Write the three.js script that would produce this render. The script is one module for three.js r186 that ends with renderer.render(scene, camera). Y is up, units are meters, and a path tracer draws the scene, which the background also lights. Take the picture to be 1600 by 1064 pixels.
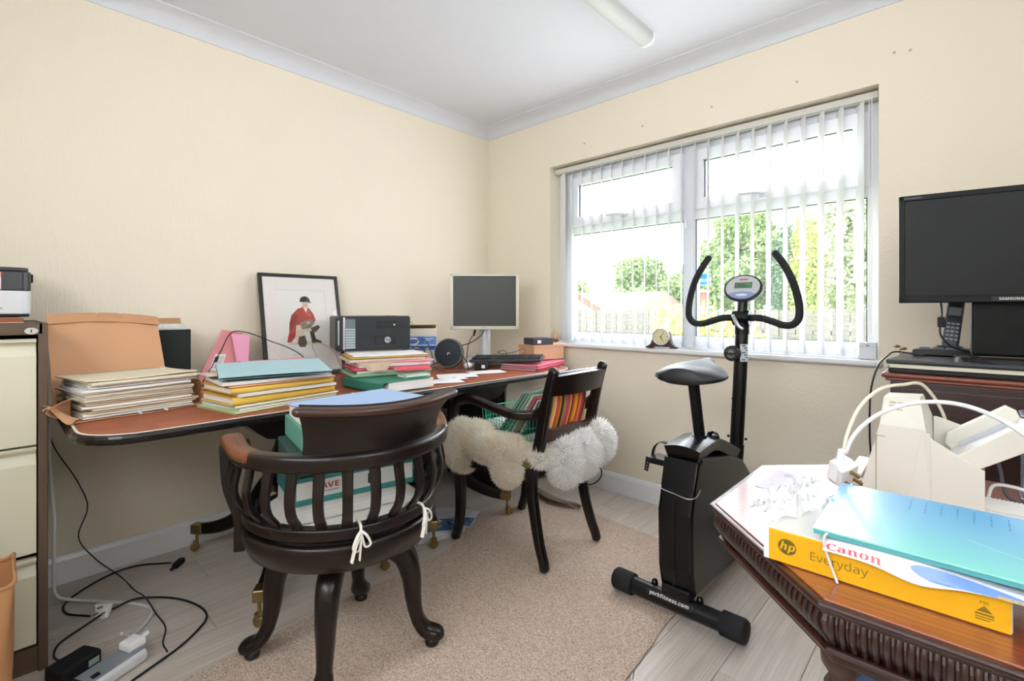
import * as THREE from 'three';
import { RoundedBoxGeometry } from 'three/addons/geometries/RoundedBoxGeometry.js';
import { mergeGeometries, mergeVertices, toCreasedNormals } from 'three/addons/utils/BufferGeometryUtils.js';
import { RectAreaLightUniformsLib } from 'three/addons/lights/RectAreaLightUniformsLib.js';

// ---------------------------------------------------------------- camera, sky, sun, exposure
const scene = new THREE.Scene();
const renderer = new THREE.WebGLRenderer({ antialias: true });
renderer.toneMapping = THREE.LinearToneMapping;
renderer.toneMappingExposure = 0.97;
renderer.shadowMap.enabled = true;
RectAreaLightUniformsLib.init();
const camera = new THREE.PerspectiveCamera(2 * Math.atan(532 / 763) * 180 / Math.PI, 1600 / 1064, 0.03, 200);
camera.position.set(2.673, 1.10, 2.584);
camera.lookAt(2.673 - 0.68455, 1.10, 2.584 - 0.72897);
camera.setViewOffset(1600, 1064, 0, 48, 1600, 1064);          // verticals kept upright by a shifted lens
scene.add(camera);

scene.background = new THREE.Color().setRGB(0.93, 0.97, 1.0);  // bright hazy sky
scene.backgroundIntensity = 8.5;
const sun = new THREE.DirectionalLight(0xfff1dc, 3);          // high to the side: lights the garden, never enters a window
sun.position.set(-11, 17, -7.4); sun.target.position.set(0, 0, -8);
sun.castShadow = true; sun.shadow.mapSize.set(2048, 2048);
Object.assign(sun.shadow.camera, { left: -18, right: 18, top: 18, bottom: -18, near: 1, far: 60 });
scene.add(sun, sun.target);
// daylight of the garden window, plus fill from two added, unseen windows: area lights of the size of the openings, in their planes, facing in
const windowLight = new THREE.RectAreaLight(0xeef4ff, 3.0, 1.74, 1.14);
windowLight.position.set(1.495, 1.47, 0.035); windowLight.lookAt(1.495, 1.47, 3);
const addedSideLight = new THREE.RectAreaLight(0xf2f5ff, 0.5, 0.94, 0.74);
addedSideLight.position.set(3.44, 1.76, 1.9); addedSideLight.lookAt(0, 1.76, 1.9);
const addedBackLight = new THREE.RectAreaLight(0xf2f5ff, 3.2, 1.94, 0.74);
addedBackLight.position.set(2.25, 1.76, 3.34); addedBackLight.lookAt(2.25, 1.76, 0);
scene.add(windowLight, addedSideLight, addedBackLight);

// ---------------------------------------------------------------- helpers
let seed = 7;
const rnd = () => { seed = (seed * 1664525 + 1013904223) >>> 0; return seed / 4294967296; };
const rr = (a, b) => a + (b - a) * rnd();
const V = (x, y, z) => new THREE.Vector3(x, y, z);
const used = {};
function numbered(n) { used[n] = (used[n] ?? -1) + 1; return used[n] ? n + '_' + String(used[n]).padStart(3, '0') : n; }
function shade(m) { m.castShadow = true; m.receiveShadow = true; return m; }
function tag(o, label, category, group, kind) { o.userData.label = label; if (category) o.userData.category = category; if (group) o.userData.group = group; if (kind) o.userData.kind = kind; return o; }
// a top-level thing: a group at its base whose children are its parts
function thing(name, label, category, p = [0, 0, 0], ry = 0, group) {
  const o = new THREE.Group(); o.name = numbered(name); o.position.set(...p); o.rotation.y = ry; scene.add(o);
  return tag(o, label, category, group);
}
function part(name, geo, mat, parent, label) {
  const m = shade(new THREE.Mesh(Array.isArray(geo) ? join(geo) : flat(geo), mat)); m.name = name; parent.add(m);
  if (label) m.userData.label = label;
  return m;
}
function solo(name, label, category, geo, mat, group) { const m = part(numbered(name), geo, mat, scene); return tag(m, label, category, group); }
function struct(name, geo, mat, parent = scene) { const m = part(name, geo, mat, parent); m.userData.kind = 'structure'; return m; }
function copy(o, label, p, ry) { const c = o.clone(); c.name = numbered(o.name.replace(/_\d+$/, '')); scene.add(c); c.userData = { ...o.userData }; if (label) c.userData.label = label; if (p) c.position.set(...p); if (ry !== undefined) c.rotation.y = ry; return c; }
// plain attributes only, so that everything merges
function flat(g) {
  const f = g.index ? g.toNonIndexed() : g;
  for (const k of Object.keys(f.attributes)) if (!['position', 'normal', 'uv'].includes(k)) f.deleteAttribute(k);
  if (!f.attributes.normal) f.computeVertexNormals();
  if (!f.attributes.uv) uvm(f);
  f.morphAttributes = {}; f.clearGroups();
  return f;
}
const join = (list) => mergeGeometries(list.map(flat));
// uv in metres, each face projected along its main axis; long: the axis that u follows
function uvm(g0, long) {
  const g = g0.index ? g0.toNonIndexed() : g0, p = g.attributes.position, uv = new Float32Array(p.count * 2);
  const a = V(), b = V(), c = V(), n = V();
  for (let i = 0; i < p.count; i += 3) {
    a.fromBufferAttribute(p, i); b.fromBufferAttribute(p, i + 1); c.fromBufferAttribute(p, i + 2);
    n.copy(b).sub(a).cross(c.clone().sub(a)); const ax = Math.abs(n.x), ay = Math.abs(n.y), az = Math.abs(n.z);
    let U, W; if (ax >= ay && ax >= az) [U, W] = ['z', 'y']; else if (ay >= az) [U, W] = ['x', 'z']; else [U, W] = ['x', 'y'];
    if (long && W === long) [U, W] = [W, U];
    [a, b, c].forEach((v, k) => { uv[(i + k) * 2] = v[U]; uv[(i + k) * 2 + 1] = v[W]; });
  }
  g.setAttribute('uv', new THREE.BufferAttribute(uv, 2)); return g;
}
// uv 0..1 on one face of a flat thing: axes u, w from lo to hi
function uvFace(g0, uAxis, wAxis, flipU = false, flipW = false) {
  const g = flat(g0); g.computeBoundingBox(); const { min, max } = g.boundingBox, p = g.attributes.position, uv = g.attributes.uv, v = V();
  for (let i = 0; i < p.count; i++) { v.fromBufferAttribute(p, i); let u = (v[uAxis] - min[uAxis]) / (max[uAxis] - min[uAxis]); const w = (v[wAxis] - min[wAxis]) / (max[wAxis] - min[wAxis]); uv.setXY(i, flipU ? 1 - u : u, flipW ? 1 - w : w); }
  return g;
}
function box(w, h, d, x = 0, y = 0, z = 0, r = 0.003, long) {
  const m = Math.min(w, h, d) / 2.01, g = r > 0 ? new RoundedBoxGeometry(w, h, d, r > 0.012 ? 3 : 1, Math.min(r, m)) : new THREE.BoxGeometry(w, h, d);
  return uvm(g, long ?? (w >= h && w >= d ? 'x' : h >= d ? 'y' : 'z')).translate(x, y, z);
}
function cyl(r0, r1, h, x = 0, y = 0, z = 0, n = 24) { return flat(new THREE.CylinderGeometry(r1, r0, h, n)).translate(x, y, z); }
function ball(r, x = 0, y = 0, z = 0, sx = 1, sy = 1, sz = 1) { return flat(new THREE.SphereGeometry(r, 20, 14)).scale(sx, sy, sz).translate(x, y, z); }
function lathe(pts, n = 32) { return flat(new THREE.LatheGeometry(pts.map(([x, y]) => new THREE.Vector2(x, y)), n)); }
const rot = (g, x = 0, y = 0, z = 0) => { if (x) g.rotateX(x); if (y) g.rotateY(y); if (z) g.rotateZ(z); return g; };
const mv = (g, x, y, z) => g.translate(x, y, z);
function curve(pts, n = 24, closed = false) { return new THREE.CatmullRomCurve3(pts.map((p) => Array.isArray(p) ? V(...p) : p), closed, 'centripetal').getSpacedPoints(n); }
// a bar swept along points. size(t): [half width along side, half height along up, squareness]; up keeps the section upright, without it the frame is carried along
function sweep(pts, size, { sides = 12, up, closed = false, cap = true, round = false } = {}) {
  const n = pts.length, sz = typeof size === 'function' ? size : () => Array.isArray(size) ? size : [size, size];
  const pos = [], uv = [], idx = []; let len = 0, S = V(), U = V(), T = V(), lastU = null, rim0, rim1;
  const prof = (q) => { const out = []; for (let k = 0; k < sides; k++) { const a = (k + 0.5) / sides * 2 * Math.PI, c = Math.cos(a), s = Math.sin(a), e = q > 1 ? 2 / q : 1; out.push([Math.sign(c) * Math.abs(c) ** e, Math.sign(s) * Math.abs(s) ** e]); } return out; };
  const rings = [];
  for (let i = 0; i < n; i++) {
    const A = pts[closed ? (i - 1 + n) % n : Math.max(0, i - 1)], B = pts[closed ? (i + 1) % n : Math.min(n - 1, i + 1)];
    T = B.clone().sub(A).normalize();
    if (up) U = (typeof up === 'function' ? up(i / (n - 1), pts[i]) : up).clone();
    else if (!lastU) U = Math.abs(T.y) < 0.9 ? V(0, 1, 0) : V(1, 0, 0); else U = lastU.clone();
    U.addScaledVector(T, -U.dot(T)).normalize(); lastU = U; S = T.clone().cross(U);
    if (i) len += pts[i].distanceTo(pts[i - 1]);
    const t = i / (n - 1), [w, h, q = 2] = sz(t), pf = prof(q), ring = [];
    for (const [c, s] of pf) ring.push(pts[i].clone().addScaledVector(S, c * w).addScaledVector(U, s * h));
    rings.push({ ring, len, per: Math.PI * (w + h), T });
  }
  const push = (r, l, per) => { for (let k = 0; k <= sides; k++) { const v = r[k % sides]; pos.push(v.x, v.y, v.z); uv.push(l, k / sides * per); } };
  const all = rings.slice(); if (closed) all.push({ ...rings[0], len: len + pts[0].distanceTo(pts[n - 1]) });
  const per0 = rings[Math.floor(n / 2)].per;
  for (const r of all) push(r.ring, r.len, per0);
  const st = sides + 1;
  for (let i = 0; i < all.length - 1; i++) for (let k = 0; k < sides; k++) { const a = i * st + k, b = a + 1, c = a + st, d = c + 1; idx.push(a, b, c, b, d, c); }
  let g = new THREE.BufferGeometry(); g.setAttribute('position', new THREE.Float32BufferAttribute(pos, 3)); g.setAttribute('uv', new THREE.Float32BufferAttribute(uv, 2)); g.setIndex(idx);
  g.computeVertexNormals();
  { // weld the seam of the normals
    const N = g.attributes.normal, v = V(), w = V();
    for (let i = 0; i < all.length; i++) { const a = i * st, b = a + sides; v.fromBufferAttribute(N, a).add(w.fromBufferAttribute(N, b)).normalize(); N.setXYZ(a, v.x, v.y, v.z); N.setXYZ(b, v.x, v.y, v.z); }
  }
  const out = [flat(g)];
  if (!closed && cap) for (const [end, dir] of [[rings[0], -1], [rings[n - 1], 1]]) {
    const c = V(); end.ring.forEach((v) => c.add(v)); c.divideScalar(sides);
    const P = [], UVs = [], I = [], steps = round ? 4 : 1, rad = end.ring[0].distanceTo(c);
    for (let s = 0; s <= steps; s++) { const a = s / steps * Math.PI / 2, k = round ? Math.cos(a) : 1 - s, off = round ? Math.sin(a) * rad * 0.9 : 0;
      for (let q = 0; q <= sides; q++) { const v = end.ring[q % sides].clone().sub(c).multiplyScalar(Math.max(k, 1e-4)).add(c).addScaledVector(end.T, dir * off); P.push(v.x, v.y, v.z); UVs.push(v.x * 0.5, v.y * 0.5); } }
    for (let s = 0; s < steps; s++) for (let q = 0; q < sides; q++) { const a = s * st + q, b = a + 1, d = a + st, e = d + 1; dir > 0 ? I.push(a, b, d, b, e, d) : I.push(a, d, b, b, d, e); }
    const h = new THREE.BufferGeometry(); h.setAttribute('position', new THREE.Float32BufferAttribute(P, 3)); h.setAttribute('uv', new THREE.Float32BufferAttribute(UVs, 2)); h.setIndex(I); h.computeVertexNormals(); out.push(flat(h));
  }
  return mergeGeometries(out);
}
const wire = (pts, r, n = 60, sides = 7) => sweep(curve(pts, n), r, { sides, round: true });
// an outline (x, y) given a thickness d along z, with a small rounded edge
function slab(outline, d, bev = 0.002, smooth = false, holes = []) {
  const s = new THREE.Shape();
  if (smooth) { s.moveTo(...outline[0]); s.splineThru(outline.slice(1).concat([outline[0]]).map((p) => new THREE.Vector2(...p))); } else outline.forEach((p, i) => i ? s.lineTo(...p) : s.moveTo(...p));
  for (const h of holes) s.holes.push(new THREE.Path(h.map((p) => new THREE.Vector2(...p))));
  const g = new THREE.ExtrudeGeometry(s, { depth: Math.max(d - 2 * bev, 1e-4), bevelEnabled: bev > 0, bevelThickness: bev, bevelSize: bev, bevelOffset: -bev, bevelSegments: 2, curveSegments: 16 });
  return uvm(g).translate(0, 0, bev);
}
const flatSlab = (outline, d, bev, smooth) => slab(outline.map(([x, z]) => [x, -z]), d, bev, smooth).rotateX(-Math.PI / 2);   // outline (x, z), thickness up
// a surface through a grid of points f(u, v) with thickness along its normal
function sheet(f, nu, nv, th, flipV = false) {
  const P = [], uv = [], I = [];
  for (let j = 0; j <= nv; j++) for (let i = 0; i <= nu; i++) { const p = f(i / nu, j / nv); P.push(p[0], p[1], p[2]); uv.push(i / nu, flipV ? 1 - j / nv : j / nv); }
  const w = nu + 1; for (let j = 0; j < nv; j++) for (let i = 0; i < nu; i++) { const a = j * w + i; I.push(a, a + 1, a + w, a + 1, a + w + 1, a + w); }
  const g = new THREE.BufferGeometry(); g.setAttribute('position', new THREE.Float32BufferAttribute(P, 3)); g.setAttribute('uv', new THREE.Float32BufferAttribute(uv, 2)); g.setIndex(I); g.computeVertexNormals();
  if (!th) return flat(g);
  const N = g.attributes.normal, n = (nu + 1) * (nv + 1), Q = P.slice(), uv2 = uv.slice(); 
  for (let k = 0; k < n; k++) { Q.push(P[3 * k] - N.getX(k) * th, P[3 * k + 1] - N.getY(k) * th, P[3 * k + 2] - N.getZ(k) * th); uv2.push(uv[2 * k], uv[2 * k + 1]); }
  const J = I.slice(); for (let k = 0; k < I.length; k += 3) J.push(I[k] + n, I[k + 2] + n, I[k + 1] + n);
  const e = (a, b) => J.push(a, a + n, b, b, a + n, b + n);
  for (let i = 0; i < nu; i++) { e(i, i + 1); e(nv * w + i + 1, nv * w + i); }
  for (let j = 0; j < nv; j++) { e((j + 1) * w, j * w); e(j * w + nu, (j + 1) * w + nu); }
  const h = new THREE.BufferGeometry(); h.setAttribute('position', new THREE.Float32BufferAttribute(Q, 3)); h.setAttribute('uv', new THREE.Float32BufferAttribute(uv2, 2)); h.setIndex(J);
  return flat(toCreasedNormals(h, 0.9));
}

// ---------------------------------------------------------------- textures and materials
function hash(x, y, s) { let h = (x * 374761393 + y * 668265263 + s * 974634777) | 0; h = Math.imul(h ^ (h >>> 13), 1274126177); return ((h ^ (h >>> 16)) >>> 0) / 4294967296; }
function vnoise(x, y, px, py, s) { // value noise with periods px, py
  const xi = Math.floor(x), yi = Math.floor(y), fx = x - xi, fy = y - yi, u = fx * fx * (3 - 2 * fx), v = fy * fy * (3 - 2 * fy), m = (a, p) => ((a % p) + p) % p;
  const a = hash(m(xi, px), m(yi, py), s), b = hash(m(xi + 1, px), m(yi, py), s), c = hash(m(xi, px), m(yi + 1, py), s), d = hash(m(xi + 1, px), m(yi + 1, py), s);
  return a + (b - a) * u + (c - a) * v + (a - b - c + d) * u * v;
}
const fbm = (x, y, px, py, s, o = 4) => { let t = 0, a = 0.5, n = 0; for (let i = 0; i < o; i++) { t += a * vnoise(x, y, px, py, s + i); n += a; x *= 2; y *= 2; px *= 2; py *= 2; a *= 0.5; } return t / n; };
function texture(w, h, fn, size, srgb = true) { // size: metres per repeat [u, v]
  const d = new Uint8Array(w * h * 4);
  for (let y = 0; y < h; y++) for (let x = 0; x < w; x++) { const c = fn(x / w, y / h), i = (y * w + x) * 4; if (Array.isArray(c)) { d[i] = c[0]; d[i + 1] = c[1]; d[i + 2] = c[2]; } else d[i] = d[i + 1] = d[i + 2] = c; d[i + 3] = 255; }
  const t = new THREE.DataTexture(d, w, h); t.wrapS = t.wrapT = THREE.RepeatWrapping; t.magFilter = THREE.LinearFilter; t.minFilter = THREE.LinearMipmapLinearFilter; t.generateMipmaps = true;
  if (srgb) t.colorSpace = THREE.SRGBColorSpace; if (size) t.repeat.set(1 / size[0], 1 / size[1]); t.needsUpdate = true; return t;
}
function print(w, h, draw) { const c = document.createElement('canvas'); c.width = w; c.height = h; draw(c.getContext('2d'), w, h); const t = new THREE.CanvasTexture(c); t.colorSpace = THREE.SRGBColorSpace; return t; }
const cl = (v) => Math.max(0, Math.min(255, v));
const mix = (a, b, t) => a.map((v, i) => v + (b[i] - v) * t);
const std = (o) => new THREE.MeshStandardMaterial({ roughness: 0.6, ...o });
const phy = (o) => new THREE.MeshPhysicalMaterial({ roughness: 0.5, ...o });
function woodTex(dark, light, s, size = [0.6, 0.15], fine = 90) {
  return texture(512, 256, (u, v) => { const w = fbm(u * 3, v * 6, 3, 6, s, 3), g = fbm(u * 4 + w, v * fine + w * 3, 4, fine, s + 9, 3), p = vnoise(u * 24, v * 160, 24, 160, s + 20); let t = 0.25 * w + 0.6 * g + 0.15 * p; t = Math.max(0, Math.min(1, (t - 0.25) * 1.9)); return mix(dark, light, t); }, size);
}
const M = {};
M.wall = std({ color: 0xefe5d1, roughness: 0.92 });
M.wall.bumpMap = texture(512, 512, (u, v) => 255 * (0.55 * vnoise(u * 128, v * 14, 128, 14, 3) + 0.45 * vnoise(u * 40, v * 90, 40, 90, 5)), [0.42, 0.42], false); M.wall.bumpScale = 0.0010;
M.wallSmooth = std({ color: 0xefe5d1, roughness: 0.92 });
M.wallSmooth.bumpMap = texture(256, 256, (u, v) => 255 * fbm(u * 40, v * 40, 40, 40, 31, 3), [0.5, 0.5], false); M.wallSmooth.bumpScale = 0.0008;
M.ceiling = std({ color: 0xdcdee2, roughness: 0.95 });
M.ceiling.bumpMap = texture(512, 512, (u, v) => { const w = fbm(u * 5, v * 5, 5, 5, 71, 3); return 255 * (0.5 + 0.5 * Math.sin((fbm(u * 6 + w * 2, v * 6, 6, 6, 77, 3)) * 40)); }, [1.1, 1.1], false); M.ceiling.bumpScale = 0.0004;
M.white = std({ color: 0xf3f4f6, roughness: 0.5 });
M.gloss = std({ color: 0xf1f2f5, roughness: 0.28 });
M.upvc = std({ color: 0xf6f8fc, roughness: 0.3 });
M.vane = phy({ color: 0xfbfcfe, roughness: 0.95, transmission: 0.11, thickness: 0 });
M.glass = phy({ color: 0xffffff, roughness: 0.0, transmission: 1, thickness: 0, ior: 1.5 });
M.black = std({ color: 0x0d0e11, roughness: 0.42 });
M.blackMatt = std({ color: 0x111214, roughness: 0.7 });
M.blackGloss = std({ color: 0x0a0b0d, roughness: 0.2 });
M.steel = std({ color: 0xc9cbd0, roughness: 0.3, metalness: 1 });
M.brass = std({ color: 0xa38f62, roughness: 0.35, metalness: 1 });
M.rubber = std({ color: 0x17181a, roughness: 0.8 });
M.paper = std({ color: 0xefeeea, roughness: 0.85 });
// ---------------------------------------------------------------- the room
const RX = 3.45, RZ = 3.35, CH = 2.45;
const floorTex = [0, 1, 2].map((k) => texture(1024, 256, (u, v) => {
  const w = fbm(u * 3, v * 3, 3, 3, 200 + k, 3), g = fbm(u * 5 + w * 0.8, v * 42 + w * 3, 5, 42, 210 + k, 4), p = fbm(u * 40, v * 220, 40, 220, 220 + k, 2), kn = fbm(u * 6, v * 5, 6, 5, 230 + k, 2);
  const t = Math.max(0, Math.min(1, 0.5 + (g - 0.5) * 1.5 + (p - 0.5) * 0.35 + (kn - 0.5) * 0.5));
  return mix([192 + 4 * k, 180 + 4 * k, 169 + 4 * k], [216 + 3 * k, 205 + 3 * k, 195 + 3 * k], t);
}, [1.3, 0.2]));
const floorMats = floorTex.map((map) => std({ map, roughness: 0.36 }));
const floor = struct('floor', box(RX + 0.4, 0.1, RZ + 0.4, RX / 2, -0.06, RZ / 2, 0), std({ color: 0x554a40, roughness: 0.9 }));
{ // laminate planks run along the long wall
  const pw = 0.192, pl = 1.29, geos = [0, 1, 2, 3].map((k) => { const g = box(pw - 0.0012, 0.01, pl - 0.0012, 0, 0, 0, 0.0012, 'z'); const uv = g.attributes.uv; for (let i = 0; i < uv.count; i++) uv.setXY(i, uv.getX(i) + k * 0.37, uv.getY(i) + k * 0.05); return g; });
  let n = 0;
  for (let i = 0; i * pw < RX; i++) for (let z = -((i * 0.47) % 1) * pl; z < RZ; z += pl) {
    const m = shade(new THREE.Mesh(geos[(i * 3 + n) % 4], floorMats[(n * 7 + i * 2) % 3])); m.name = 'plank_' + String(n++).padStart(3, '0');
    m.position.set((i + 0.5) * pw, -0.005, z + pl / 2); floor.add(m);
  }
}
struct('wall_left', box(0.2, CH + 0.2, RZ + 0.5, -0.1, CH / 2, RZ / 2 - 0.02, 0, 'z'), M.wall);
const OX0 = 0.60, OX1 = 2.388, OY0 = 0.865, OY1 = 2.062;
{ // window wall round its opening
  const T = 0.27, w = (x0, x1, y0, y1) => box(x1 - x0, y1 - y0, T, (x0 + x1) / 2, (y0 + y1) / 2, -T / 2, 0, 'x');
  const W = struct('wall_window', [w(0, OX0, -0.1, CH + 0.1), w(OX1, RX, -0.1, CH + 0.1), w(OX0, OX1, -0.1, OY0), w(OX0, OX1, OY1, CH + 0.1)], M.wallSmooth);
  // filled screw holes of an old curtain rail
  for (const [x, y] of [[2.492, 2.168], [2.079, 2.169], [1.683, 2.164], [1.286, 2.166], [0.879, 2.16], [2.44, 2.176]]) part('wall_plug', mv(rot(cyl(0.006, 0.005, 0.005, 0, 0, 0, 10), Math.PI / 2), x, y, 0.001), std({ color: 0xcbb795, roughness: 0.9 }), W);
}
{ // wall behind the camera's shoulder, with an unseen second window added as fill light
  const T = 0.22, w = (z0, z1, y0, y1) => box(T, y1 - y0, z1 - z0, RX + T / 2, (y0 + y1) / 2, (z0 + z1) / 2, 0, 'z'), A = 1.40, B = 2.40, C = 1.35, D = 2.18;
  struct('wall_right', [w(-0.27, A, -0.1, CH + 0.1), w(B, RZ + 0.2, -0.1, CH + 0.1), w(A, B, -0.1, C), w(A, B, D, CH + 0.1)], M.wall);
  const W = new THREE.Group(); W.name = 'window_2'; W.userData.kind = 'structure'; scene.add(W);
  const b = (z0, z1, y0, y1, d = 0.07) => box(d, y1 - y0, z1 - z0, RX + 0.13, (y0 + y1) / 2, (z0 + z1) / 2, 0.004);
  part('window_frame', [b(A, A + 0.07, C, D), b(B - 0.07, B, C, D), b(A, B, C, C + 0.07), b(A, B, D - 0.07, D), b((A + B) / 2 - 0.035, (A + B) / 2 + 0.035, C, D)], M.upvc, W);
  for (const [p, q] of [[A + 0.06, (A + B) / 2 - 0.03], [(A + B) / 2 + 0.03, B - 0.06]]) part('pane', b(p, q, C + 0.06, D - 0.06, 0.006), M.glass, W);
  part('window_sill', box(0.2, 0.03, B - A + 0.06, RX + 0.03, C - 0.012, (A + B) / 2, 0.01), M.gloss, W);
}
{ // wall behind the camera, with a third, high window added out of view for fill light
  const T = 0.22, w = (x0, x1, y0, y1) => box(x1 - x0, y1 - y0, T, (x0 + x1) / 2, (y0 + y1) / 2, RZ + T / 2, 0, 'x'), A = 1.25, B = 3.25, C = 1.35, D = 2.18;
  struct('wall_back', [w(-0.1, A, -0.1, CH + 0.1), w(B, RX + 0.1, -0.1, CH + 0.1), w(A, B, -0.1, C), w(A, B, D, CH + 0.1)], M.wallSmooth);
  const W = new THREE.Group(); W.name = 'window_3'; W.userData.kind = 'structure'; scene.add(W);
  const b = (x0, x1, y0, y1, d = 0.07) => box(x1 - x0, y1 - y0, d, (x0 + x1) / 2, (y0 + y1) / 2, RZ + 0.13, 0.004);
  part('window_frame', [b(A, A + 0.07, C, D), b(B - 0.07, B, C, D), b(A, B, C, C + 0.07), b(A, B, D - 0.07, D), b((A + B) / 2 - 0.035, (A + B) / 2 + 0.035, C, D)], M.upvc, W);
  for (const [p, q] of [[A + 0.06, (A + B) / 2 - 0.03], [(A + B) / 2 + 0.03, B - 0.06]]) part('pane', b(p, q, C + 0.06, D - 0.06, 0.006), M.glass, W);
  part('window_sill', box(B - A + 0.06, 0.03, 0.2, (A + B) / 2, C - 0.012, RZ + 0.03, 0.01), M.gloss, W);
}
struct('ceiling', box(RX + 0.4, 0.15, RZ + 0.6, RX / 2, CH + 0.075, RZ / 2, 0), M.ceiling);
{ // coving: a hollow quarter round along each wall
  const R = 0.095, H = 0.068, prof = [[0, 0.01]]; prof.push([R, 0.01], [R, -0.006]); for (let k = 0; k <= 10; k++) { const a = k / 10 * Math.PI / 2; prof.push([0.006 + (R - 0.006) * (1 - Math.sin(a)), -0.006 - (H - 0.012) * (1 - Math.cos(a))]); } prof.push([0.006, -H], [0, -H]);
  const run = (L) => { const s = new THREE.Shape(prof.map((p) => new THREE.Vector2(...p))); return uvm(new THREE.ExtrudeGeometry(s, { depth: L, bevelEnabled: false })); };
  struct('trim_1', mv(run(RZ), 0, CH, 0), M.ceiling);                                     // left wall: x out, along z
  struct('trim_2', mv(flipFaces(rot(run(RX), 0, Math.PI / 2).scale(1, 1, -1)), 0, CH, 0), M.ceiling);   // window wall: z out, along x
}
function flipFaces(g0) { const g = flat(g0); for (const k of Object.keys(g.attributes)) { const a = g.attributes[k], s = a.itemSize; for (let i = 0; i < a.count; i += 3) for (let q = 0; q < s; q++) { const t = a.array[(i + 1) * s + q]; a.array[(i + 1) * s + q] = a.array[(i + 2) * s + q]; a.array[(i + 2) * s + q] = t; } } g.computeVertexNormals(); return g; }
{ // skirting boards
  const sk = (L) => { const s = new THREE.Shape([[0, 0], [0.018, 0], [0.018, 0.092], [0.012, 0.108], [0.005, 0.113], [0, 0.113]].map((p) => new THREE.Vector2(...p))); return uvm(new THREE.ExtrudeGeometry(s, { depth: L, bevelEnabled: false })); };
  struct('baseboard_left', sk(RZ), M.gloss);
  struct('baseboard_window', flipFaces(rot(sk(RX), 0, Math.PI / 2).scale(1, 1, -1)), M.gloss);
}
{ // window: fixed frame, two fixed panes below, two top-hung sashes above
  const zf = -0.105, D = 0.07, zc = zf - D / 2, bar = (x0, x1, y0, y1, d = D, z = zc, r = 0.004) => box(x1 - x0, y1 - y0, d, (x0 + x1) / 2, (y0 + y1) / 2, z, r);
  const W = new THREE.Group(); W.name = 'window_1'; W.userData.kind = 'structure'; scene.add(W);
  part('window_frame', [bar(OX0, 0.706, OY0, OY1), bar(2.335, OX1, OY0, OY1), bar(0.70, 2.34, OY0, 0.952), bar(0.70, 2.34, 1.985, OY1), bar(1.482, 1.552, 0.95, 1.99), bar(0.70, 1.485, 1.605, 1.665), bar(1.55, 2.34, 1.605, 1.665)], M.upvc, W);
  part('gasket', [[0.706, 1.482], [1.552, 2.335]].flatMap(([a, b]) => [bar(a - 0.001, a + 0.004, 0.952, 1.605, 0.012, zf - 0.012, 0), bar(b - 0.004, b + 0.001, 0.952, 1.605, 0.012, zf - 0.012, 0), bar(a, b, 0.951, 0.955, 0.012, zf - 0.012, 0), bar(a, b, 1.602, 1.606, 0.012, zf - 0.012, 0)]), std({ color: 0x4a5466, roughness: 0.7 }), W);
  for (const [a, b] of [[0.706, 1.482], [1.552, 2.335]]) part('pane', bar(a - 0.003, b + 0.003, 0.949, 1.608, 0.006, zc - 0.005, 0), M.glass, W);
  for (const [a, b, hx] of [[0.712, 1.492, 1.12], [1.546, 2.345, 1.915]]) {
    const s = part('sash', [bar(a, a + 0.062, 1.655, 1.982, 0.06, zf + 0.002), bar(b - 0.062, b, 1.655, 1.982, 0.06, zf + 0.002), bar(a + 0.055, b - 0.055, 1.655, 1.715, 0.06, zf + 0.002), bar(a + 0.055, b - 0.055, 1.922, 1.982, 0.06, zf + 0.002)], M.upvc, W);
    part('sash_gasket', [bar(a + 0.061, a + 0.066, 1.714, 1.923, 0.01, zf + 0.006, 0), bar(b - 0.066, b - 0.061, 1.714, 1.923, 0.01, zf + 0.006, 0), bar(a + 0.06, b - 0.06, 1.714, 1.718, 0.01, zf + 0.006, 0), bar(a + 0.06, b - 0.06, 1.919, 1.923, 0.01, zf + 0.006, 0)], M.sashGasket ??= std({ color: 0x4a5466, roughness: 0.7 }), s);
    part('sash_pane', bar(a + 0.058, b - 0.058, 1.711, 1.926, 0.006, zf - 0.01, 0), M.glass, s);
    part('sash_handle', [bar(hx - 0.02, hx + 0.035, 1.668, 1.69, 0.014, zf + 0.037), sweep(curve([[hx, 1.68, zf + 0.045], [hx, 1.682, zf + 0.062], [hx - 0.03, 1.688, zf + 0.068], [hx - 0.10, 1.692, zf + 0.064]], 14), [0.009, 0.006], { sides: 10, up: V(0, 1, 0), round: true })], std({ color: 0xdadce2, roughness: 0.3, metalness: 0.4 }), s);
  }
  part('window_sticker', bar(1.562, 1.625, 1.235, 1.30, 0.0006, zc + 0.0002, 0), (() => { const t = print(128, 128, (c) => { c.fillStyle = '#e9f2f8'; c.fillRect(0, 0, 128, 128); c.fillStyle = '#3fa9d8'; c.beginPath(); c.ellipse(64, 26, 62, 30, 0, 0, 7); c.fill(); c.fillStyle = '#58b5dd'; c.fillRect(8, 84, 112, 34); c.fillStyle = '#8fb7cc'; c.fillRect(16, 60, 96, 8); c.fillRect(24, 70, 70, 6); }); return std({ map: t, roughness: 0.5 }); })(), W).geometry = uvFace(bar(1.562, 1.625, 1.235, 1.30, 0.0006, zc + 0.0002, 0), 'x', 'y');
  part('window_sill', [box(OX1 - OX0 - 0.002, 0.028, 0.18, (OX0 + OX1) / 2, OY0 + 0.008, -0.05, 0.01), box(OX1 - OX0 + 0.03, 0.03, 0.05, (OX0 + OX1) / 2, OY0 + 0.007, 0.012, 0.012)], M.gloss, W);
}
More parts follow.
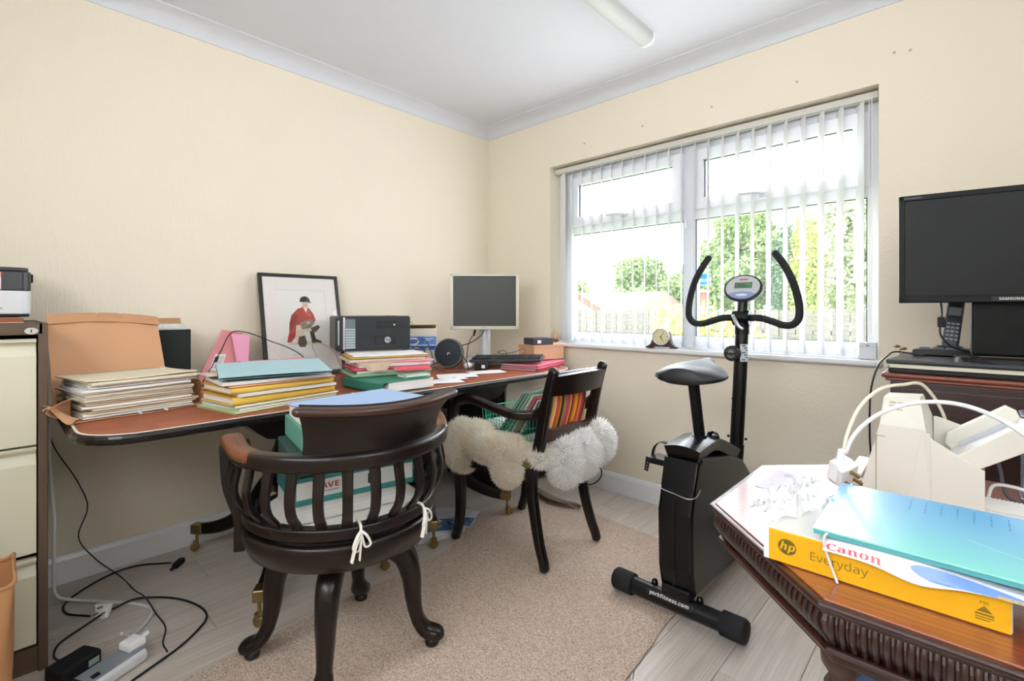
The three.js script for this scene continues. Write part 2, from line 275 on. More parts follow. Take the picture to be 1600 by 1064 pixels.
// ---------------------------------------------------------------- vertical blind
{
  const b = thing('vertical_blind', 'white vertical blind with narrow turned slats hanging inside the window reveal', 'blind', [0, 0, 0]);
  part('head_rail', [box(1.776, 0.032, 0.042, 1.494, 2.036, -0.064, 0.004), box(1.776, 0.006, 0.012, 1.494, 2.020, -0.064, 0.002)], std({ color: 0xd8d6cc, roughness: 0.45 }), b);
  const top = 2.012, bot = 0.892, w = 0.089, g = sheet((u, v) => { const a = (u - 0.5) * w; return [a, bot + (top - bot) * v, 0.0035 * (1 - (2 * u - 1) ** 2)]; }, 6, 14, 0.0005);
  const wg = box(w - 0.004, 0.03, 0.004, 0, bot + 0.018, 0.001, 0.001), hg = [box(0.02, 0.016, 0.003, 0, 2.016, 0, 0.001)];
  for (let k = 0; k < 23; k++) {
    const x = 0.668 + k * 0.0748, a = -(Math.PI / 2 - 0.51) + (hash(k, 3, 5) - 0.5) * 0.10;
    const v = part('vane', g, M.vane, b); v.position.set(k === 0 ? 0.66 : x, 0, -0.062); v.rotation.y = k === 0 ? a + 0.5 : a;
    part('bottom_weight', wg, M.vaneWeight ??= std({ color: 0xe9edf4, roughness: 0.8 }), v);
    part('hanger', hg, M.upvc, v);
  }
  const chain = []; for (let k = 0; k <= 22; k++) { const x = 0.668 + k * 0.0748; chain.push([x, 0.9, -0.027]); if (k < 22) chain.push([x + 0.037, 0.884, -0.025]); }
  part('bottom_chain', sweep(curve(chain, 180), 0.0011, { sides: 5 }), M.upvc, b);
  part('control_cord', [wire([[2.352, 2.02, -0.02], [2.353, 1.5, -0.02], [2.351, 1.0, -0.02]], 0.0014, 12, 5), wire([[2.362, 2.02, -0.02], [2.362, 1.5, -0.02], [2.36, 1.0, -0.02]], 0.0014, 12, 5)], M.upvc, b);
  part('cord_weight', box(0.014, 0.05, 0.014, 1.53, 1.57, -0.03, 0.004), M.upvc, b);
}
// ---------------------------------------------------------------- ceiling batten, switched off
{
  const o = thing('ceiling_light', 'long white fluorescent batten with a ribbed diffuser under the ceiling, switched off', 'light', [1.507, CH, 1.0]);
  const L = 1.26, s = new THREE.Shape(); s.moveTo(-0.042, 0); s.lineTo(-0.042, -0.022); s.bezierCurveTo(-0.04, -0.062, 0.04, -0.062, 0.042, -0.022); s.lineTo(0.042, 0);
  part('diffuser', mv(uvm(new THREE.ExtrudeGeometry(s, { depth: L - 0.02, bevelEnabled: false, curveSegments: 14 })), 0, 0, -L / 2 + 0.01), phy({ color: 0xdfe1dd, roughness: 0.45, transmission: 0.25, thickness: 0 }), o);
  const e = (z) => mv(uvm(new THREE.ExtrudeGeometry(s, { depth: 0.012, bevelEnabled: true, bevelSize: 0.002, bevelThickness: 0.002, bevelSegments: 2 })), 0, 0, z);
  part('end_cap', e(-L / 2), M.white, o); part('end_cap', e(L / 2 - 0.012), M.white, o);
  part('spine', box(0.05, 0.012, L - 0.03, 0, -0.006, 0, 0.002), M.white, o);
}
// ---------------------------------------------------------------- the garden and what stands beyond it
{
  const GY = -0.35;
  const grass = texture(256, 256, (u, v) => mix([86, 112, 52], [142, 160, 92], fbm(u * 30, v * 30, 30, 30, 301, 3)), [2, 2]);
  struct('garden_lawn', uvm(box(60, 0.2, 40, 0, GY - 0.1, -20.3, 0)), std({ map: grass, roughness: 1 }));
  const fm = [0, 1, 2].map((k) => std({ map: woodTex([78 + 8 * k, 74 + 8 * k, 71 + 8 * k], [132 + 8 * k, 127 + 8 * k, 123 + 6 * k], 310 + k, [1.0, 0.14], 30), roughness: 0.9 }));
  const fence = thing('garden_fence', 'pale close-set picket fence across the garden beyond the window', 'fence', [0, GY, -6]);
  const pk = slab([[-0.05, 0], [0.05, 0], [0.05, 1.40], [0.035, 1.43], [-0.035, 1.43], [-0.05, 1.40]], 0.02, 0.003);
  for (let k = 0; k < 64; k++) { const m = part('picket', pk, fm[(k * 7) % 3], fence); m.position.set(-4.8 + k * 0.118, hash(k, 1, 1) * 0.025, hash(k, 2, 1) * 0.006); }
  for (const y of [0.35, 1.1]) part('rail', box(8, 0.07, 0.04, -1.05, y, -0.025), fm[0], fence);
  for (let k = 0; k < 5; k++) part('post', box(0.09, 1.45, 0.09, -4.8 + k * 1.8, 0.72, -0.09, 0.006), fm[1], fence);
  // leaves: small folded blades scattered in clumps
  const leaf = (() => { const P = [0, 0, 0, 0.5, 0.09, 0.42, 1, 0, 0, 0.5, 0.09, -0.42], g = new THREE.BufferGeometry(); g.setAttribute('position', new THREE.Float32BufferAttribute(P, 3)); g.setIndex([0, 1, 2, 0, 2, 3]); g.computeVertexNormals(); return g; })();
  function foliage(name, clumps, n, size, cols, parent) {
    const m = new THREE.InstancedMesh(leaf, phy({ color: 0xffffff, roughness: 0.75, transmission: 0.4, thickness: 0 }), n), o = new THREE.Object3D(), c = new THREE.Color();
    const tot = clumps.reduce((s, k) => s + k[3] ** 2, 0); let i = 0;
    clumps.forEach((k, q) => { const cnt = q === clumps.length - 1 ? n - i : Math.round(n * k[3] ** 2 / tot); for (let j = 0; j < cnt && i < n; j++, i++) {
      const z = rr(-1, 1), a = rr(0, 6.283), r = k[3] * (0.62 + 0.42 * Math.sqrt(rnd())), s = Math.sqrt(1 - z * z); o.position.set(k[0] + r * s * Math.cos(a), k[1] + r * z * (k[4] ?? 1), k[2] + r * s * Math.sin(a));
      o.rotation.set(rr(0, 6.28), rr(0, 6.28), rr(0, 6.28)); o.scale.setScalar(size * rr(0.6, 1.3)); o.updateMatrix(); m.setMatrixAt(i, o.matrix);
      c.set(cols[Math.floor(rnd() * cols.length)]); m.setColorAt(i, c); } });
    m.name = name; m.userData.kind = 'stuff'; shade(m); parent.add(m); return m;
  }
  const bark = std({ color: 0x6b5a48, roughness: 0.95 });
  function tree(name, label, x, z, base, h, w, n, size, cols, shape = 'round', group) {
    const o = thing(name, label, shape === 'bush' ? 'bush' : 'tree', [x, GY, z], 0, group), cl = [];
    if (shape === 'column') for (let k = 0; k < 14; k++) { const t = k / 13; cl.push([rr(-0.05, 0.05) * w, base + (h - base) * t, rr(-0.05, 0.05) * w, w / 2 * (0.25 + 0.85 * Math.sin(Math.PI * (0.12 + 0.8 * (1 - t)) )), 1.2]); }
    else for (let k = 0; k < 26; k++) { const a = rr(0, 6.28), v = rr(-0.85, 1), rad = Math.sqrt(1 - v * v) * rr(0.45, 0.95); cl.push([Math.cos(a) * rad * w * 0.40, base + (h - base) * (0.5 + 0.40 * v), Math.sin(a) * rad * w * 0.4, rr(0.12, 0.2) * w]); }
    if (shape !== 'bush') part('trunk', sweep(curve([[0, -0.05, 0], [0.05 * w, base * 0.6, 0], [0, base + (h - base) * 0.5, 0]], 10), (t) => [0.05 * w * (1 - 0.6 * t) * (shape === 'column' ? 0.6 : 1), 0.05 * w * (1 - 0.6 * t) * (shape === 'column' ? 0.6 : 1)], { sides: 8 }), bark, o);
    if (shape === 'round') for (let k = 0; k < 6; k++) { const c = cl[k * 4]; part('branch', sweep(curve([[0, base * 0.9, 0], [c[0] * 0.5, (base + c[1]) / 2 + 0.2, c[2] * 0.5], [c[0], c[1], c[2]]], 8), (t) => [0.02 * w * (1 - 0.8 * t), 0.02 * w * (1 - 0.8 * t)], { sides: 6 }), bark, o); }
    if (shape === 'bush') for (let k = 0; k < 5; k++) { const c = cl[k * 5]; part('stem', sweep(curve([[c[0] * 0.2, 0, c[2] * 0.2], [c[0] * 0.6, c[1] * 0.5, c[2] * 0.6], [c[0], c[1], c[2]]], 6), 0.012, { sides: 5 }), bark, o); }
    foliage('foliage', cl, n, size, cols, o); return o;
  }
  const gA = ['#7c985e', '#94ac70', '#a9bc80', '#638352'], gY = ['#c3cc72', '#aebc62', '#d6da94', '#98ab5c'], gP = ['#c2c8ae', '#b2bc9c', '#d2d6c2', '#a2b08c'], gD = ['#6c8e70', '#7d9c7e', '#5c7f66'];
  tree('oak_tree', 'broad rounded green tree in full leaf behind the handlebars beyond the fence', -2.35, -13, 1.2, 4.35, 3.3, 30000, 0.11, gA);
  tree('conifer_tree', 'dark blue-green narrow conifer beside the broad tree', -0.96, -12.2, 0.3, 3.55, 0.75, 7000, 0.09, gD, 'column');
  tree('conifer_tree', 'yellow-green narrow conifer between the dark conifer and the pale tree', -0.45, -12.0, 0.3, 3.75, 0.8, 7000, 0.09, gY, 'column');
  tree('willow_tree', 'pale silvery tree filling the end of the view beyond the fence', 1.05, -13.5, 1.0, 4.9, 4.2, 22000, 0.13, gP);
  tree('distant_tree', 'green tree behind the house roofs, its crown against the white sky', -7.25, -16.5, 0.9, 3.5, 4.0, 16000, 0.14, gA);
  tree('distant_tree', 'low green tree at the far end of the roofs near the window edge', -9.8, -14.2, 0.8, 2.75, 2.4, 7000, 0.14, gA);
  tree('distant_tree', 'green tree beside the window mullion behind the gable', -5.3, -16.8, 0.9, 3.3, 3.0, 12000, 0.14, gA);
  tree('garden_bush', 'bright yellow-green shrub in front of the fence behind the exercise bike', -0.35, -5.1, 0.25, 1.42, 1.9, 9000, 0.07, gY, 'bush');
  // two bungalows beyond the fence
  const roofM = std({ color: 0x94827c, roughness: 0.9 }), wallM = std({ color: 0xa69c92, roughness: 0.9 }), brickM = std({ color: 0x8a5850, roughness: 0.9 });
  function bungalow(label, x, z, w, d, eave, ridge, gable) {
    const o = thing('bungalow', label, 'house', [x, GY, z]);
    part('house_wall', box(w, eave, d, 0, eave / 2, 0, 0.01), wallM, o);
    const rs = new THREE.Shape([[-d / 2 - 0.3, 0], [d / 2 + 0.3, 0], [0, ridge - eave]].map((p) => new THREE.Vector2(...p)));
    part('roof', mv(rot(uvm(new THREE.ExtrudeGeometry(rs, { depth: w + 0.4, bevelEnabled: false })), 0, Math.PI / 2), -w / 2 - 0.2, eave, 0), roofM, o);
    if (gable) { const [gx, gw] = gable, gh = (ridge - eave) * 0.85, gs = new THREE.Shape([[-gw / 2, 0], [gw / 2, 0], [0, gh]].map((p) => new THREE.Vector2(...p)));
      const gb = part('gable', [mv(uvm(new THREE.ExtrudeGeometry(gs, { depth: d / 2 + 0.6, bevelEnabled: false })), gx, eave, 0), box(gw - 0.3, eave, d / 2 + 0.5, gx, eave / 2, (d / 2 + 0.5) / 2, 0.01)], wallM, o);
      for (const s of [-1, 1]) { const L = Math.hypot(gw / 2, gh); part('barge_board', mv(rot(box(L + 0.15, 0.16, 0.08, 0, 0, 0, 0.01), 0, 0, -s * Math.atan2(gh, gw / 2)), gx + s * gw / 4, eave + gh / 2 + 0.03, d / 2 + 0.64), brickM, gb); } }
  }
  { const o = thing('brick_chimney', 'pink brick chimney stack showing beside the window mullion beyond the fence', 'chimney', [-1.86, GY, -8.6]); part('stack', box(0.26, 1.86, 0.26, 0, 0.93, 0, 0.01), brickM, o); part('cap', box(0.32, 0.07, 0.32, 0, 1.87, 0, 0.01), roofM, o); }
  bungalow('pale roofed bungalow with a gable edged in red beyond the fence', -6.6, -10.8, 5.2, 3.6, 1.35, 1.98, [1.3, 1.9]);
}
// ---------------------------------------------------------------- furniture materials
M.darkWood = phy({ map: woodTex([20, 11, 9], [50, 28, 19], 400, [0.7, 0.12], 60), roughness: 0.34, clearcoat: 0.35, clearcoatRoughness: 0.25 });
M.ebony = phy({ map: woodTex([10, 7, 7], [28, 17, 14], 410, [0.6, 0.1], 60), roughness: 0.34, specularIntensity: 0.6, clearcoat: 0.35, clearcoatRoughness: 0.14 });
M.chairWood = phy({ map: woodTex([11, 7, 6], [37, 20, 14], 405, [0.5, 0.1], 60), roughness: 0.34, specularIntensity: 0.6, clearcoat: 0.25, clearcoatRoughness: 0.14 });
M.wornWood = phy({ map: woodTex([70, 36, 18], [142, 78, 40], 402, [0.5, 0.1], 50), roughness: 0.4, clearcoat: 0.25, clearcoatRoughness: 0.3 });
M.mahogany = phy({ map: woodTex([112, 46, 14], [176, 84, 30], 420, [0.9, 0.2], 70), roughness: 0.3, ior: 1.9, clearcoat: 1, clearcoatRoughness: 0.16 });
M.mahoganyDark = phy({ map: woodTex([36, 15, 13], [80, 36, 27], 430, [0.6, 0.14], 60), roughness: 0.34, clearcoat: 0.4, clearcoatRoughness: 0.22 });
M.leather = std({ map: texture(256, 256, (u, v) => mix([142, 72, 42], [176, 98, 62], fbm(u * 12, v * 12, 12, 12, 440, 4)), [0.5, 0.5]), roughness: 0.5, bumpMap: texture(256, 256, (u, v) => 255 * fbm(u * 60, v * 60, 60, 60, 441, 2), [0.25, 0.25], false), bumpScale: 0.0006 });
const rrect = (x0, x1, z0, z1, r, n = 8) => { const o = []; for (const [cx, cz, a0] of [[x1 - r, z1 - r, 0], [x0 + r, z1 - r, 1], [x0 + r, z0 + r, 2], [x1 - r, z0 + r, 3]]) for (let k = 0; k <= n; k++) { const a = (a0 + k / n) * Math.PI / 2; o.push([cx + r * Math.cos(a), cz + r * Math.sin(a)]); } return o; };
// ---------------------------------------------------------------- the writing table along the wall
{
  const o = thing('writing_desk', 'long dark antique writing table with a tan leather top and brass castors along the wall', 'desk', [0.485, 0, 1.30]);
  const x0 = -0.455, x1 = 0.475, z0 = -1.15, z1 = 1.135, r = 0.16;
  part('desk_top', mv(flatSlab(rrect(x0, x1, z0, z1, r), 0.028, 0.009), 0, 0.721, 0), M.ebony, o);
  part('leather_inset', mv(flatSlab(rrect(x0 + 0.022, x1 - 0.022, z0 + 0.022, z1 - 0.022, r - 0.02), 0.0022, 0.0006), 0, 0.7482, 0), M.leather, o);
  { const a = rrect(x0 + 0.014, x1 - 0.014, z0 + 0.014, z1 - 0.014, r - 0.012), b = rrect(x0 + 0.021, x1 - 0.021, z0 + 0.021, z1 - 0.021, r - 0.019);
    part('edging_strip', mv(slab(a.map(([x, z]) => [x, -z]), 0.0022, 0.0004, false, [b.map(([x, z]) => [x, -z]).reverse()]).rotateX(-Math.PI / 2), 0, 0.748, 0), std({ color: 0xe8e2d6, roughness: 0.5 }), o); }
  // frieze with shaped ends
  const fr = [[-0.716, 0.0], [-0.70, -0.022], [-0.665, -0.034], [-0.63, -0.066], [-0.60, -0.09], [-0.56, -0.099], [0.56, -0.099], [0.60, -0.09], [0.63, -0.066], [0.665, -0.034], [0.71, -0.022], [0.74, 0.0]];
  part('frieze', mv(rot(slab(fr.map(([z, y]) => [z, y]), 0.66, 0.004), 0, -Math.PI / 2), 0.33, 0.721, 0), M.ebony, o);
  for (const z of [-0.28, 0.28]) { const d = part('drawer', box(0.012, 0.07, 0.46, 0.334, 0.676, z, 0.003), M.ebony, o); part('knob', [mv(rot(lathe([[0.0001, 0.03], [0.012, 0.028], [0.016, 0.02], [0.008, 0.01], [0.008, 0]], 16), 0, 0, -Math.PI / 2), 0.34, 0.676, z)], M.brass, d); }
  for (const z of [-0.36, 0.40]) {
    part('column', mv(lathe([[0.0001, 0.34], [0.06, 0.34], [0.066, 0.37], [0.052, 0.39], [0.046, 0.42], [0.058, 0.45], [0.062, 0.48], [0.048, 0.52], [0.044, 0.56], [0.06, 0.59], [0.07, 0.625], [0.0001, 0.625]]), 0, 0, z), M.ebony, o);
    part('column_block', [box(0.16, 0.03, 0.16, 0, 0.353, z, 0.006), box(0.34, 0.03, 0.2, 0, 0.612, z, 0.008)], M.ebony, o);
    for (const [sx, sz] of [[1, 1], [1, -1], [-1, 1], [-1, -1]]) {
      const d = V(sx * 0.385, 0, sz * 0.25), L = d.length(); d.normalize();
      const P = [[0.03, 0.385], [0.09, 0.335], [0.17, 0.235], [0.26, 0.16], [0.35, 0.122], [0.42, 0.108]].map(([q, y]) => V(d.x * q, y, z + d.z * q));
      const leg = part('leg', sweep(curve(P, 22), (t) => [0.0175 - 0.003 * t, 0.042 - 0.018 * t, 4], { sides: 16, up: V(0, 1, 0) }), M.ebony, o);
      const e = V(d.x * 0.442, 0.107, z + d.z * 0.442), ang = Math.atan2(-d.z, d.x);
      part('castor', [mv(rot(box(0.055, 0.044, 0.040, 0, 0, 0, 0.006), 0, ang), e.x, e.y, e.z), mv(cyl(0.006, 0.007, 0.05, 0, 0, 0, 12), d.x * 0.450, 0.062, z + d.z * 0.450), mv(rot(cyl(0.019, 0.019, 0.016, 0, 0, 0, 20), Math.PI / 2, ang + 0.9), d.x * 0.462, 0.0215, z + d.z * 0.462), mv(rot(box(0.022, 0.03, 0.026, 0, 0, 0, 0.004), 0, ang + 0.9), d.x * 0.457, 0.034, z + d.z * 0.457)], M.brass, leg, 'brass box castor');
    }
  }
}
// ---------------------------------------------------------------- swivel captain's chair, seen from behind. local: +z forward
{
  const o = thing('captains_chair', 'dark wooden swivel chair with curved crest rail, slatted back and four cabriole legs', 'chair', [1.205, 0.0075, 1.81], -1.794);
  const ringP = (a, r, y, fz = 1) => V(Math.sin(a) * r, y, -Math.cos(a) * r * fz);     // a = 0 is the middle of the back
  const arc = (a0, a1, n, f) => { const p = []; for (let k = 0; k <= n; k++) p.push(f(a0 + (a1 - a0) * k / n)); return p; };
  // seat: a thick rounded dish
  part('seat', mv(lathe([[0.0001, 0.358], [0.14, 0.358], [0.23, 0.366], [0.274, 0.39], [0.290, 0.43], [0.290, 0.455], [0.280, 0.466], [0.26, 0.462], [0.15, 0.452], [0.0001, 0.45]], 56), 0, 0, 0), M.chairWood, o);
  // lower back rail that holds the slats
  part('back_rail', sweep(arc(-1.92, 1.92, 48, (a) => ringP(a, 0.270, 0.495)), [0.02, 0.017, 5], { sides: 16, up: V(0, 1, 0) }), M.chairWood, o);
  // arm rail: one bow from scroll to scroll
  const armPts = []; for (let k = 0; k <= 60; k++) { const s = k / 30 - 1, a = s * 1.95, e = Math.abs(s); let r = 0.306 + 0.022 * Math.max(0, e - 0.6), y = 0.694 - 0.012 * Math.max(0, e - 0.45); y += 0.024 * Math.exp(-(((e - 0.80) / 0.10) ** 2)); if (e > 0.86) { y -= 1.2 * (e - 0.86) ** 2; } armPts.push(ringP(a, r, y)); }
  part('arm_rail', sweep(armPts, (t) => { const e = Math.abs(2 * t - 1); return [0.024 + 0.008 * Math.max(0, e - 0.55), 0.024 + 0.004 * Math.max(0, e - 0.8) / 0.2, 3.4]; }, { sides: 18, up: V(0, 1, 0), round: true }), M.chairWood, o);
  for (const s of [-1, 1]) { // worn tops of the arms and their scrolled ends
    const q = armPts.filter((_, k) => (s < 0 ? k <= 13 : k >= 47)).map((p) => p.clone().add(V(0, 0.006, 0)));
    part('arm_top', sweep(q, (t) => { const e = s < 0 ? 1 - t : t; return [0.026 + 0.007 * e, 0.0195, 2.6]; }, { sides: 16, up: V(0, 1, 0), round: true }), M.wornWood, o, 'arm top worn to bare brown wood');
    const e = s < 0 ? armPts[0] : armPts[60];
    part('arm_scroll', mv(rot(cyl(0.03, 0.03, 0.066, 0, 0, 0, 20), 0, 0, Math.PI / 2).rotateY(-s * 0.35), e.x, e.y - 0.004, e.z + 0.012), M.chairWood, o);
    part('arm_post', sweep(curve([ringP(s * 1.84, 0.335, 0.69), ringP(s * 1.84, 0.325, 0.56), ringP(s * 1.84, 0.298, 0.47), ringP(s * 1.84, 0.296, 0.37)], 14), [0.019, 0.016, 5], { sides: 12, up: ringP(s * 1.84, 1, 0) }), M.chairWood, o);
  }
  // crest: a curved board flaring out to a rolled top edge
  const crest = (s, v) => { const a = -0.10 + s * (0.655 + 0.045 * (1 - v)), flare = 0.048 * v ** 2.2, tip = 0.014 * Math.abs(s) ** 5 * v; return ringP(a, 0.310 + flare + tip - 0.006 * Math.sin(v * Math.PI), 0.708 + 0.122 * v + 0.010 * s * s * v); };
  part('crest', sheet((u, v) => crest(1 - 2 * u, v).toArray(), 40, 12, 0.024), M.chairWood, o);
  part('crest_roll', sweep(arc(-1, 1, 40, (s) => crest(s, 1.0).add(ringP(s * 0.7, -0.006, 0.0))), (t) => [0.019, 0.0125, 2.4], { sides: 14, up: V(0, 1, 0), round: true }), M.rubbedWood ??= phy({ map: woodTex([34, 18, 12], [84, 46, 30], 406, [0.5, 0.1], 50), roughness: 0.36, clearcoat: 0.3, clearcoatRoughness: 0.25 }), o, 'rolled top edge rubbed through to paler wood');
  // S-curved slats
  for (let k = 0; k < 15; k++) {
    const a = -1.62 + 3.24 * k / 14, P = [[0.302, 0.682], [0.308, 0.645], [0.316, 0.60], [0.307, 0.555], [0.281, 0.52], [0.271, 0.495]].map(([r, y]) => ringP(a, r, y));
    part('slat', sweep(curve(P, 16), (t) => [0.0155 - 0.002 * Math.sin(t * Math.PI), 0.0065, 5], { sides: 12, up: ringP(a, 1, 0.0001) }), M.chairWood, o);
  }
  part('hub', mv(lathe([[0.0001, 0.285], [0.03, 0.285], [0.05, 0.305], [0.056, 0.34], [0.05, 0.37], [0.12, 0.372], [0.12, 0.38], [0.0001, 0.38]], 28), 0, 0, 0), M.chairWood, o);
  for (let k = 0; k < 4; k++) {
    const a = k * Math.PI / 2 + 1.086, d = V(Math.sin(a), 0, Math.cos(a));
    const P = [[0.02, 0.315], [0.08, 0.334], [0.14, 0.332], [0.188, 0.30], [0.212, 0.235], [0.220, 0.155], [0.235, 0.085], [0.262, 0.047], [0.292, 0.036]].map(([r, y]) => d.clone().multiplyScalar(r).setY(y));
    const leg = part('leg', [sweep(curve(P, 36), (t) => { const w = t < 0.35 ? 0.036 - 0.002 * t : t < 0.8 ? 0.035 - 0.014 * (t - 0.35) / 0.45 : 0.021 + 0.012 * Math.sin((t - 0.8) / 0.2 * Math.PI * 0.62); return [w, t < 0.35 ? 0.038 : t < 0.8 ? 0.038 - 0.016 * (t - 0.35) / 0.45 : 0.022 - 0.002 * (t - 0.8) / 0.2, 2.5]; }, { sides: 18, up: (t) => (t < 0.25 ? V(0, 1, 0) : d.clone().multiplyScalar(1).add(V(0, 1.0, 0))), round: true })], M.chairWood, o);
    part('foot_pad', mv(lathe([[0.0001, 0], [0.021, 0], [0.024, 0.008], [0.018, 0.026], [0.0001, 0.028]], 18), d.x * 0.28, 0.0005, d.z * 0.28), M.ebony, leg);
  }
}
// ---------------------------------------------------------------- regency armchair with sabre legs, back towards the camera. local axes = room axes; it faces -x
{
  const o = thing('regency_armchair', 'dark wooden armchair with sabre legs and a curved bar back under a sheepskin', 'chair', [1.12, 0.009, 0.82]);
  const W = (x, y, z) => V(x - 1.12, y, z - 0.82);
  for (const s of [1, -1]) { // s = 1: the side nearer the camera
    const zr = (y) => 0.82 + s * (0.182 + 0.012 * Math.max(0, 0.2 - y) / 0.2), zf = 0.825 + s * 0.235;
    const post = [[1.383, 0.016], [1.381, 0.026], [1.352, 0.10], [1.322, 0.21], [1.304, 0.33], [1.310, 0.42], [1.342, 0.50], [1.363, 0.60], [1.390, 0.72], [1.412, 0.80], [1.424, 0.835]];
    const p = part('back_post', sweep(curve(post.map(([x, y]) => W(x, y, zr(y))), 40), (t) => [0.018, t > 0.5 ? 0.028 - 0.008 * (t - 0.5) * 2 : 0.018 + 0.020 * t, 4], { sides: 14, up: V(1, 0.2, 0), round: true }), M.ebony, o);
    const fl = [[0.872, 0.0], [0.874, 0.012], [0.895, 0.07], [0.908, 0.17], [0.905, 0.27], [0.885, 0.37], [0.868, 0.43]];
    part('front_leg', sweep(curve(fl.map(([x, y]) => W(x, y, zf)), 24), (t) => [0.019, 0.018 + 0.018 * t, 4], { sides: 14, up: V(1, 0.2, 0) }), M.ebony, o);
    const fx = s > 0 ? 0 : 0.045;
    const arm = s > 0 ? [[1.372, 0.672, 0], [1.325, 0.645, 0], [1.248, 0.640, 1], [1.17, 0.646, 1], [1.08, 0.660, 1], [0.99, 0.673, 1], [0.92, 0.673, 1], [0.868, 0.648, 1], [0.848, 0.60, 1], [0.853, 0.53, 1], [0.862, 0.46, 1], [0.868, 0.415, 1]] : [[1.372, 0.672, 0], [1.325, 0.638, 0], [1.248, 0.620, 1], [1.15, 0.614, 1], [1.08, 0.618, 1], [1.01, 0.622, 1], [0.965, 0.612, 1], [0.935, 0.58, 1], [0.918, 0.53, 1], [0.90, 0.46, 1], [0.884, 0.415, 1]];
    part('arm', sweep(curve(arm.map(([x, y, k]) => W(x, y, k ? zf - s * 0.012 : zr(y) + s * 0.012 * 0)), 50), (t) => [0.0195, 0.0235 - 0.004 * Math.sin(t * Math.PI), 3.2], { sides: 14, up: (t, q) => V(t < 0.55 ? 0 : (t - 0.55) * -2.2, 1, 0) }), M.chairWood, o);
    part('side_rail', sweep(curve([W(1.31, 0.40, zr(0.4)), W(1.1, 0.392, zf - s * 0.02), W(0.885, 0.39, zf)], 14), [0.014, 0.032, 6], { sides: 12, up: V(0, 1, 0) }), M.ebony, o);
  }
  part('front_rail', box(0.03, 0.06, 0.46, 0.885 - 1.12, 0.39, 0.005, 0.005), M.ebony, o);
  part('rear_rail', box(0.03, 0.06, 0.35, 1.308 - 1.12, 0.40, 0, 0.005), M.ebony, o);
  const bow = (u, y, d, x) => W(x + d * (1 - (2 * u - 1) ** 2), y, 0.82 + (u - 0.5) * 0.375);
  part('crest_rail', sheet((u, v) => bow(u, 0.738 + 0.082 * v + 0.008 * Math.sin(u * Math.PI) * v, 0.03, 1.392 + 0.022 * v).toArray(), 20, 6, 0.022), M.chairWood, o);
  part('crest_edge', sweep(curve([0, 0.25, 0.5, 0.75, 1].map((u) => bow(u, 0.818 + 0.008 * Math.sin(u * Math.PI), 0.03, 1.402)), 20), [0.013, 0.007, 2.5], { sides: 12, up: V(0, 1, 0) }), M.chairWood, o);
  part('middle_rail', sheet((u, v) => bow(u, 0.535 + 0.062 * v - 0.012 * Math.abs(Math.sin(u * Math.PI * 2)) * v, 0.022, 1.345 + 0.015 * v).toArray(), 24, 5, 0.018), M.mahoganyDark, o);
  part('seat_cushion', box(0.44, 0.045, 0.43, 1.10 - 1.12, 0.437, 0.002, 0.018), std({ color: 0x6d6a30, roughness: 0.9 }), o, 'olive green seat pad');
}
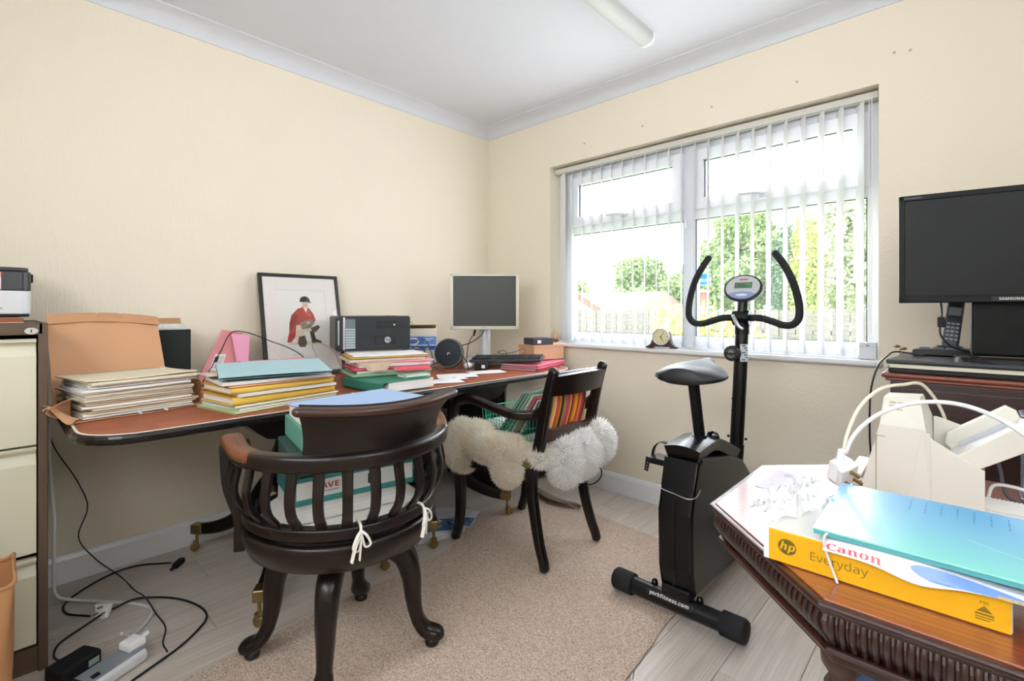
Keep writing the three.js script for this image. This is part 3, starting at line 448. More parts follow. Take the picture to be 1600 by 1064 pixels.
// ---------------------------------------------------------------- exercise bike
{
  const o = thing('exercise_bike', 'black upright exercise bike with curved handlebars and a small round console before the window', 'exercise bike', [1.90, 0.0075, 0.55]);
  const W = (x, y, z) => V(x - 1.90, y, z - 0.55), G = (g) => mv(Array.isArray(g) ? join(g) : g, -1.90, 0, -0.55);
  const bar = phy({ color: 0x0a0c0e, roughness: 0.34, specularIntensity: 0.7 }), shell = phy({ color: 0x060708, roughness: 0.32, specularIntensity: 0.5, clearcoat: 0.2, clearcoatRoughness: 0.12 }), foam = std({ color: 0x1b1d1f, roughness: 0.85 });
  foam.bumpMap = texture(128, 128, (u, v) => 255 * fbm(u * 30, v * 30, 30, 30, 500, 2), [0.05, 0.05], false); foam.bumpScale = 0.0006;
  for (const [x, z, L] of [[1.90, 0.905, 0.40], [1.93, 0.14, 0.40]]) {
    const st = part('stabiliser', G(mv(rot(cyl(0.031, 0.031, L, 0, 0, 0, 28), 0, 0, Math.PI / 2), x, 0.042, z)), bar, o);
    for (const s of [-1, 1]) part('end_cap', G(mv(rot(lathe([[0.0001, -0.04], [0.034, -0.04], [0.041, -0.03], [0.041, 0.036], [0.037, 0.042], [0.0001, 0.042]], 10), 0, 0, s * Math.PI / 2), x + s * (L / 2 + 0.005), 0.0425, z)), M.rubber, st);
    for (const s of [-1, 1]) part('dome_nut', G(mv(lathe([[0.0001, 0.024], [0.009, 0.02], [0.012, 0.008], [0.012, 0], [0.0001, 0]], 12), x + s * 0.085, 0.068, z - 0.012)), M.blackGloss, st);
  }
  { // lettering along the rear stabiliser
    const t = print(512, 64, (c) => { c.fillStyle = '#0d0e10'; c.fillRect(0, 0, 512, 64); c.fillStyle = '#e8e8e4'; c.font = 'bold 56px sans-serif'; c.textAlign = 'center'; c.fillText('yorkfitness.com', 256, 48, 500); });
    const g = sheet((u, v) => { const a = 0.25 + v * 0.62; return [1.80 + u * 0.175 - 1.90, 0.042 + 0.0316 * Math.sin(a), 0.905 + 0.0316 * Math.cos(a) - 0.55]; }, 4, 6, 0.0004);
    part('lettering', g, std({ map: t, roughness: 0.45 }), o);
  }
  // shroud: two half shells with a bevelled rear, built from a side outline (z, y)
  const side = [[0.90, 0.075], [0.925, 0.17], [0.93, 0.37], [0.905, 0.455], [0.868, 0.545], [0.83, 0.558], [0.70, 0.535], [0.55, 0.508], [0.40, 0.46], [0.28, 0.36], [0.23, 0.25], [0.25, 0.15], [0.34, 0.085], [0.6, 0.07]];
  const shl = (w, off, bev) => mv(rot(slab(side.map(([z, y]) => { const cz = 0.6, cy = 0.3; return [-(cz + (z - cz) * off), cy + (y - cy) * off]; }), w, bev), 0, Math.PI / 2), 0, 0, 0);
  // slab lies in (−z, y) and is extruded along +x after the turn
  const body = part('shroud', G(mv(shl(0.128, 1, 0.014), 1.842, 0, 0)), shell, o);
  part('shroud_seam', G(box(0.0035, 0.3, 0.004, 1.906, 0.26, 0.9305, 0.001)), M.blackMatt, body);
  part('shroud_panel', G(mv(rot(box(0.12, 0.004, 0.105, 0, 0, 0, 0.002), 1.28 + 0.0), 1.906, 0.50, 0.8905)), shell, body);
  part('crank_cover', G(mv(rot(lathe([[0.0001, 0.018], [0.07, 0.016], [0.085, 0.006], [0.088, 0], [0.0001, 0]], 32), 0, 0, -Math.PI / 2), 1.97, 0.27, 0.50)), shell, body);
  part('band_wire', sweep(curve([W(1.842, 0.448, 0.89), W(1.85, 0.444, 0.915), W(1.90, 0.436, 0.917), W(1.955, 0.43, 0.917), W(1.974, 0.436, 0.90), W(1.974, 0.452, 0.862)], 30), 0.0018, { sides: 6 }), M.steel, body);
  part('top_cowl', G(sheet((u, v) => { const z = 0.86 - 0.40 * u, a = (v - 0.5) * 2; return [1.906 + a * 0.054, 0.545 + 0.020 * Math.sin(Math.PI * Math.min(1, 0.12 + u * 0.88)) - 0.12 * Math.max(0, u - 0.45) - 0.010 * a * a, z]; }, 14, 8, 0.045)), shell, body);
  part('frame_rail', G(sweep(curve([W(1.91, 0.07, 0.90), W(1.92, 0.055, 0.5), W(1.93, 0.055, 0.14)].map((v) => v.add(V(1.90, 0, 0.55))), 10), [0.03, 0.022, 5], { sides: 12, up: V(0, 1, 0) })), bar, o);
  part('link_bracket', G([box(0.11, 0.05, 0.05, 1.906, 0.078, 0.895, 0.01)]), bar, o);
  // seat on its post
  part('seat_sleeve', sweep([W(1.915, 0.52, 0.705), W(1.915, 0.615, 0.725)], [0.027, 0.027], { sides: 20 }), bar, o);
  part('seat_post', sweep([W(1.915, 0.60, 0.722), W(1.915, 0.845, 0.79)], [0.0205, 0.0205], { sides: 20 }), bar, o);
  part('seat_knob', G([mv(rot(lathe([[0.0001, -0.015], [0.022, -0.012], [0.026, 0], [0.022, 0.012], [0.0001, 0.015]], 8), Math.PI / 2), 1.945, 0.60, 0.672), mv(rot(cyl(0.007, 0.007, 0.05, 0, 0, 0, 10), Math.PI / 2), 1.945, 0.60, 0.695)]), M.blackGloss, o);
  { // saddle: wide at the back, narrow nose, domed
    const sd = (u, v) => { const z = 0.905 - 0.27 * v, hw = v < 0.45 ? 0.128 * Math.sqrt(Math.max(0, 1 - ((0.36 - v) / 0.4) ** 2)) : 0.126 - 0.098 * (1 - Math.cos((v - 0.45) / 0.55 * Math.PI)) / 2, e = 2 * u - 1; return { z, hw, e }; };
    const rings = 22, q = 28, pts = [];
    const sp = (v, a) => { const { z, hw } = sd(0, 0.012 + 0.976 * v), c = Math.cos(a), s = Math.sin(a), h = s > 0 ? 0.032 * (1 - 0.2 * v) : 0.026; return V(1.915 + hw * Math.sign(c) * Math.abs(c) ** 0.85, 0.85 + h * Math.sign(s) * Math.abs(s) ** 0.8 + 0.008 * Math.sin(v * 2.6) + (s > 0 ? -0.014 * c * c * (1 - 0.4 * v) + 0.036 * Math.max(0, v - 0.35) : -0.006 * c * c), z); };
    for (let i = 0; i <= rings; i++) { const ring = []; for (let k = 0; k < q; k++) ring.push(sp(i / rings, k / q * 6.2832)); pts.push(ring); }
    const pos = [], I = []; pts.forEach((r) => r.forEach((p) => pos.push(p.x - 1.90, p.y, p.z - 0.55))); for (let i = 0; i < rings; i++) for (let k = 0; k < q; k++) { const a = i * q + k, b = i * q + (k + 1) % q; I.push(a, a + q, b, b, a + q, b + q); }
    for (const [r, f] of [[0, 1], [rings, -1]]) { const c = V(); pts[r].forEach((p) => c.add(p)); c.divideScalar(q); const n = pos.length / 3; pos.push(c.x - 1.90, c.y, c.z - 0.55 + f * 0.006); for (let k = 0; k < q; k++) { const a = r * q + k, b = r * q + (k + 1) % q; f > 0 ? I.push(n, a, b) : I.push(n, b, a); } }
    const g = new THREE.BufferGeometry(); g.setAttribute('position', new THREE.Float32BufferAttribute(pos, 3)); g.setIndex(I); g.computeVertexNormals();
    const s = part('seat', uvm(flat(g)), std({ color: 0x1c1e21, roughness: 0.5 }), o);
    const t = print(256, 128, (c) => { c.fillStyle = '#1a1c1f'; c.fillRect(0, 0, 256, 128); c.fillStyle = '#85898f'; c.font = 'bold 66px sans-serif'; c.textAlign = 'center'; c.fillText('YORK', 128, 66, 240); c.font = 'bold 34px sans-serif'; c.fillText('FITNESS', 132, 106, 200); });
    part('seat_print', sheet((u, w) => { const p = sp(0.22 - 0.20 * u, Math.PI + 0.75 - 1.15 * w); return [p.x - 1.90 - 0.002, p.y, p.z - 0.55 + 0.003]; }, 10, 6, 0), std({ map: t, roughness: 0.55 }), s);
  }
  // handlebar post
  part('post_socket', sweep([W(1.932, 0.36, 0.40), W(1.938, 0.515, 0.385)], [0.030, 0.030], { sides: 22 }), bar, o);
  part('handlebar_post', sweep([W(1.937, 0.50, 0.386), W(1.944, 0.78, 0.366), W(1.949, 1.01, 0.352)], [0.0275, 0.0275], { sides: 24 }), bar, o);
  for (const [x, y, z] of [[1.906, 0.545, 0.395], [1.97, 0.538, 0.37], [1.925, 0.66, 0.398], [1.925, 0.71, 0.395]]) part('bolt', mv(ball(0.006), x - 1.90, y, z - 0.55), M.blackGloss, o);
  part('tension_knob', [mv(rot(lathe([[0.0001, 0.03], [0.026, 0.03], [0.033, 0.024], [0.034, 0.004], [0.03, 0], [0.0001, 0]], 20), Math.PI / 2), 1.925 - 1.90, 0.905, 0.388 - 0.55)], M.blackMatt, o);
  { const t = print(128, 128, (c) => { c.fillStyle = '#15171a'; c.fillRect(0, 0, 128, 128); c.strokeStyle = '#b9aaa0'; c.lineWidth = 4; for (const [a, b] of [[3.5, 5.9], [0.4, 2.7]]) { c.beginPath(); c.arc(64, 64, 46, a, b); c.stroke(); c.beginPath(); c.arc(64, 64, 30, a, b); c.stroke(); } c.lineWidth = 7; c.beginPath(); c.arc(64, 64, 22, 3.6, 5.8); c.stroke(); });
    part('knob_dial', uvFace(mv(rot(cyl(0.024, 0.024, 0.001, 0, 0, 0, 28), Math.PI / 2), 1.925 - 1.90, 0.905, 0.4185 - 0.55), 'x', 'y'), std({ map: t, roughness: 0.5 }), o); }
  part('knob_plate', sheet((u, v) => { const a = 0.2 + u * 1.5; return [1.947 + 0.0282 * Math.sin(a) - 1.90, 0.87 + v * 0.075, 0.36 + 0.0282 * Math.cos(a) - 0.55]; }, 8, 2, 0.0004), std({ map: print(64, 128, (c) => { c.fillStyle = '#c3c8cf'; c.fillRect(0, 0, 64, 128); c.fillStyle = '#20242a'; for (let k = 0; k < 7; k++) c.fillRect(10 + (k % 3) * 14, 8 + k * 17, 22, 7); }), roughness: 0.4 }), o);
  part('bar_clamp', [mv(rot(cyl(0.034, 0.034, 0.068, 0, 0, 0, 24), 0, 0, Math.PI / 2), 1.949 - 1.90, 1.057, 0.352 - 0.55), mv(cyl(0.031, 0.031, 0.085, 0, 0, 0, 24), 1.949 - 1.90, 1.03, 0.351 - 0.55)], shell, o);
  part('clamp_lever', sweep(curve([W(1.925, 1.066, 0.39), W(1.94, 1.045, 0.405), W(1.955, 1.022, 0.41), W(1.966, 1.012, 0.408)], 12), [0.008, 0.006], { sides: 10, up: V(0, 0, 1), round: true }), M.steel, o);
  for (const s of [-1, 1]) {
    const P = [[0.02, 1.057, 0.352], [0.075, 1.057, 0.353], [0.125, 1.043, 0.36], [0.165, 1.030, 0.368], [0.20, 1.032, 0.375], [0.222, 1.055, 0.378], [0.226, 1.095, 0.378], [0.216, 1.16, 0.378], [0.195, 1.225, 0.378], [0.165, 1.285, 0.375], [0.137, 1.325, 0.372]].map(([x, y, z]) => W(1.949 + s * x, y, z));
    part('handlebar', sweep(curve(P, 60), [0.0145, 0.0145], { sides: 18, round: true }), foam, o);
  }
  part('console_neck', sweep([W(1.949, 1.07, 0.35), W(1.951, 1.15, 0.342)], [0.024, 0.022], { sides: 20 }), bar, o);
  { // console: a tilted lens-shaped pod
    const c = new THREE.Group(); const g = (q) => mv(q.rotateX(-0.42), 1.952 - 1.90, 1.185, 0.345 - 0.55);
    part('console', g(mv(rot(lathe([[0.0001, -0.052], [0.03, -0.05], [0.058, -0.035], [0.074, -0.010], [0.077, 0.004], [0.073, 0.012], [0.0001, 0.012]], 40), Math.PI / 2).scale(1.05, 0.84, 1), 0, 0, 0)), std({ color: 0x16181b, roughness: 0.4 }), o);
    const t = print(256, 256, (x) => { x.fillStyle = '#b9bcc0'; x.fillRect(0, 0, 256, 256); x.fillStyle = '#8794bb'; x.beginPath(); x.ellipse(128, 232, 118, 62, 0, 0, 7); x.fill(); x.fillStyle = '#c9d2dd'; x.beginPath(); x.ellipse(128, 208, 44, 14, 0, 0, 7); x.fill(); x.fillStyle = '#2c3330'; x.fillRect(68, 74, 128, 62); x.fillStyle = '#5c8466'; x.fillRect(74, 80, 116, 50); x.fillStyle = '#35503e'; x.fillRect(84, 90, 60, 10); x.fillRect(84, 108, 92, 12); x.fillStyle = '#c2484a'; x.fillRect(98, 36, 66, 14); x.fillStyle = '#90959a'; for (let k = 0; k < 8; k++) x.fillRect(56 + k * 18, 146, 12, 4); });
    part('console_face', uvFace(g(mv(rot(cyl(0.068, 0.066, 0.003, 0, 0, 0, 40), Math.PI / 2).scale(1.05, 0.83, 1), 0, 0, 0.0125)), 'x', 'y'), std({ map: t, roughness: 0.35 }), o);
  }
  { // left pedal with its strap, level and forward
    const p = part('pedal', G([box(0.10, 0.026, 0.085, 1.775, 0.488, 0.735, 0.007), mv(rot(cyl(0.008, 0.008, 0.08, 0, 0, 0, 10), 0, 0, Math.PI / 2), 1.83, 0.487, 0.735)]), bar, o);
    const band = []; for (let k = 0; k <= 16; k++) { const a = Math.PI * k / 16; band.push(W(1.784 + 0.046 * Math.cos(a) - 0.012, 0.498 + 0.062 * Math.sin(a), 0.735)); }
    part('pedal_strap', sweep(band, [0.012, 0.0015, 5], { sides: 8, up: (t) => V(Math.cos(Math.PI * t), Math.sin(Math.PI * t), 0) }), M.rubber, p);
    const te = slab([[-0.010, 0], [0.010, 0], [0.008, -0.06], [-0.008, -0.06]], 0.003, 0.0005, false, [0, 1, 2].map((k) => { const c = []; for (let q = 0; q < 8; q++) c.push([0.0035 * Math.cos(-q * 0.785), -0.024 - k * 0.013 + 0.0035 * Math.sin(-q * 0.785)]); return c; }));
    part('strap_end', G(mv(rot(te, 0.1, 0, -0.22), 1.728, 0.50, 0.775)), M.rubber, p);
    part('crank_arm', G(sweep([V(1.835, 0.487, 0.735), V(1.836, 0.29, 0.52)], [0.008, 0.014, 4], { sides: 10, up: V(0, 1, 0) })), M.black, o);
    const p2 = part('pedal', G([box(0.10, 0.026, 0.085, 2.035, 0.10, 0.31, 0.007), mv(rot(cyl(0.008, 0.008, 0.06, 0, 0, 0, 10), 0, 0, Math.PI / 2), 1.99, 0.10, 0.31)]), bar, o);
    const b2 = []; for (let k = 0; k <= 16; k++) { const a = Math.PI * k / 16; b2.push(W(2.035 + 0.046 * Math.cos(a), 0.11 + 0.058 * Math.sin(a), 0.31)); }
    part('pedal_strap', sweep(b2, [0.012, 0.0015, 5], { sides: 8, up: (t) => V(Math.cos(Math.PI * t), Math.sin(Math.PI * t), 0) }), M.rubber, p2);
    part('crank_arm', G(sweep([V(1.985, 0.10, 0.31), V(1.98, 0.26, 0.49)], [0.008, 0.014, 4], { sides: 10, up: V(0, 1, 0) })), M.black, o);
  }
}
// ---------------------------------------------------------------- octagonal table, near
{
  const cx = 2.693, cz = 1.331, H = 0.68, A = 0.436, o = thing('octagonal_table', 'polished mahogany octagonal table with a reeded edge and turned legs', 'table', [cx, 0, cz]);
  const oct = (a) => { const R = a / Math.cos(Math.PI / 8), q = []; for (let k = 0; k < 8; k++) { const t = (k + 0.5) * Math.PI / 4; q.push([R * Math.cos(t), R * Math.sin(t)]); } return q; };
  part('table_top', mv(flatSlab(oct(A - 0.012), 0.0105, 0.0015), 0, H - 0.0105, 0), M.mahogany, o);
  part('top_moulding', [mv(slab(oct(A).map(([x, z]) => [x, -z]), 0.0105, 0.004, false, [oct(A - 0.0135).map(([x, z]) => [x, -z]).reverse()]).rotateX(-Math.PI / 2), 0, H - 0.0125, 0), mv(flatSlab(oct(A - 0.006), 0.008, 0.003), 0, H - 0.0195, 0)], M.mahoganyDark, o);
  const fr = (y, a) => oct(a).map(([x, z]) => V(x, y, z));
  // frieze behind the reeds, then a bead and a fillet below
  { const lv = [[H - 0.018, A - 0.012], [H - 0.03, A - 0.007], [H - 0.045, A - 0.010], [H - 0.062, A - 0.022], [H - 0.07, A - 0.028]], P = [], I = [];
    lv.forEach(([y, a]) => { const q = fr(y, a); for (let k = 0; k <= 8; k++) P.push(...q[k % 8].toArray()); }); for (let j = 0; j < lv.length - 1; j++) for (let k = 0; k < 8; k++) { const a = j * 9 + k; I.push(a, a + 1, a + 9, a + 1, a + 10, a + 9); }
    const g = new THREE.BufferGeometry(); g.setAttribute('position', new THREE.Float32BufferAttribute(P, 3)); g.setIndex(I);
    part('frieze', uvm(flat(toCreasedNormals(g, 0.5))), M.mahoganyDark, o); }
  part('lower_bead', [mv(flatSlab(oct(A - 0.016), 0.011, 0.005), 0, H - 0.082, 0), mv(flatSlab(oct(A - 0.03), 0.02, 0.002), 0, H - 0.099, 0)], M.mahoganyDark, o);
  // reeds
  const hs = A * Math.tan(Math.PI / 8), n = 27, step = 2 * (hs - 0.008) / n;
  const reedGeo = sweep(curve([[0, -0.0185, 0.0], [0, -0.030, 0.0050], [0, -0.045, 0.0020], [0, -0.060, -0.0095], [0, -0.069, -0.0145]], 7), (t) => [step * 0.40, 0.0042, 2], { sides: 7, up: V(0, 0, 1) });
  for (let k = 0; k < 8; k++) for (let i = 0; i < n; i++) {
    const t = (k + 1) * Math.PI / 4, s = (i - (n - 1) / 2) * step, m = part('reed', reedGeo, M.reed ??= phy({ map: woodTex([32, 15, 13], [70, 34, 27], 431, [0.3, 0.1], 40), roughness: 0.32, clearcoat: 0.5, clearcoatRoughness: 0.2 }), o);
    m.position.set(Math.cos(t) * (A - 0.011) - Math.sin(t) * s, H, Math.sin(t) * (A - 0.011) + Math.cos(t) * s); m.rotation.y = Math.PI / 2 - t;
  }
  const prof = [[0.0001, 0], [0.016, 0], [0.022, 0.02], [0.018, 0.04], [0.024, 0.06], [0.02, 0.09], [0.026, 0.22], [0.03, 0.36], [0.024, 0.40], [0.034, 0.415], [0.036, 0.43], [0.026, 0.445], [0.04, 0.462], [0.042, 0.475], [0.028, 0.492], [0.038, 0.508], [0.038, 0.52], [0.026, 0.535], [0.044, 0.552], [0.046, 0.57], [0.036, 0.59], [0.0001, 0.595]];
  const lg = lathe(prof.map(([r, y]) => [r * 0.62, y]), 28);
  for (const [x, z] of [[-0.165, 0.355], [0.165, 0.355], [0.165, -0.355], [-0.165, -0.355]]) { const m = part('leg', lg, M.mahoganyDark, o); m.position.set(x, 0.0005, z); }
}
// ---------------------------------------------------------------- rug
{
  const sp = texture(1024, 1024, (u, v) => { const a = vnoise(u * 180, v * 330, 180, 330, 600), b = vnoise(u * 330, v * 170, 330, 170, 601), c = fbm(u * 14, v * 14, 14, 14, 602, 3), k = hash(Math.floor(u * 340), Math.floor(v * 340), 603);
    let col = mix([184, 158, 138], [236, 219, 203], a); if (b > 0.70) col = mix(col, [228, 210, 190], (b - 0.70) * 2.6); if (k > 0.93) col = mix(col, [100, 78, 62], 0.6); if (k < 0.05) col = mix(col, [235, 222, 206], 0.55); return mix(col, [196, 168, 144], 0.28 * c); }, [0.9, 0.9]);
  const m = std({ map: sp, roughness: 1, bumpMap: texture(512, 512, (u, v) => 255 * (0.6 * vnoise(u * 130, v * 200, 130, 200, 610) + 0.4 * vnoise(u * 220, v * 120, 220, 120, 611)), [0.5, 0.5], false), bumpScale: 0.004 });
  const o = thing('rug', 'beige speckled carpet offcut with frayed edges lying on the laminate floor', 'rug', [1.4, 0, 1.5]);
  const L = [[0.79, 0.33], [0.80, 0.6], [0.845, 1.03], [0.925, 1.15], [0.948, 1.45], [0.945, 1.6], [0.975, 2.19], [1.03, 2.75]], Rr = [[1.862, 0.425], [1.875, 0.66], [1.895, 0.91], [1.915, 1.15], [1.935, 1.42], [1.99, 2.75]];
  const cv = (a) => new THREE.CatmullRomCurve3(a.map(([x, z]) => V(x, 0, z)), false, 'centripetal'), cL = cv(L), cR = cv(Rr);
  part('pile', uvm(sheet((u, v0) => { const v = 1 - v0, a = cL.getPoint(v), b = cR.getPoint(v), x = a.x + (b.x - a.x) * u, z = a.z + (b.z - a.z) * u, w = fbm(x * 9, z * 9, 64, 64, 620, 3) - 0.5; const e = u > 0.97 ? w * 0.014 : u < 0.02 ? w * 0.012 : 0; return [x - 1.4 + e, 0.0060 + 0.002 * w, z - 1.5 + (v < 0.01 ? w * 0.012 : 0)]; }, 60, 90, 0.0055)), m, o);
  part('turned_corner', sheet((u, v) => { const t = 1 - v; const x = 0.785 + 0.33 * u, w = 0.085 * Math.sin(Math.PI * Math.min(1, 0.15 + u * 0.95)) ** 0.8; return [x - 1.4 + 0.02 * v, 0.012 + 0.022 * Math.sin(v * 2.2), 0.325 + 0.06 * u + w * v - 1.5]; }, 16, 8, 0.005), std({ color: 0x857a6c, roughness: 1 }), o, 'grey woven backing where the corner is folded over');
  const fr = []; for (let k = 0; k < 5; k++) { const z = 1.16 + k * 0.10, x = cR.getPoint(0.5).x + (z - 1.1) * 0.06; fr.push(wire([[x - 1.40 - 0.005, 0.006, z - 1.5], [x - 1.4 + 0.012 + 0.01 * (k % 2), 0.004, z + 0.03 - 1.5], [x - 1.4 + 0.016, 0.003, z + 0.08 - 1.5], [x - 1.4 + 0.032 - 0.02 * (k % 2), 0.003, z + 0.12 - 1.5]], 0.0014, 16, 5)); }
  part('loose_thread', fr, std({ color: 0x9a8f80, roughness: 1 }), o).userData.kind = 'stuff';
}
// ---------------------------------------------------------------- paper, card and folders
const pagesTex = (s, a, b) => texture(64, 512, (u, v) => { const n = hash(Math.floor(v * 170), 3, s), q = vnoise(u * 6, v * 60, 6, 60, s + 1); let c = mix(a, b, 0.7 * n + 0.3 * q); if (n > 0.9) c = mix(c, [150, 142, 130], 0.5); return c; }, [0.3, 0.085]);
M.pages = std({ map: pagesTex(700, [214, 210, 204], [248, 247, 244]), roughness: 0.9 });
M.pagesOld = std({ map: pagesTex(710, [198, 176, 146], [244, 236, 222]), roughness: 0.9 });
M.sheet = std({ color: 0xf4f3f1, roughness: 0.85 });
const card = {}; const cardM = (hex) => card[hex] ??= std({ color: hex, roughness: 0.72, bumpMap: M.cardBump ??= texture(128, 128, (u, v) => 255 * fbm(u * 40, v * 40, 40, 40, 720, 2), [0.08, 0.08], false), bumpScale: 0.0003 });
// a sheaf: gently curling slab, w along x, d along z, base at y = 0
function sheaf(w, d, th, s, amp = 0.004) {
  const f = (u, v) => { const x = (u - 0.5) * w, z = (v - 0.5) * d, c = amp * ((hash(s, 1, 9) - 0.3) * (2 * u - 1) ** 4 + (hash(s, 2, 9) - 0.4) * (2 * v - 1) ** 4 + 0.6 * Math.sin(u * 5 + s) * Math.sin(v * 4 + s * 2)); return [x + (hash(s, 5, 1) - 0.5) * 0.02 * v, th + c * 0.8 + amp * 0.3, z]; };
  const g = sheet((u, v) => f(u, 1 - v), 10, 8, th); return uvm(g);
}
// folded card: the fold runs along x at the front (+z) edge; open elsewhere
function foldedCard(w, d, h, t = 0.0012) {
  const r = Math.min(h / 2, 0.012), out = [[-d, 0]], inn = []; for (let k = 0; k <= 6; k++) { const a = -Math.PI / 2 + k / 6 * Math.PI; out.push([-r + r * Math.cos(a), r + r * Math.sin(a) + (a > 0 ? h - 2 * r : 0)]); inn.push([-r + (r - t) * Math.cos(a), r + (r - t) * Math.sin(a) + (a > 0 ? h - 2 * r : 0)]); }
  out.push([-d, h]); inn.push([-d, h - t]); inn.unshift([-d, t]);
  return mv(rot(slab(out.concat(inn.reverse()).map(([z, y]) => [-z, y]), w, 0), 0, Math.PI / 2), -w / 2, 0, d / 2);
}
function stack(cx, cy, cz, th, layers, tilt = 0) { // layers from the bottom: [kind, w, d, h, colour, dx, dz, turn, name, label, category, group]
  let y = cy; layers.forEach(([kind, w, d, h, col, dx, dz, dr, name, label, cat, group], i) => {
    const c = Math.cos(th), s = Math.sin(th), o = thing(name, label, cat, [cx + dx * c + dz * s, y, cz - dx * s + dz * c], th + dr, group); o.rotation.x = 0;
    if (kind === 'sheaf') { part('sheets', sheaf(w, d, h - 0.0006, i * 7 + Math.round(cx * 100), 0.0013), typeof col === 'string' ? M[col] : cardM(col), o); }
    if (kind === 'single') { const g = sheaf(w, d, 0.0008, i * 3 + 5, 0.006); part('sheet', g, typeof col === 'string' ? M[col] : cardM(col), o); }
    if (kind === 'folder') { part('cover', foldedCard(w, d, h), cardM(col), o); part('papers', sheaf(w - 0.006, d - 0.02, Math.max(0.002, h - 0.005), i * 5 + 2, 0.001).translate(0.006, 0.0018, -0.008), M.pages, o); }
    if (kind === 'spine') { part('cover', rot(foldedCard(d, w, h), 0, Math.PI / -2), cardM(col), o); part('papers', sheaf(w - 0.02, d - 0.01, Math.max(0.002, h - 0.006), i * 5 + 1, 0.001).translate(0.012, 0.0018, 0.006), M.pages, o); }
    y += h + 0.0013;
  }); return y;
}
// ---- buff wallet by the filing cabinet, opened, with a thick pile of papers
{
  const cx = 0.512, cz = 2.252, th = 1.74;
  const o = thing('document_wallet', 'large opened buff card wallet, its tall back flap propped against the wall', 'document wallet', [cx, 0.7512, cz], th);
  const buff = cardM(0xd2a078);
  part('base_card', sheet((u, v) => [(u - 0.5) * 0.37, 0.0022 + 0.001 * Math.sin(u * 9), (0.5 - v) * 0.27], 8, 6, 0.0014), buff, o);
  part('back_flap', sheet((u, v) => { const x = (u - 0.5) * 0.345 + 0.024 * v, y = 0.004 + 0.325 * v + 0.012 * Math.sin(u * Math.PI) * v - 0.012 * u * v, z = -0.132 - 0.18 * v ** 1.15 - 0.012 * Math.sin(u * 7) * v * (1 - v); return [x, y, z]; }, 24, 18, -0.0012), buff, o);
  part('flap_lip', sheet((u, v) => { const x = (u - 0.5) * 0.348 + 0.024, y = 0.297 + 0.034 * v - 0.012 * u + 0.012 * Math.sin(u * Math.PI) - (Math.abs(u - 0.42) < 0.012 || Math.abs(u - 0.63) < 0.008 ? 0.010 * v : 0), z = -0.290 + 0.004 * Math.sin(u * 16) - 0.018 * v + 0.006; return [x, y, z]; }, 60, 3, -0.0012), cardM(0xcd9a70), o);
  part('gusset', [sheet((u, v) => { const x = -0.172 - 0.075 * Math.sin(v * 3.0) * Math.max(0, (u - 0.62) / 0.38) - 0.004 * Math.sin(u * 9), y = 0.004 + 0.075 * v * (0.5 + 0.5 * u), z = -0.09 + 0.215 * u; return [x, y, z]; }, 14, 8, 0.0012), sheet((u, v) => [0.176 + 0.016 * Math.sin(v * 3.1) + 0.006 * Math.sin(u * 8), 0.004 + 0.086 * v, -0.12 + 0.22 * u], 12, 8, 0.0012)], buff, o, 'crumpled folded side of the wallet');
  part('torn_corner', sheet((u, v) => { const x = -0.178 - 0.07 * u + 0.01 * Math.sin(v * 5), y = 0.012 + 0.05 * u * (1 - 0.3 * v) - 0.016 * Math.sin(u * 6) * v, z = 0.10 + 0.05 * v - 0.02 * u + 0.012 * Math.sin(u * 7); return [x, y, z]; }, 10, 8, 0.0012), buff, o);
  for (const x of [-0.02, 0.055]) part('tag_string', box(0.006, 0.006, 0.022, x, 0.006, 0.150, 0.002), M.paper, o);
  const L = [], tone = [0xe6dcc6, 0xf1ede4, 0xd8c6a2, 0xece6da, 0xf4f2ee, 0xd9b98c, 0xefe9dc];
  for (let k = 0; k < 15; k++) { const h = [0.004, 0.008, 0.005, 0.0065, 0.0075][k % 5]; L.push([k % 3 === 1 ? 'folder' : 'sheaf', 0.306 + 0.014 * hash(k, 2, 7), 0.232 + 0.014 * hash(k, 3, 7), h, k % 3 === 0 ? (k % 2 ? 'pagesOld' : 'pages') : tone[k % 7], (hash(k, 4, 7) - 0.5) * 0.022, (hash(k, 5, 7) - 0.3) * 0.02, (hash(k, 6, 7) - 0.5) * 0.07, 'paper_bundle', 'cream and white papers piled inside the opened buff wallet', 'papers', 'papers in the buff wallet']); }
  const y = stack(cx, 0.7575, cz, th, L);
  const top = thing('paper_folder', 'cream folder with a green edge line on top of the buff wallet papers', 'folder', [cx - 0.004, y, cz + 0.004], th + 0.03);
  part('cover', sheaf(0.325, 0.235, 0.0035, 44, 0.004), cardM(0xe5d9bf), top);
  part('edge_line', box(0.24, 0.001, 0.003, 0.02, 0.0062, -0.104, 0), std({ color: 0x2f7a4c, roughness: 0.8 }), top);
}
{ // files behind it, upright against the wall
  const o = thing('box_file', 'black box file standing upright behind the buff wallet', 'box file', [0.069, 0.7505, 2.07]);
  part('case', box(0.085, 0.262, 0.20, 0, 0.131, 0, 0.003), cardM(0x14211c), o); part('page_block', box(0.07, 0.012, 0.18, 0, 0.262, 0, 0.001), M.pages, o);
  const p = thing('manila_folder', 'tan card folder sticking up behind the black box file', 'folder', [0.014, 0.7505, 2.09]);
  part('card', box(0.004, 0.312, 0.20, 0, 0.156, 0, 0.0015), cardM(0xb98e66), p); part('papers', box(0.006, 0.285, 0.19, 0.0055, 0.143, -0.014, 0.001), M.pages, p);
}
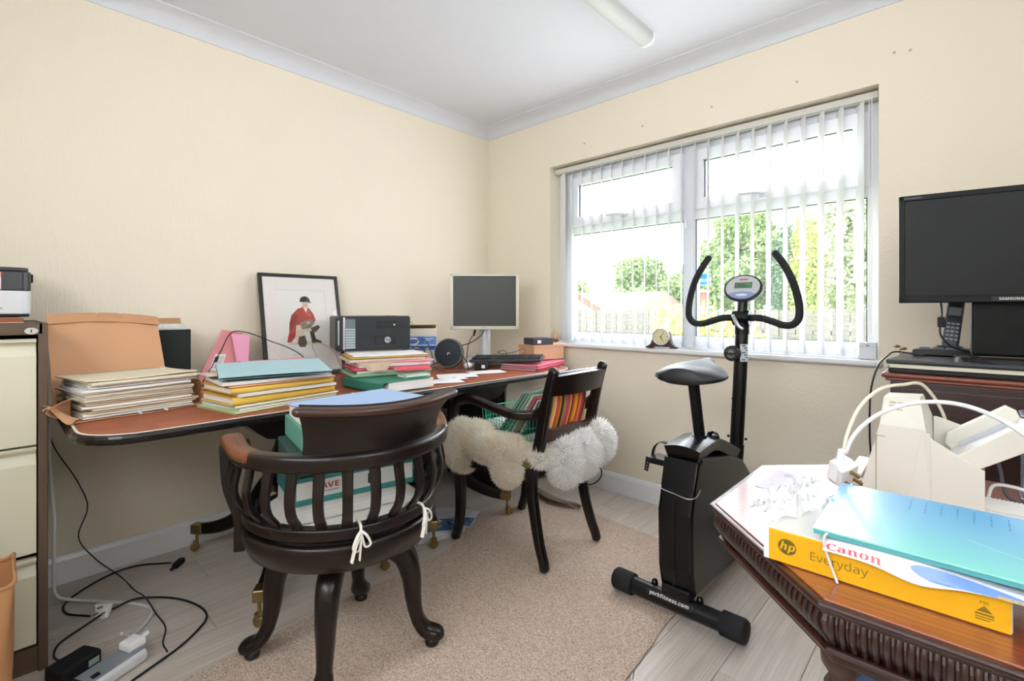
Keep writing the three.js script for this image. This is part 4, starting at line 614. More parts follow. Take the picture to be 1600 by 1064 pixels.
{ // pink folders between the piles
  const o = thing('pink_folder', 'pink card folder standing folded open against the wall with a white barcode label', 'folder', [0.155, 0.7505, 1.82]);
  const P = (x, y, z) => [x - 0.155, y - 0.7505, z - 1.82], quad = (a, b, c, d) => (u, v) => [0, 1, 2].map((i) => (a[i] * (1 - u) + b[i] * u) * (1 - v) + (d[i] * (1 - u) + c[i] * u) * v);
  const A = P(0.13, 0.765, 1.955), B = P(0.16, 0.765, 1.79), C = P(0.05, 0.985, 1.735), D = P(0.045, 1.005, 1.825);
  part('cover', sheet(quad(A, B, C, D), 6, 6, 0.0015), cardM(0xdf8f93), o);
  part('inner_leaf', sheet(quad(P(0.165, 0.80, 1.79), P(0.19, 0.765, 1.76), P(0.085, 0.975, 1.715), P(0.062, 0.985, 1.79)), 6, 6, 0.0015), cardM(0xf2a8c6), o);
  const q = quad(A, B, C, D), lb = sheet((u, v) => { const p = q(0.16 + 0.34 * u, 0.22 + 0.32 * v); return [p[0] + 0.0022, p[1], p[2] + 0.0004]; }, 2, 2, 0.0004);
  part('label_sticker', lb, std({ map: print(128, 128, (c) => { c.fillStyle = '#e9e4df'; c.fillRect(0, 0, 128, 128); c.fillStyle = '#3a3030'; c.fillRect(12, 20, 44, 44); c.fillStyle = '#8a7f7c'; for (let k = 0; k < 5; k++) c.fillRect(64, 20 + k * 12, 52, 4); c.fillRect(12, 84, 96, 4); c.fillRect(12, 98, 70, 4); }), roughness: 0.8 }), o);
  const r = thing('pink_folder', 'bright pink folder lying curled behind the light blue folder', 'folder', [0.275, 0.7505, 1.675], 1.45);
  part('cover', sheet((u, v) => [(u - 0.5) * 0.28, 0.06 + 0.055 * Math.sin(Math.PI * (0.15 + 0.7 * v)), (0.5 - v) * 0.16], 8, 12, 0.0015), cardM(0xf09bb4), r);
  part('papers', box(0.27, 0.085, 0.13, 0, 0.045, 0, 0.004), M.pages, r);
}
// ---- yellow folders with the light blue one on top
{
  const cx = 0.762, cz = 1.868, th = 1.335, g = 'green and white papers under the yellow folders';
  const y = stack(cx, 0.7512, cz, th, [
    ['folder', 0.40, 0.25, 0.007, 0xc9d8a6, 0.0, -0.03, 0.44, 'green_folder', 'pale green folder at the bottom of the yellow folder pile', 'folder'],
    ['sheaf', 0.385, 0.24, 0.009, 'pages', 0.008, -0.03, 0.42, 'paper_bundle', 'loose white papers just above the pale green folder', 'papers'],
    ['folder', 0.40, 0.245, 0.007, 0xdfe3c8, 0.01, -0.025, 0.40, 'green_folder', 'faded green folder under the lower yellow folder', 'folder'],
    ['folder', 0.385, 0.245, 0.026, 0xe3bb4b, 0.002, -0.022, 0.37, 'yellow_folder', 'thick yellow folder crammed with white papers, lower of the two', 'folder'],
    ['sheaf', 0.36, 0.235, 0.010, 'pages', 0.02, -0.012, 0.33, 'paper_bundle', 'grey and white papers between the two yellow folders', 'papers'],
    ['folder', 0.38, 0.245, 0.019, 0xe6bd55, 0.0, -0.02, 0.34, 'yellow_folder', 'yellow folder with a dark inside, upper of the two', 'folder'],
    ['folder', 0.38, 0.24, 0.006, 0xd9a173, 0.006, -0.015, 0.28, 'buff_folder', 'thin orange-buff folder above the yellow folders', 'folder'],
    ['sheaf', 0.375, 0.24, 0.010, 'pages', 0.0, -0.012, 0.2, 'paper_bundle', 'white papers directly under the light blue folder', 'papers'],
  ]);
  const wht = thing('paper_bundle', 'white documents with a curled corner under the back of the light blue folder', 'papers', [cx - 0.08, y, cz + 0.03], th + 0.22);
  part('sheets', sheet((u, v) => [(u - 0.5) * 0.35, 0.006 + 0.006 * (1 - v) + 0.004 * (1 - u) * Math.sin(v * 3), (v - 0.5) * -0.14], 10, 8, -0.005), M.pagesOld, wht);
  const b = thing('blue_folder', 'light blue card folder tilted on top of the yellow folder pile', 'folder', [cx + 0.008, y + 0.008, cz - 0.008], th);
  b.rotation.order = 'YXZ'; b.rotation.x = 0.10; 
  part('front_cover', sheet((u, v) => [(u - 0.5) * 0.365, 0.022 + 0.002 * Math.sin(u * 3), (0.5 - v) * 0.25], 8, 6, 0.0014), cardM(0xa9cbd2), b);
  part('back_cover', sheet((u, v) => [(u - 0.5) * 0.362 - 0.003, 0.014 + 0.002 * u, (0.5 - v) * 0.248 - 0.004], 8, 6, 0.0014), cardM(0x6f9298), b);
}
// ---- the mixed pile that carries the desktop computer
let pcY;
{
  const gb = thing('lever_folder', 'dark green ring folder full of papers at the base of the pile under the computer', 'folder', [0.765, 0.7512, 1.375], Math.PI / 2 + 0.03);
  part('cover', rot(foldedCard(0.31, 0.25, 0.048, 0.002), 0, -Math.PI / 2), cardM(0x2c7a66), gb);
  part('papers', sheaf(0.235, 0.30, 0.038, 3, 0.004).translate(0.02, 0.004, 0.002), M.pages, gb);
  pcY = stack(0.60, 0.8005, 1.285, 1.25, [
    ['folder', 0.36, 0.27, 0.012, 0x8fbf94, 0.0, 0.02, 0.05, 'green_folder', 'mid green folder above the dark green ring folder', 'folder'],
    ['sheaf', 0.34, 0.25, 0.010, 'pages', 0.03, 0.02, -0.04, 'paper_bundle', 'white papers on the mid green folder under the computer', 'papers'],
    ['folder', 0.35, 0.25, 0.012, 0xe0596a, 0.005, 0.012, 0.02, 'red_folder', 'red folder in the middle of the pile under the computer', 'folder'],
    ['sheaf', 0.34, 0.25, 0.014, 'pages', 0.02, 0.0, 0.06, 'paper_bundle', 'crumpled white papers with a pink edge above the red folder', 'papers'],
    ['folder', 0.355, 0.25, 0.010, 0xf0a0ac, 0.03, 0.0, -0.02, 'pink_folder', 'thin pink folder in the upper part of the pile under the computer', 'folder'],
    ['sheaf', 0.35, 0.25, 0.012, 'pagesOld', -0.01, 0.0, 0.03, 'paper_bundle', 'creased old papers below the black and yellow folder', 'papers'],
    ['folder', 0.36, 0.26, 0.007, 0xc9a24a, 0.0, 0.0, 0.0, 'yellow_folder', 'thin yellow and black folder right under the computer papers', 'folder'],
    ['sheaf', 0.34, 0.24, 0.005, 'sheet', 0.012, 0.0, 0.0, 'paper_bundle', 'few clean white sheets directly under the computer', 'papers'],
  ]);
  const e = thing('brown_envelope', 'creased pale brown envelope hanging over the front of the pile under the computer', 'envelope', [0.735, 0.838, 1.40], 1.30);
  part('paper', sheet((u, v) => { const x = (u - 0.5) * 0.17 * (1 - 0.55 * v), t = v * 1.2; return [x - 0.01, 0.026 - 0.035 * v * v, 0.0 + 0.035 * v + 0.006 * Math.sin(u * 8)]; }, 12, 10, 0.0012), cardM(0xc4ab90), e);
  const rb = thing('red_binder', 'red plastic folder edge rolled over beside the brown envelope', 'folder', [0.812, 0.8245, 1.27], 1.32);
  part('cover', foldedCard(0.16, 0.06, 0.016, 0.0015), std({ color: 0xe2596c, roughness: 0.4 }), rb); part('papers', box(0.15, 0.008, 0.05, 0, 0.007, -0.006, 0.001), M.pages, rb);
  const gf = thing('plastic_wallet', 'pale green plastic wallet sticking out at the base of the computer pile', 'plastic wallet', [0.845, 0.8008, 1.285], 1.5);
  part('sleeve', foldedCard(0.12, 0.09, 0.012, 0.001), std({ color: 0xb9dcc4, roughness: 0.35 }), gf); part('papers', box(0.11, 0.006, 0.08, 0, 0.005, -0.006, 0.001), M.pages, gf);
}
// ---- red wallets, loose papers, cardboard boxes at the far end
stack(0.735, 0.7512, 0.335, Math.PI / 2 + 0.22, [
  ['folder', 0.36, 0.25, 0.010, 0xd05a6c, 0.0, 0.0, 0.0, 'red_folder', 'red card folder at the far desk corner, lowest of three', 'folder'],
  ['folder', 0.355, 0.25, 0.010, 0xd8627a, -0.006, 0.006, 0.02, 'red_folder', 'red card folder at the far desk corner, middle of three', 'folder'],
  ['folder', 0.36, 0.25, 0.011, 0xe0708a, 0.012, 0.0, -0.015, 'red_folder', 'pinkish red folder under the cardboard box, topmost of three', 'folder'],
]);
{
  const o = thing('cardboard_box', 'small closed cardboard box on the red folders', 'box', [0.68, 0.7905, 0.19], 1.37);
  part('body', box(0.24, 0.09, 0.16, 0, 0.045, 0, 0.003), std({ color: 0xd2a584, roughness: 0.85 }), o); part('lid', box(0.244, 0.02, 0.164, 0, 0.0815, 0, 0.002), std({ color: 0xcc9c78, roughness: 0.85 }), o);
  const p = thing('small_black_box', 'small flat black box with a white sticker on the cardboard box', 'box', [0.69, 0.8825, 0.23], 1.25);
  part('case', box(0.145, 0.042, 0.12, 0, 0.021, 0, 0.003), std({ color: 0x3c3740, roughness: 0.5 }), p); part('label_sticker', box(0.026, 0.02, 0.0006, -0.03, 0.02, 0.0603, 0), M.paper, p);
  const sh = (n, lb, x, y, z, r, w, d, mat = M.sheet, g) => { const q = thing(n, lb, 'paper', [x, y, z], r); part('leaf', sheaf(w, d, 0.0006, Math.round(x * 90 + z * 70), 0.003), mat, q); return q; };
  const txt = (s) => std({ map: print(128, 180, (c) => { c.fillStyle = '#f2f1f3'; c.fillRect(0, 0, 128, 180); c.fillStyle = '#a9abb4'; for (let k = 0; k < 16; k++) c.fillRect(14, 18 + k * 9, 60 + 40 * hash(k, s, 3), 2); }), roughness: 0.85 });
  sh('loose_paper', 'white sheet of paper on the leather beside the green folder', 0.80, 0.7515, 1.09, 1.3, 0.21, 0.13);
  sh('loose_paper', 'printed white sheet in front of the round speaker', 0.71, 0.7525, 0.91, 1.0, 0.21, 0.14, txt(3));
  sh('loose_paper', 'white sheet nearest to the red folders on the desk', 0.70, 0.7518, 0.69, 1.2, 0.21, 0.12);
  const e = thing('small_envelope', 'small white envelope with a red mark among the loose papers', 'envelope', [0.775, 0.7538, 1.0], 1.25);
  part('paper', sheaf(0.13, 0.08, 0.0008, 12, 0.002), M.sheet, e); part('red_mark', box(0.02, 0.0006, 0.007, 0.01, 0.0048, 0.0, 0), std({ color: 0xd0585c, roughness: 0.8 }), e);
}
// ---------------------------------------------------------------- picture leaning on the wall
{
  const o = thing('framed_print', 'black framed hunting print of a kneeling man in a red coat leaning on the wall', 'picture', [0.135, 0.7548, 1.448], Math.PI / 2);
  o.rotation.order = 'YXZ'; o.rotation.x = -0.20;
  const w = 0.425, h = 0.545, b = 0.018;
  part('frame', [box(w, b, 0.02, 0, b / 2, 0, 0.003), box(w, b, 0.02, 0, h - b / 2, 0, 0.003), box(b, h - 2 * b + 0.002, 0.02, -w / 2 + b / 2, h / 2, 0, 0.003), box(b, h - 2 * b + 0.002, 0.02, w / 2 - b / 2, h / 2, 0, 0.003)], std({ color: 0x23231f, roughness: 0.35 }), o);
  part('backing', box(w - 0.01, h - 0.01, 0.006, 0, h / 2, -0.008, 0.001), cardM(0x8a7458), o);
  const iw = 0.262, ih = 0.35, ox = 0.0, oy = h * 0.52, sh = (x0, x1, y0, y1) => box(x1 - x0, y1 - y0, 0.003, (x0 + x1) / 2, (y0 + y1) / 2, 0.002, 0.0008);
  part('mount', [sh(-w / 2 + b, ox - iw / 2, b, h - b), sh(ox + iw / 2, w / 2 - b, b, h - b), sh(ox - iw / 2, ox + iw / 2, oy + ih / 2, h - b), sh(ox - iw / 2, ox + iw / 2, b, oy - ih / 2)], std({ color: 0xeae3de, roughness: 0.9 }), o);
  const t = print(480, 640, (c) => {
    c.fillStyle = '#e8e6e0'; c.fillRect(0, 0, 480, 640); c.translate(240, 330); c.scale(1.22, 1.22); c.translate(-245, -316); const P = (col, pts) => { c.fillStyle = col; c.beginPath(); pts.forEach(([x, y], i) => (i ? c.lineTo(x, y) : c.moveTo(x, y))); c.closePath(); c.fill(); };
    c.fillStyle = '#d6cfc0'; c.beginPath(); c.ellipse(250, 470, 130, 14, 0, 0, 7); c.fill();
    P('#b23a34', [[210, 200], [250, 186], [300, 196], [330, 240], [346, 296], [318, 312], [300, 276], [268, 320], [190, 348], [176, 420], [140, 462], [112, 458], [134, 380], [140, 316], [160, 250]]);   // coat
    P('#8f2b28', [[160, 250], [210, 240], [196, 300], [150, 360], [134, 380], [140, 316]]); P('#c65048', [[250, 200], [300, 206], [318, 262], [286, 262]]);
    P('#d9cdb8', [[190, 330], [262, 318], [302, 350], [286, 388], [250, 372], [240, 440], [204, 486], [176, 420]]);                                     // breeches
    P('#5b4a3c', [[204, 420], [250, 410], [262, 470], [246, 500], [206, 498], [190, 470]]); P('#4a3b30', [[290, 380], [318, 372], [334, 440], [378, 462], [376, 474], [300, 470]]); // boots
    P('#8c8172', [[214, 310], [300, 280], [336, 310], [300, 352], [232, 362]]); P('#6e6256', [[300, 352], [360, 330], [376, 350], [330, 392], [306, 388]]);          // hound
    P('#d8b49a', [[250, 150], [296, 152], [292, 188], [266, 204], [250, 184]]); P('#efe9df', [[256, 190], [288, 190], [276, 232]]);                               // face, stock
    c.fillStyle = '#2e3130'; c.beginPath(); c.ellipse(272, 132, 38, 32, 0, 3.14, 6.28); c.fill(); c.fillRect(232, 130, 80, 16); P('#2e3130', [[300, 138], [326, 152], [300, 152]]);
    P('#d8b49a', [[268, 306], [296, 300], [300, 318], [272, 324]]); c.strokeStyle = '#8d877c'; c.lineWidth = 2; c.beginPath(); c.moveTo(150, 560); c.quadraticCurveTo(190, 540, 230, 560); c.stroke();
  });
  part('artwork', uvFace(box(iw + 0.01, ih + 0.01, 0.001, ox, oy, 0.0, 0), 'x', 'y'), std({ map: t, roughness: 0.8 }), o, 'printed figure of a kneeling huntsman in a red coat');
  part('glass_pane', box(w - 2 * b, h - 2 * b, 0.0016, 0, h / 2, 0.0055, 0), M.glass, o);
}
// ---------------------------------------------------------------- desktop computer lying on the pile
{
  const o = thing('desktop_computer', 'black tower computer lying on its side on a tall pile of papers', 'computer', [0.352, pcY + 0.004, 1.22], 1.2);
  const w = 0.365, h = 0.172, d = 0.33;
  part('case', box(w - 0.006, h - 0.004, d - 0.02, 0, h / 2, -0.012, 0.006), std({ color: 0x4a4742, roughness: 0.45 }), o);
  const f = part('front_panel', [mv(slab([[-w / 2, 0.008], [-w / 2 + 0.012, 0], [w / 2 - 0.008, 0], [w / 2, 0.008], [w / 2, h - 0.008], [w / 2 - 0.008, h], [-w / 2 + 0.022, h], [-w / 2, h - 0.014]], 0.026, 0.004), 0, 0, d / 2 - 0.03)], std({ color: 0x1b1f24, roughness: 0.4 }), o);
  const z = d / 2 - 0.003;
  part('drive_door', box(0.10, 0.035, 0.003, 0.062, 0.128, z, 0.001), M.black, f); part('drive_bay', box(0.10, 0.045, 0.003, 0.058, 0.050, z, 0.001), M.black, f);
  part('grille_recess', box(0.05, 0.145, 0.003, -0.115, 0.084, z - 0.001, 0.001), std({ color: 0x6d757b, roughness: 0.5 }), f);
  for (let k = 0; k < 8; k++) part('louvre', box(0.046, 0.0095, 0.004, -0.113, 0.018 + k * 0.0125, z + 0.0015, 0.001), std({ color: 0xa9b7b7, roughness: 0.45 }), f);
  part('trim_strip', box(0.010, 0.16, 0.005, -0.143, 0.086, z, 0.002), M.steel, f); part('side_trim', box(0.006, 0.12, 0.004, -0.168, 0.09, z, 0.001), M.steel, f);
  part('power_button', mv(rot(cyl(0.005, 0.005, 0.004, 0, 0, 0, 14), Math.PI / 2), 0.10, 0.128, z + 0.002), M.steel, f);
  const lg = print(128, 128, (c) => { c.fillStyle = '#4b5158'; c.fillRect(0, 0, 128, 128); c.fillStyle = '#b4bac0'; c.beginPath(); c.arc(64, 64, 58, 0, 7); c.fill(); c.fillStyle = '#3b4148'; c.font = 'italic bold 74px sans-serif'; c.textAlign = 'center'; c.fillText('hp', 62, 84); });
  part('round_badge', uvFace(mv(rot(cyl(0.0165, 0.0165, 0.003, 0, 0, 0, 28), Math.PI / 2), 0.066, 0.052, z + 0.0025), 'x', 'y'), std({ map: lg, roughness: 0.35 }), f);
}
{ // blue and white carton behind it
  const o = thing('carton', 'white carton with a blue printed front and an open brown lid behind the speaker', 'box', [0.17, 0.7505, 0.76], 0.95);
  const t = print(256, 200, (c) => { c.fillStyle = '#e6e2d2'; c.fillRect(0, 0, 256, 200); c.fillStyle = '#3f78d0'; c.fillRect(0, 60, 256, 104); c.strokeStyle = '#e6ecf5'; c.lineWidth = 12; c.beginPath(); c.ellipse(74, 98, 44, 24, -0.1, 0, 7); c.stroke(); c.fillStyle = '#dfe7f2'; c.fillRect(0, 122, 256, 8); c.fillStyle = '#6c9ae0'; c.fillRect(160, 60, 96, 60); c.fillStyle = '#cddcf2'; c.fillRect(176, 74, 60, 6); c.fillRect(176, 86, 40, 6); c.fillRect(30, 142, 120, 6); c.fillRect(180, 138, 14, 20); c.fillStyle = '#3f78d0'; c.fillRect(170, 96, 70, 4); });
  part('body', box(0.20, 0.235, 0.15, 0, 0.1175, 0, 0.002), std({ color: 0xe4dfcd, roughness: 0.8 }), o); part('printed_front', uvFace(box(0.199, 0.16, 0.001, 0, 0.155, 0.0752, 0), 'x', 'y'), std({ map: t, roughness: 0.6 }), o);
  part('lid_flap', mv(rot(box(0.2, 0.002, 0.10, 0, 0, 0.05, 0.0005), -0.22), 0, 0.236, -0.03), cardM(0xb9935e), o);
}
{ // round speaker
  const o = thing('round_speaker', 'round black desk speaker standing on its rim with a small white emblem', 'speaker', [0.415, 0.7505, 0.725], 0.60);
  o.rotation.order = 'YXZ'; const R = 0.088;
  part('body', mv(rot(lathe([[0.0001, -0.03], [0.07, -0.03], [0.084, -0.022], [R, -0.008], [R, 0.012], [0.083, 0.02], [0.0001, 0.02]], 48), Math.PI / 2 - 0.16), 0, R + 0.004, 0), std({ color: 0x20262a, roughness: 0.55 }), o);
  part('grille', mv(rot(lathe([[0.0001, 0.027], [0.05, 0.025], [0.078, 0.0205], [0.082, 0.0185]], 48), Math.PI / 2 - 0.16), 0, R + 0.004, 0), std({ color: 0x272f33, roughness: 0.8 }), o);
  part('rim_ring', mv(rot(flat(new THREE.TorusGeometry(0.0835, 0.0022, 8, 56)), -0.16), 0, R + 0.0075, 0.0195), std({ color: 0x8c9498, roughness: 0.4 }), o);
  part('emblem', mv(rot(flat(new THREE.TorusGeometry(0.007, 0.0022, 6, 20, 4.2)), -0.16), 0.004, R + 0.002, 0.0265), M.white, o);
  part('foot', box(0.05, 0.008, 0.05, 0, 0.004, -0.004, 0.002), std({ color: 0xa5512f, roughness: 0.6 }), o);
}
{ // silver monitor
  const o = thing('silver_monitor', 'silver framed square computer monitor on a column stand in the room corner', 'monitor', [0.424, 0.7505, 0.444], 0.754);
  const silver = std({ color: 0xc3bfae, roughness: 0.4, metalness: 0.25 }), w = 0.432, h = 0.35, y0 = 0.225;
  const bz = (x0, x1, y0_, y1, z = 0.016, d = 0.03) => box(x1 - x0, y1 - y0_, d, (x0 + x1) / 2, (y0_ + y1) / 2, z - d / 2 + 0.012, 0.003);
  part('bezel', [bz(-w / 2, -w / 2 + 0.02, y0, y0 + h), bz(w / 2 - 0.018, w / 2, y0, y0 + h), bz(-w / 2, w / 2, y0, y0 + 0.022), bz(-w / 2, w / 2, y0 + h - 0.014, y0 + h)], silver, o);
  part('back_shell', box(w - 0.01, h - 0.01, 0.035, 0, y0 + h / 2, -0.012, 0.012), silver, o);
  part('screen', box(w - 0.036, h - 0.034, 0.004, 0.001, y0 + 0.022 + (h - 0.036) / 2, 0.017, 0.001), std({ color: 0x373935, roughness: 0.42 }), o, 'dark grey switched-off screen');
  part('badge', box(0.022, 0.004, 0.001, 0, y0 + 0.011, 0.0285, 0), std({ color: 0x8c8878, roughness: 0.4 }), o);
  part('column', mv(cyl(0.037, 0.035, 0.24, 0, 0, 0, 28).scale(1, 1, 0.7), 0, 0.155, -0.045), std({ color: 0xc8cacb, roughness: 0.35, metalness: 0.3 }), o);
  part('base', [box(0.26, 0.035, 0.2, 0.0, 0.0175, -0.02, 0.012)], std({ color: 0xc9ccd0, roughness: 0.4, metalness: 0.2 }), o);
}
{ // keyboard propped on the red folders
  const o = thing('keyboard', 'dark grey computer keyboard propped across the red folders', 'keyboard', [0.655, 0.792, 0.475], 0.52);
  o.rotation.order = 'YXZ'; o.rotation.z = 0.03; o.rotation.x = 0.10;
  part('body', box(0.43, 0.016, 0.15, 0, 0.016, 0, 0.006), std({ color: 0x2d3034, roughness: 0.5 }), o);
  const kg = box(0.0165, 0.009, 0.0165, 0, 0, 0, 0.002), km = std({ color: 0x24272b, roughness: 0.55 });
  for (let r = 0; r < 5; r++) for (let c = 0; c < 21; c++) { const m = part('key', kg, km, o); m.position.set(-0.2 + c * 0.02, 0.0265, -0.048 + r * 0.021); }
  const b = thing('small_black_radio', 'small black plastic gadget lying beside the keyboard', 'gadget', [0.60, 0.7505, 0.635], 0.5);
  part('case', box(0.075, 0.045, 0.05, 0, 0.0225, 0, 0.006), M.blackMatt, b); part('window_label', box(0.02, 0.018, 0.001, 0.018, 0.022, 0.0255, 0), M.paper, b);
  const w = thing('crumpled_tissue', 'crumpled white paper scrap beside the black gadget', 'paper', [0.515, 0.7535, 0.665]);
  part('scrap', mv(uvm(flat(new THREE.IcosahedronGeometry(0.026, 1))).scale(1.1, 0.7, 1), 0, 0.018, 0), M.sheet, w);
  const t = thing('tape_roll', 'roll of orange-brown parcel tape by the silver monitor', 'tape', [0.335, 0.7505, 0.62], 0.75);
  part('roll', mv(rot(lathe([[0.025, -0.022], [0.045, -0.022], [0.045, 0.022], [0.025, 0.022], [0.025, -0.022]], 32), Math.PI / 2), 0, 0.046, 0), std({ color: 0xc98a3e, roughness: 0.4 }), t); part('core', mv(rot(lathe([[0.022, -0.023], [0.0255, -0.023], [0.0255, 0.023], [0.022, 0.023], [0.022, -0.023]], 28), Math.PI / 2), 0, 0.046, 0), cardM(0xb08a62), t);
  const c = thing('beige_carton', 'small open beige box with a wooden end behind the speaker', 'box', [0.22, 0.7505, 0.555], 0.9);
  part('body', box(0.13, 0.09, 0.09, 0, 0.045, 0, 0.002), cardM(0xcbb096), c); part('flap', mv(rot(box(0.13, 0.002, 0.05, 0, 0, 0, 0.0005), 0.5), 0, 0.10, 0.03), cardM(0xd9c4ae), c); part('wooden_end', box(0.012, 0.05, 0.07, 0.07, 0.03, 0, 0.002), cardM(0x9b6a34), c);
}
// ---------------------------------------------------------------- cables on and behind the desk
const cable = (name, label, pts, r, mat, n = 70) => solo(name, label, 'cable', wire(pts, r, n, 8), mat);
M.cableGrey = std({ color: 0x50555a, roughness: 0.6 }); M.cableBeige = std({ color: 0xb9a886, roughness: 0.6 }); M.cableWhite = std({ color: 0xe2e2de, roughness: 0.5 });
cable('monitor_cable', 'black cable drooping from under the silver monitor to the computer', [[0.452, 0.968, 0.475], [0.455, 0.94, 0.505], [0.41, 0.89, 0.57], [0.335, 0.875, 0.66], [0.325, 0.88, 0.85], [0.34, 0.90, 1.0]], 0.0032, M.black);
cable('video_cable', 'grey cable with a black plug hanging in front of the monitor column', [[0.402, 0.945, 0.518], [0.392, 0.90, 0.545], [0.41, 0.85, 0.575], [0.43, 0.80, 0.60], [0.45, 0.7585, 0.62], [0.47, 0.758, 0.70], [0.54, 0.758, 0.78]], 0.003, M.cableGrey);
solo('cable_plug', 'black connector plug on the grey cable under the monitor', 'plug', [mv(rot(cyl(0.006, 0.008, 0.04, 0, 0, 0, 14), 0, 0, -0.3), 0.406, 0.955, 0.514)], M.blackMatt);
cable('speaker_cable', 'black cable arching across the face of the round speaker', [[0.40, 0.755, 0.92], [0.47, 0.80, 0.86], [0.515, 0.845, 0.80], [0.53, 0.845, 0.74], [0.54, 0.80, 0.70], [0.56, 0.757, 0.70]], 0.003, M.black);
cable('computer_cable', 'grey cable looping beside the computer down behind the speaker', [[0.50, 0.93, 1.05], [0.46, 0.935, 0.95], [0.42, 0.90, 0.88], [0.43, 0.83, 0.86], [0.46, 0.77, 0.86], [0.53, 0.757, 0.86], [0.60, 0.758, 0.80], [0.64, 0.762, 0.74]], 0.0034, M.cableGrey);
cable('power_cable', 'black cable curving from the computer side to the desk', [[0.51, 0.88, 1.08], [0.47, 0.90, 1.0], [0.45, 0.87, 0.93], [0.45, 0.80, 0.91], [0.47, 0.76, 0.92]], 0.0036, M.black);
cable('keyboard_cable', 'thin black cable curling over the keyboard', [[0.60, 0.83, 0.42], [0.56, 0.845, 0.40], [0.55, 0.845, 0.43], [0.60, 0.842, 0.50], [0.65, 0.838, 0.50], [0.69, 0.85, 0.44], [0.72, 0.865, 0.40], [0.745, 0.85, 0.42], [0.74, 0.82, 0.48]], 0.0018, M.blackMatt);
cable('phone_cable', 'thin black wire running over the pink folder to the picture', [[0.17, 0.775, 1.94], [0.10, 0.90, 1.85], [0.075, 0.992, 1.79], [0.07, 0.99, 1.73], [0.145, 0.945, 1.64], [0.19, 0.91, 1.57], [0.24, 0.865, 1.52], [0.26, 0.80, 1.50]], 0.0022, M.blackMatt);
cable('flex', 'beige flex looping in front of the framed print', [[0.22, 0.86, 1.44], [0.17, 0.92, 1.44], [0.16, 0.925, 1.40], [0.20, 0.88, 1.34], [0.25, 0.80, 1.32]], 0.0026, M.cableBeige);
cable('flex', 'tan flex rising behind the computer by the carton', [[0.10, 0.90, 1.06], [0.10, 1.05, 1.0], [0.085, 1.063, 0.90], [0.09, 1.045, 0.80], [0.10, 0.99, 0.74]], 0.0026, M.cableBeige);
cable('string_end', 'short white string on the leather by the yellow folders', [[0.80, 0.754, 1.56], [0.84, 0.754, 1.53], [0.875, 0.754, 1.535], [0.885, 0.753, 1.555]], 0.002, M.cableWhite, 30);
